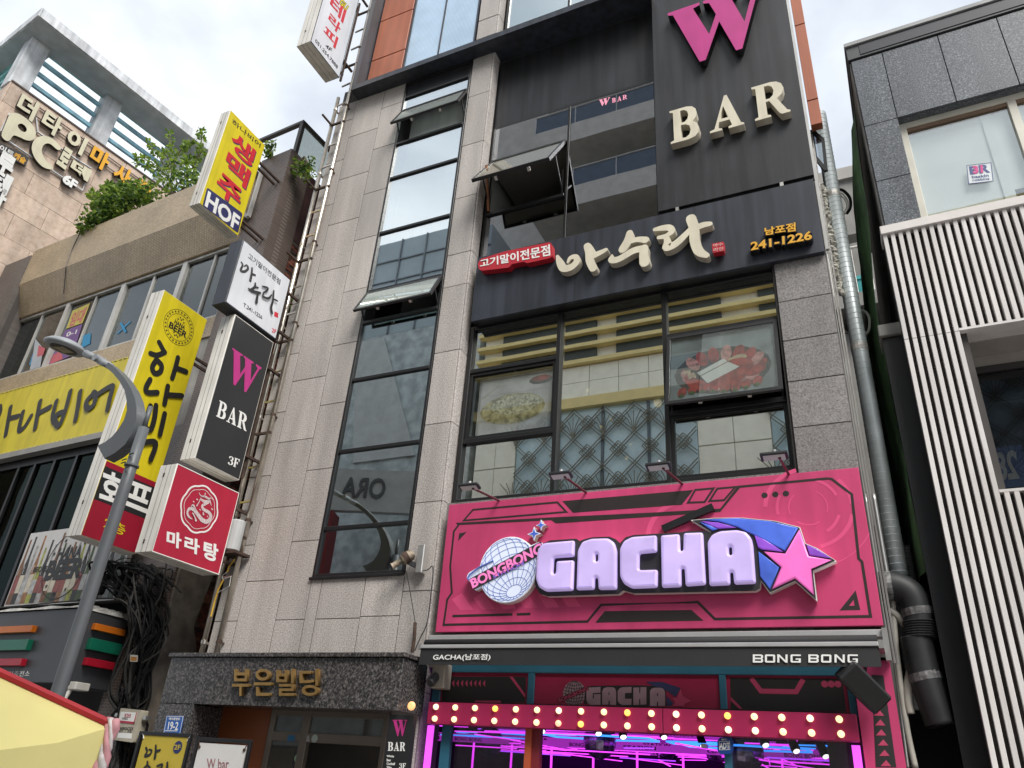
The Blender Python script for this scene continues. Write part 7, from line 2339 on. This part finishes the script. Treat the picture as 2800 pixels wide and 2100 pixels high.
b.build("window_frame", mk("dark brown frame", (0.035, 0.03, 0.028), 0.5), RD)
pbox("pane", glass("dim window glass", (0.60, 0.61, 0.62), 0.04, 0.6, (0.7, 0.73, 0.78), wav=0.01), RD, RBp, ru0, 9, oz0 - 0.1, oz1 - 0.25, -0.70, -0.69)
pbox("inner_wall", mk("grey room wall", (0.25, 0.25, 0.25), 0.9, var=0.3), RD, RBp, ru0 - 0.1, 10, 3, oz1, -2.2, -2.1)
PN = RBp.off(-0.72)
plate("inner_poster", mk("blue board", (0.08, 0.12, 0.26), 0.7), RD, PN, -0.02, 0, PN.ms('R', [(820, 1515), (1080, 1490), (1000, 1130), (720, 1175)]))
t_ = text("inner_lettering", "281", mk("grey numerals", (0.5, 0.5, 0.48), 0.7), RD, PN, PN.ms('R', [(975, 1425), (730, 1450), (690, 1225), (945, 1190)]), 0.001, 0.004, bold=0.03)
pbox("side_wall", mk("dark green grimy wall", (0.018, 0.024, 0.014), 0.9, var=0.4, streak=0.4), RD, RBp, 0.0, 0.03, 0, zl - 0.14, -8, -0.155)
pbox("side_wall", mk("grimy plaster", (0.30, 0.29, 0.27), 0.9, var=0.4, streak=0.4), RD, RBp, 0.03, 0.05, zl - 0.13, ztop, -8, -0.03)
# green sheet over the side wall
netm = mk("dark green tarpaulin", (0.17, 0.32, 0.15), 0.7, var=0.35, scale=2.0, streak=0.4)
GN = thing("green_tarpaulin", "dark green tarpaulin hanging down the side of the slatted building", "tarpaulin", (0.6, 9.6, 4))
b = MB()
z0g, z1g = 4.0, 10.9
for i in range(13):
    for j in range(26):
        for (ii, jj) in ((i, j), (i + 1, j), (i + 1, j + 1), (i, j + 1)):
            y = 9.35 + ii * 0.32
            z = z0g + (z1g - z0g) * jj / 26
            bul = 0.17 * math.sin(math.pi * min(1, (z1g - z) / 4.0) * 0.5) + 0.025 * math.sin(ii * 1.9 + jj * 0.22) + 0.02 * math.sin(ii * 0.7 + jj * 0.6)
            x = 0.72 - 0.02 - 0.09 * min(1, ii / 2) - bul
            b.v.append((x, y, z))
        k = len(b.v)
        b.f.append((k - 4, k - 3, k - 2, k - 1))
b.build("sheet", netm, GN, smooth=False)
HD = thing("vent_hood", "stained concrete box over a dark vent below the green tarpaulin", "vent", (0.6, 9.4, 6.4))
Ph = RBp.off(-0.2)
h4 = Ph.ms('O', [(470, 1475), (592, 1440), (578, 1368), (462, 1402)])
pbox("hood", concrete, HD, Ph, h4[0][0], 0.1, h4[0][1], h4[3][1], -0.8, 0.0, bevel=0.01)
pbox("vent_dark", black_side, HD, Ph, h4[0][0] + 0.03, 0.05, 2.0, h4[0][1] - 0.001, -0.7, -0.05)

# ================================================================== ducts and pipes in the gap
galv = mk("galvanised duct", (0.60, 0.66, 0.67), 0.40, 0.25, var=0.15, scale=3, streak=0.15)
PDt = FA(9.62)


def spiral(T, pts, r, mat, pitch_=0.16, n=20, name="duct"):
    ln_ = smooth_line(pts, 10) if len(pts) > 2 else [Vector(p) for p in pts]
    MB().tube(ln_, r, n).build(name, mat, T, smooth=True)
    b_ = MB()
    for a, c in zip(ln_, ln_[1:]):
        d = (c - a)
        L_ = d.length
        d.normalize()
        s = 0
        while s < L_:
            s += pitch_
            if s <= L_ + 0.001:
                b_.lathe([(r, -0.004), (r + 0.003, 0), (r, 0.004)], a + d * (s - 0.002), d + Vector((0, 0, 0.0)), n)
    o_ = b_.build("seam_ring", mat, T)
    o_["kind"] = "stuff"
    return o_


DU = thing("spiral_duct", "long galvanised spiral exhaust duct rising between the buildings", "duct", (0.2, 9.62, 4))
dx0 = PDt.m('O', 118, 120)
d1 = PDt.m('O', 205, 800)
d2 = PDt.m('O', 345, 1600)
d3 = PDt.m('9', 1395, 300)
xd = [dx0[0], d1[0], d2[0]]
xm = sum(xd) / 3
rD = 0.5 * abs(PDt.m('O', 265, 900)[0] - PDt.m('O', 175, 930)[0]) * 1.05
ztd = PDt.m('O', 105, 75)[1]
spiral(DU, [(xm, 9.62, 2.6), (xm, 9.62, ztd)], rD, galv, 0.085)
tape0 = mk("silver tape", (0.6, 0.58, 0.54), 0.4, 0.3, var=0.3, scale=20)
for y_ in (575, 1565):
    z = PDt.m('O', 250, y_)[1]
    MB().lathe([(rD + 0.004, -0.05), (rD + 0.007, 0), (rD + 0.004, 0.05)], (xm, 9.62, z), n=18).build("tape_band", tape0, DU)
BDm = mk("dark grey exhaust duct", (0.026, 0.028, 0.030), 0.55, 0.1, var=0.3)
BD = thing("elbow_duct", "dark grey exhaust duct with elbow and open lower end", "duct", (0.3, 9.0, 2.5))
PE1 = FA(9.42)
pp = [PE1.m('9', *p_) for p_ in ((1350, 560), (1440, 565), (1530, 620), (1575, 740), (1585, 870))]
ptsb = [PE1.p(u_, v_) for u_, v_ in pp]
rB = 0.5 * abs(PE1.m('9', 1660, 760)[0] - PE1.m('9', 1480, 760)[0])
rB = 0.16
sp = [Vector((ptsb[0].x - 0.05, 9.42, ptsb[0].z))] + ptsb
spiral(BD, sp, rB, BDm, 0.14)
qq = [PE1.m('9', *p_) for p_ in ((1560, 870), (1590, 1000), (1620, 1120), (1715, 1400))]
spiral(BD, [PE1.p(u_, v_) for u_, v_ in qq], rB * 1.0, BDm, 0.16)
b = MB()
for k in range(7):
    u_, v_ = PE1.m('9', 1585, 780 + k * 15)
    b.lathe([(rB + 0.005, -0.012), (rB + 0.02, 0), (rB + 0.005, 0.012)], PE1.p(u_, v_), n=18)
b.build("flex_ring", BDm, BD)
tape = mk("torn grey tape", (0.17, 0.17, 0.17), 0.55, 0.1, var=0.5, scale=25)
for x_, y_, w_ in ((1390, 560, (1, 0, 0)), (1570, 720, (0.1, 0, -1)), (1615, 1110, (0.2, 0, -1))):
    MB().lathe([(rB + 0.004, -0.04), (rB + 0.007, 0), (rB + 0.004, 0.04)], PE1.p(*PE1.m('9', x_, y_)), w_, 18).build("tape_band", tape, BD)
MB().lathe([(rB * 0.97, 0), (rB * 0.97, 0.004)], PE1.p(*PE1.m('9', 1716, 1402)), (0.25, 0, -1), 18).build("duct_mouth", black_side, BD)
pvc = mk("grey white pipe", (0.42, 0.40, 0.35), 0.5, var=0.2)
for lab, pts, r_ in (("pale bent pipe beside the elbow duct", [(1380, 625), (1415, 640), (1420, 700), (1445, 1000), (1500, 1400), (1555, 1659)], 0.032),
                     ("wrinkled beige hose beside the elbow duct", [(1395, 700), (1470, 760), (1535, 860), (1545, 980), (1515, 1130), (1510, 1250), (1525, 1330)], 0.045),
                     ("thin grey conduit down the shop corner", [(1250, 0), (1330, 500), (1400, 830), (1440, 1100), (1490, 1500), (1510, 1659)], 0.016),
                     ("slim dark conduit in the gap", [(1300, 0), (1350, 300), (1385, 500)], 0.03)):
    T = thing("gap_pipe", lab, "pipe", PE1.p(*PE1.m('9', *pts[-1])), "pipes in the gap")
    MB().tube(smooth_line([PE1.p(*PE1.m('9', *p_), -0.02) for p_ in pts], 6), r_, 10).build("pipe", pvc if "pale" in lab or "beige" in lab else alu, T, smooth=True)
# bundled cable loops and window in the gap
lo = thing("cable_loop", "coil of black and white cable beside the spiral duct", "cable", PDt.p(*PDt.m('O', 260, 600)))
for pts, m_, r_ in (([(200, 505), (240, 515), (280, 560), (285, 620), (262, 660)], cab_m[0], 0.022), ([(200, 520), (240, 540), (270, 590), (265, 640), (245, 665)], white_paint, 0.010), ([(195, 535), (240, 560), (262, 610), (240, 660)], white_paint, 0.008)):
    MB().tube(smooth_line([PDt.p(*PDt.m('O', *p_), -0.15) for p_ in pts], 6), r_, 6).build("loop", m_, lo)
MB().tube(smooth_line([PDt.p(*PDt.m('O', *p_), -0.15) for p_ in [(330, 1268), (380, 1285), (405, 1330), (400, 1400), (370, 1430), (300, 1430), (240, 1405)]], 6), 0.018, 6).build("loop", white_paint, lo)
sw = thing("side_window", "small black framed window swung out beside the duct", "window", PDt.p(*PDt.m('O', 100, 400)))
w4 = PDt.ms('O', [(85, 450), (150, 530), (130, 340), (60, 280)])
b = MB()
for a, c in ((0, 1), (1, 2), (2, 3), (3, 0)):
    b.beam(PDt.p(*w4[a], 0.35), PDt.p(*w4[c], 0.35), 0.045, 0.05)
b.build("frame", black_metal, sw)
plate("pane", glass("side pane", (0.5, 0.55, 0.6), 0.3, 1.0), sw, PDt, 0.345, 0.352, w4)
# debris of foam and wires on the side of the main building
fo = thing("foam_strip", "crumbling white foam and wires along the building corner", "foam strip", (0.1, 9.3, 7))
rf = random.Random(4)
b = MB()
for k in range(60):
    t = k / 59
    u_, v_ = PDt.m('O', 120 + 110 * t, 560 + 670 * t)
    p = PDt.p(u_ + rf.uniform(-0.02, 0.02), v_, 0.1)
    b.lathe([(0.01, -0.05), (rf.uniform(.02, .05), -0.02), (rf.uniform(.02, .05), 0.02), (0.01, 0.05)], p, (rf.gauss(0, .3), rf.gauss(0, .3), 1), 6)
b.build("foam", mk("dirty white foam", (0.5, 0.48, 0.42), 0.9, var=0.4, scale=15), fo)

# ================================================================== rear building seen through the gap
RR = thing("rear_building", "plain grey rendered building with a railed balcony seen through the gap", "building", (1.5, 20, 0))
PR_ = FA(18.0)
grey_r = mk("grey render", (0.27, 0.265, 0.25), 0.9, var=0.12, streak=0.1)
zr1 = PR_.m('O', 270, 445)[1]
zb1 = PR_.m('O', 300, 830)[1]
zf1 = PR_.m('O', 340, 1250)[1]
box("wall", grey_r, RR, -1.0, 2.4, 18.0, 18.4, zb1, zr1 - 0.25)
box("parapet", mk("pale parapet", (0.40, 0.39, 0.37), 0.9, var=0.1), RR, -1.0, 2.4, 17.9, 18.4, zr1 - 0.25, zr1 + 0.15)
box("balcony_floor", grey_r, RR, -1.0, 2.4, 17.6, 20.5, zf1 - 0.4, zf1)
box("wall", grey_r, RR, -1.0, 2.4, 20.5, 20.7, 0, zr1)
box("wall", grey_r, RR, -1.0, 2.4, 18.2, 20.4, 3, zf1 - 0.8)
b = MB()
zh = PR_.m('O', 330, 945)[1]
b.tube([(-1, 17.75, zh), (2.3, 17.75, zh)], 0.035, 8)
for i in range(18):
    x = -0.9 + i * 0.19
    b.tube([(x, 17.75, zf1), (x, 17.75, zh)], 0.018, 6)
b.build("railing", white_paint, RR)
PG2 = FA(18.6)
tb = thing("teal_bin", "teal plastic bin standing on the railed balcony", "bin", (0.7, 18.6, zf1))
b4 = PG2.ms('O', [(330, 1222), (385, 1212), (372, 1118), (315, 1120)])
bw = abs(b4[1][0] - b4[0][0]) / 2
bxm = (b4[0][0] + b4[1][0]) / 2
bh = (b4[3][1] - zf1)
MB().hexa([(bxm - bw * .85, 18.5, zf1 + 0.005), (bxm + bw * .85, 18.5, zf1 + 0.005), (bxm + bw * .85, 18.5 + 1.5 * bw, zf1 + 0.005), (bxm - bw * .85, 18.5 + 1.5 * bw, zf1 + 0.005), (bxm - bw, 18.45, zf1 + bh * .9), (bxm + bw, 18.45, zf1 + bh * .9), (bxm + bw, 18.5 + 1.6 * bw, zf1 + bh * .9), (bxm - bw, 18.5 + 1.6 * bw, zf1 + bh * .9)]).build("tub", mk("teal plastic", (0.04, 0.32, 0.33), 0.4), tb)
box("lid", mk("teal lid plastic", (0.05, 0.38, 0.38), 0.4), tb, bxm - bw * 1.06, bxm + bw * 1.06, 18.42, 18.55 + 1.6 * bw, zf1 + bh * .901, zf1 + bh)
ac = thing("air_conditioner", "grey outdoor air conditioner unit with black grille in the dark gap", "air conditioner", (0.5, 9.9, 3.6))
PA1 = FA(9.9)
a4 = PA1.ms('9', [(1490, 540), (1560, 540), (1525, 310), (1460, 310)])
box("case", mk("dark grey unit", (0.07, 0.07, 0.07), 0.5), ac, a4[3][0], a4[1][0], 9.9, 10.2, a4[0][1], a4[2][1])
b = MB()
for k in range(11):
    z = a4[0][1] + 0.05 + k * (a4[2][1] - a4[0][1] - 0.1) / 10
    b.box(a4[3][0] + 0.02, a4[1][0] - 0.02, 9.88, 9.9, z, z + 0.025)
b.build("grille", mk("grey grille", (0.20, 0.2, 0.2), 0.5), ac)
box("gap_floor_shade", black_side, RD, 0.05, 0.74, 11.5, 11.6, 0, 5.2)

# ================================================================== bell-shaped spotlight camera on the wall below the stair window
SPc = thing("wall_spotlight", "cream and brown wall lamp with driver box on the granite wall", "lamp", (-6.0, 8.9, 4.0))
PSp = FA(8.9)
a_ = PSp.m('6', 45, 395)
c_ = PSp.m('6', 112, 395)
box("driver_box", alu, SPc, c_[0] - 0.05, c_[0] + 0.06, 8.86, 8.98, c_[1] - 0.2, c_[1] + 0.2, bevel=0.01)
MB().lathe([(0.045, -0.11), (0.075, -0.08), (0.082, 0.04), (0.068, 0.07), (0.042, 0.09), (0.042, 0.21), (0.05, 0.235)], (a_[0], 8.82, a_[1]), (-0.62, -0.35, -0.55), 18).build("lamp_body", mk("cream and brown casing", (0.26, 0.215, 0.155), 0.5, var=0.7, scale=12), SPc)
MB().lathe([(0.086, -0.03), (0.088, 0.04)], (a_[0], 8.82, a_[1]), (-0.62, -0.35, -0.55), 18).build("clamp_band", rust, SPc)
MB().beam((a_[0], 8.84, a_[1] - 0.05), (c_[0], 8.95, c_[1] - 0.12), 0.06).build("bracket", black_side, SPc)
MB().tube(smooth_line([PSp.p(*PSp.m('6', *p_)) for p_ in [(25, 470), (45, 580), (65, 700), (78, 780)]], 6), 0.006, 5).build("cord", black_side, SPc)
MB().tube(smooth_line([PSp.p(*PSp.m('6', *p_)) for p_ in [(100, 465), (150, 462), (185, 445), (175, 600), (150, 780), (110, 870), (75, 950)]], 6), 0.008, 5).build("cord", black_side, SPc)
MB().tube([PSp.p(*PSp.m('6', *p_)) for p_ in [(78, 780), (72, 880), (60, 960)]], 0.024, 8).build("rusty_rod", rust, SPc)
# ================================================================== things behind the restaurant and bar windows
def seg_z(P, k, x, y):
    return P.m(k, x, y)[1]


# meat platter poster on the open sash
pY0, pZ0 = 9.205, 7.42
pyt, pzt = BLADE(-2.24).m('8', 36, 905)
dv = Vector((0, pyt - pY0, pzt - pZ0))
Lv = dv.length
dv.normalize()


class Tilt:
    """plane of the open sash: u across, v down-up along the tilted pane"""
    n = Vector((0, dv.z, -dv.y)) if dv.z < 0 else Vector((0, -dv.z, dv.y))

    @staticmethod
    def p(u, v, h=0.0):
        return Vector((-2.225 + u, pY0, pZ0)) + dv * (Lv - v) + Tilt.n * h


pl_d = mk("dark plate print", (0.03, 0.03, 0.03), 0.5)
meat = mk("red meat print", (0.38, 0.035, 0.03), 0.5, var=0.5, scale=12)
fatm = mk("pink marbled print", (0.55, 0.25, 0.24), 0.5, var=0.5, scale=14)
greenp = mk("green vegetable print", (0.05, 0.11, 0.02), 0.5, var=0.4, scale=12)
onion = mk("pale onion print", (0.55, 0.42, 0.28), 0.5, var=0.4, scale=14)
PO = thing("meat_platter_poster", "poster of sliced meat rolls on a platter fixed to the open window", "poster", (-1.5, 9.15, 6.4))
tp = Tilt()
u_w = 1.5
plate("sheet", mk("grey food poster", (0.26, 0.30, 0.33), 0.3, var=0.35, scale=2.5), PO, tp, -0.030, -0.027, quad_of(0.055, 1.445, 0.06, Lv - 0.06))


H0_ = -0.0245


def disc(c, rx, ry, mat, h, name="printed_food", rot=0.0, n=18):
    ll = [(c[0] + math.cos(R(a)) * rx * math.cos(rot) - math.sin(R(a)) * ry * math.sin(rot), c[1] + math.cos(R(a)) * rx * math.sin(rot) + math.sin(R(a)) * ry * math.cos(rot)) for a in range(0, 360, 360 // n)]
    plate(name, mat, PO, tp, h - 0.0008 + H0_, h + H0_, ll)


disc((0.75, 0.50), 0.64, 0.40, pl_d, -0.0005)
rp = random.Random(8)
hh_ = 0.0005
for k in range(16):
    a = R(190 + k * 21)
    c = (0.75 + math.cos(a) * 0.47, 0.51 + math.sin(a) * 0.28)
    disc(c, 0.14, 0.075, meat if k % 3 else fatm, hh_ + (k % 4) * 0.001, rot=a * 0.6)
for k in range(8):
    c = (0.22 + k * 0.14, 0.20 + 0.03 * math.sin(k))
    disc(c, 0.06, 0.085, meat, 0.005 + (k % 2) * 0.001, rot=-0.3)
    disc((c[0] - 0.01, c[1] - 0.055), 0.036, 0.028, greenp, 0.007 + (k % 2) * 0.001)
for k in range(5):
    disc((0.32 + rp.uniform(-.06, .06), 0.50 + rp.uniform(-.06, .06)), 0.055, 0.02, onion, 0.005 + k * 0.0008, rot=rp.uniform(0, 3))
disc((0.95, 0.64), 0.14, 0.07, onion, 0.0052, rot=0.3)
disc((0.85, 0.42), 0.34, 0.20, meat, 0.0056, rot=0.5)
paper = mk("white paper patch", (0.74, 0.75, 0.76), 0.5, var=0.03)
plate("paper_patch", paper, PO, tp, -0.014, -0.013, [(0.42, 0.50), (0.78, 0.68), (0.83, 0.62), (0.46, 0.44)])
plate("paper_patch", paper, PO, tp, -0.014, -0.013, [(0.47, 0.43), (0.84, 0.61), (0.98, 0.50), (0.93, 0.47), (0.56, 0.29)])
# pancake poster behind the left light
PK = thing("pancake_poster", "pale poster of a round pancake dish behind the restaurant window", "poster", (-4.7, 9.4, 6.3))
tp2 = FA(9.31)
plate("sheet", mk("pale lilac food poster", (0.62, 0.60, 0.64), 0.5, var=0.3, scale=3), PK, tp2, -0.003, 0, quad_of(-5.28, -4.03, 6.31, 7.30))
PO = PK
tp = tp2
H0_ = 0.0
disc((-4.68, 6.70), 0.55, 0.26, mk("pancake print", (0.50, 0.44, 0.25), 0.6, var=0.6, scale=14), 0.003)
disc((-4.62, 6.76), 0.42, 0.17, mk("cabbage print", (0.58, 0.56, 0.42), 0.6, var=0.7, scale=22), 0.0045)
disc((-4.22, 7.13), 0.20, 0.07, pl_d, 0.003)
disc((-4.22, 7.16), 0.16, 0.05, meat, 0.0045)
plate("printed_chopstick", onion, PK, tp2, 0.002, 0.003, pline([(-5.22, 6.95), (-4.95, 7.12)], 0.012))
# restaurant lamps
warm = lamp("warm pendant lamp", (1.0, 0.72, 0.38), 1.0)
for i, (x_, y_, yy, r_) in enumerate(((1985, 888, 10.6, 0.06), (1613, 733, 12.0, 0.028), (1563, 810, 12.0, 0.028), (2000, 668, 12.5, 0.03), (1797, 1220, 11.0, 0.022), (1643, 1030, 12.0, 0.022), (1822, 1137, 12.0, 0.022), (1703, 985, 13.0, 0.022))):
    P_ = FA(yy)
    u_, v_ = P_.m('5', x_, y_)
    pdn = thing("pendant_lamp", "small warm pendant lamp hanging inside the restaurant", "lamp", (u_, yy, v_), "restaurant pendant lamps")
    MB().lathe([(r_ * .5, -r_), (r_, -r_ * .6), (r_, r_ * .6), (r_ * .5, r_)], (u_, yy, v_), n=12).build("bulb", warm, pdn)
    MB().tube([(u_, yy, v_ + r_), (u_, yy, 8.4)], 0.004, 4).build("flex", black_side, pdn)

# ================================================================== buildings across the street, seen as reflections
OP = thing("opposite_store", "cream panelled store with yellow ledges and lattice windows across the street", "building", (-8, -6, 0))
yo = -5.0
creamp = mk("cream facade panel", (0.86, 0.84, 0.75), 0.6, var=0.06)
yelb = mk("yellow ledge", (0.74, 0.60, 0.28), 0.6, var=0.06)
ow = mk("dark grey window louvre", (0.05, 0.06, 0.055), 0.5)
bx = MB().box(-13.4, 6, yo - 8, yo - 0.3, 0, 19.2)
bx.build("wall", creamp, OP)
for a, c in ((-12.55, -10.0), (-9.8, -8.5), (-7.7, -5.85), (-5.7, -3.72), (-2.4, -0.4), (-0.1, 2.0), (2.4, 4.6)):
    box("louvre_window", ow, OP, a, c, yo - 0.29, yo - 0.18, 16.2, 19.0)
for z in (16.1, 16.82, 17.42, 18.06, 18.7, 19.3):
    box("ledge", yelb, OP, -13.6, 6.2, yo - 0.28, yo + 0.05, z - 0.08, z + 0.08)
for i in range(17):
    x = -13.35 + i * 1.15
    for z0, z1 in ((14.58, 15.28), (15.3, 15.98)):
        box("facade_panel", creamp, OP, x + 0.01, x + 1.14, yo - 0.29, yo - 0.17, z0, z1)
box("yellow_band", yelb, OP, -13.5, 6.1, yo - 0.29, yo + 0.02, 14.15, 14.56)
skyg = mk("pale blue store glass", (0.55, 0.72, 0.80), 0.12, var=0.15, scale=0.6, spec=0.8)
box("store_glass", skyg, OP, -11.6, -4.82, yo - 0.29, yo - 0.22, 6.0, 14.14)
box("store_glass", skyg, OP, -2.4, 5.5, yo - 0.29, yo - 0.22, 6.0, 14.14)
for x0, x1 in ((-13.35, -11.62), (-4.8, -2.42)):
    n = 2
    for k in range(n):
        for z in (6, 8.05, 10.1, 12.15):
            box("facade_panel", creamp, OP, x0 + (x1 - x0) * k / n + 0.01, x0 + (x1 - x0) * (k + 1) / n - 0.01, yo - 0.29, yo - 0.17, z, z + 2.0)
latm = mk("bronze beige lattice", (0.20, 0.185, 0.145), 0.5, 0.0)
lt = MB()
cell = 1.15
for x0, x1 in ((-11.6, -4.82), (-2.4, 5.5)):
    xk = x0
    while xk < x1:
        for zk in range(7):
            z = 6.0 + zk * cell
            for s in (-0.07, 0.07):
                xa_, xb2 = xk, min(xk + cell, x1)
                fr_ = (xb2 - xa_) / cell
                lt.beam((xa_, yo - 0.1, z + s), (xb2, yo - 0.1, z + s + cell * fr_), 0.032)
                lt.beam((xa_, yo - 0.07, z + cell + s), (xb2, yo - 0.07, z + s + cell * (1 - fr_)), 0.032)
            cx_, cz_ = xk + cell / 2, z + cell / 2
            if cx_ < x1:
                for s in (0.20, 0.30):
                    for (a, c) in (((0, s), (s, 0)), ((s, 0), (0, -s)), ((0, -s), (-s, 0)), ((-s, 0), (0, s))):
                        lt.beam((cx_ + a[0], yo - 0.04, cz_ + a[1]), (cx_ + c[0], yo - 0.04, cz_ + c[1]), 0.03)
            if zk % 2 == 0:
                for dx_ in (-0.4, -0.2, 0, 0.2, 0.4):
                    lt.tube([(xk, yo - 0.05, z), (xk + dx_ * 0.5, yo - 0.05, z + 0.5), (xk + dx_ * 1.3, yo - 0.05, z + 0.85)], 0.018, 5)
        xk += cell
o = lt.build("lattice", latm, OP)
for x in (-9.9, -8.2, -6.5, 0, 2):
    box("mullion", mk("steel mullion", (0.10, 0.13, 0.16), 0.4), OP, x - 0.05, x + 0.05, yo - 0.22, yo - 0.15, 6, 14.1)
box("ground_floor", mk("shop base", (0.25, 0.23, 0.22), 0.6), OP, -13.4, 6, yo - 0.3, yo - 0.1, 0, 5.9)

# tower with balconies set back above it
TW = thing("balcony_tower", "grey beige tower block with curved balconies above the store across the street", "building", (-8, -8, 0))
towm = mk("grey beige render", (0.70, 0.67, 0.61), 0.85, var=0.1)
yt_ = yo - 0.6
MB().box(-15.5, -0.8, yt_ - 8, yt_ - 2.2, 19.2, 38).build("wall", towm, TW)
for zf in (20.6, 24.6, 28.6, 32.6):
    b = MB()
    n = 12
    for k in range(n):
        a0, a1 = k / n, (k + 1) / n
        x0, x1 = -12.0 + 6.2 * a0, -12.0 + 6.2 * a1
        y0, y1 = yt_, yt_
        b.hexa([(x0, y0, zf), (x1, y1, zf), (x1, yt_ - 2.2, zf), (x0, yt_ - 2.2, zf), (x0, y0, zf + 1.15), (x1, y1, zf + 1.15), (x1, yt_ - 2.2, zf + 0.3), (x0, yt_ - 2.2, zf + 0.3)])
    b.build("balcony_slab", towm, TW)
    b = MB()
    rail = [(-12.0 + 6.2 * k / n, yt_ - 0.05, zf + 2.25) for k in range(n + 1)]
    b.tube(rail, 0.05, 6)
    for k in range(0, n + 1, 4):
        b.tube([rail[k], (rail[k][0], rail[k][1], zf + 1.1)], 0.04, 6)
    b.build("balcony_rail", alu, TW)
    b = MB()
    for k in range(n):
        b.quad((rail[k][0], rail[k][1], zf + 1.15), (rail[k + 1][0], rail[k + 1][1], zf + 1.15), rail[k + 1], rail[k])
    b.build("balcony_glass", mk("blue grey balcony glass", (0.10, 0.14, 0.19), 0.1), TW)
    box("balcony_door", ow, TW, -10.4, -7.2, yt_ - 2.19, yt_ - 2.1, zf + 0.5, zf + 3.0)
    b = MB()
    for x in (-10.45, -8.8, -7.2):
        b.box(x - 0.06, x + 0.06, yt_ - 2.19, yt_ - 2.05, zf + 0.5, zf + 3.1)
    b.build("door_frame", towm, TW)
box("corner_pier", towm, TW, -5.7, -4.9, yt_ - 2.2, yt_ + 0.2, 19.2, 36)

# glass office and shops further along
OF = thing("glass_office", "pale glass office block with a blue band across the street", "building", (-18, -7, 0))
offg = mk("pale office glass", (0.38, 0.44, 0.47), 0.12, var=0.1, scale=0.4)
box("wall", offg, OF, -24, -13.8, yo - 9, yo - 0.5, 19.2, 24.6)
box("lower_wall", mk("grey office base", (0.50, 0.54, 0.55), 0.5, var=0.3), OF, -24, -13.8, yo - 9, yo - 0.5, 0, 19.19)
MB().hexa([(-19, yo - 0.49, 13), (-16, yo - 0.49, 13), (-16, yo - 0.4, 13), (-19, yo - 0.4, 13), (-20, yo - 0.49, 19), (-18.5, yo - 0.49, 19), (-18.5, yo - 0.4, 19), (-20, yo - 0.4, 19)]).build("slanted_panel", mk("pale slanted panel", (0.55, 0.55, 0.54), 0.6), OF)
b = MB()
for i in range(8):
    b.box(-24 + i * 1.4 - 0.03, -24 + i * 1.4 + 0.03, yo - 0.5, yo - 0.42, 19.2, 24.6)
for z in (20.5, 22.2, 23.4):
    b.box(-24, -13.8, yo - 0.5, yo - 0.43, z - 0.03, z + 0.03)
b.build("mullion", mk("grey office mullion", (0.20, 0.22, 0.24), 0.5), OF)
box("blue_band", mk("blue band", (0.06, 0.16, 0.36), 0.4), OF, -24.05, -13.75, yo - 0.5, yo - 0.35, 21.0, 21.5)
b = MB()
b.hexa([(-24, yo - 5, 24.6), (-17.5, yo - 5, 24.6), (-17.5, yo - 8.5, 24.6), (-24, yo - 8.5, 24.6), (-24, yo - 5, 29), (-19.2, yo - 5, 28), (-19.2, yo - 8.5, 28), (-24, yo - 8.5, 29)])
b.build("roof_house", mk("blue grey roof house", (0.20, 0.25, 0.28), 0.6), OF)
CR = thing("cosmetics_sign", "grey shop fascia with dark letters and magenta mark across the street", "sign", (-18, -4, 6))
PO_ = Pl((-11.5, yo - 0.2), (-0.93, 0.36))
pbox("panel", mk("grey white fascia", (0.45, 0.44, 0.43), 0.5), CR, PO_, 3.0, 12.0, 10.0, 11.6, -0.3, 0)
text("lettering", "ORA", mk("grey shop letters", (0.08, 0.08, 0.085), 0.5), CR, PO_, quad_of(4.6, 6.2, 10.5, 11.25), 0.01, 0.05, bold=0.02)
plate("magenta_mark", magenta, CR, PO_, 0.01, 0.05, [(6.9, 10.1), (7.5, 10.05), (7.4, 10.6), (7.7, 10.9), (7.4, 11.5), (7.1, 11.0), (6.7, 10.7)])
pbox("red_soffit", mk("dark red awning", (0.18, 0.015, 0.02), 0.6), CR, PO_, 6.3, 12.0, 7.6, 9.9, -0.6, 0.2)
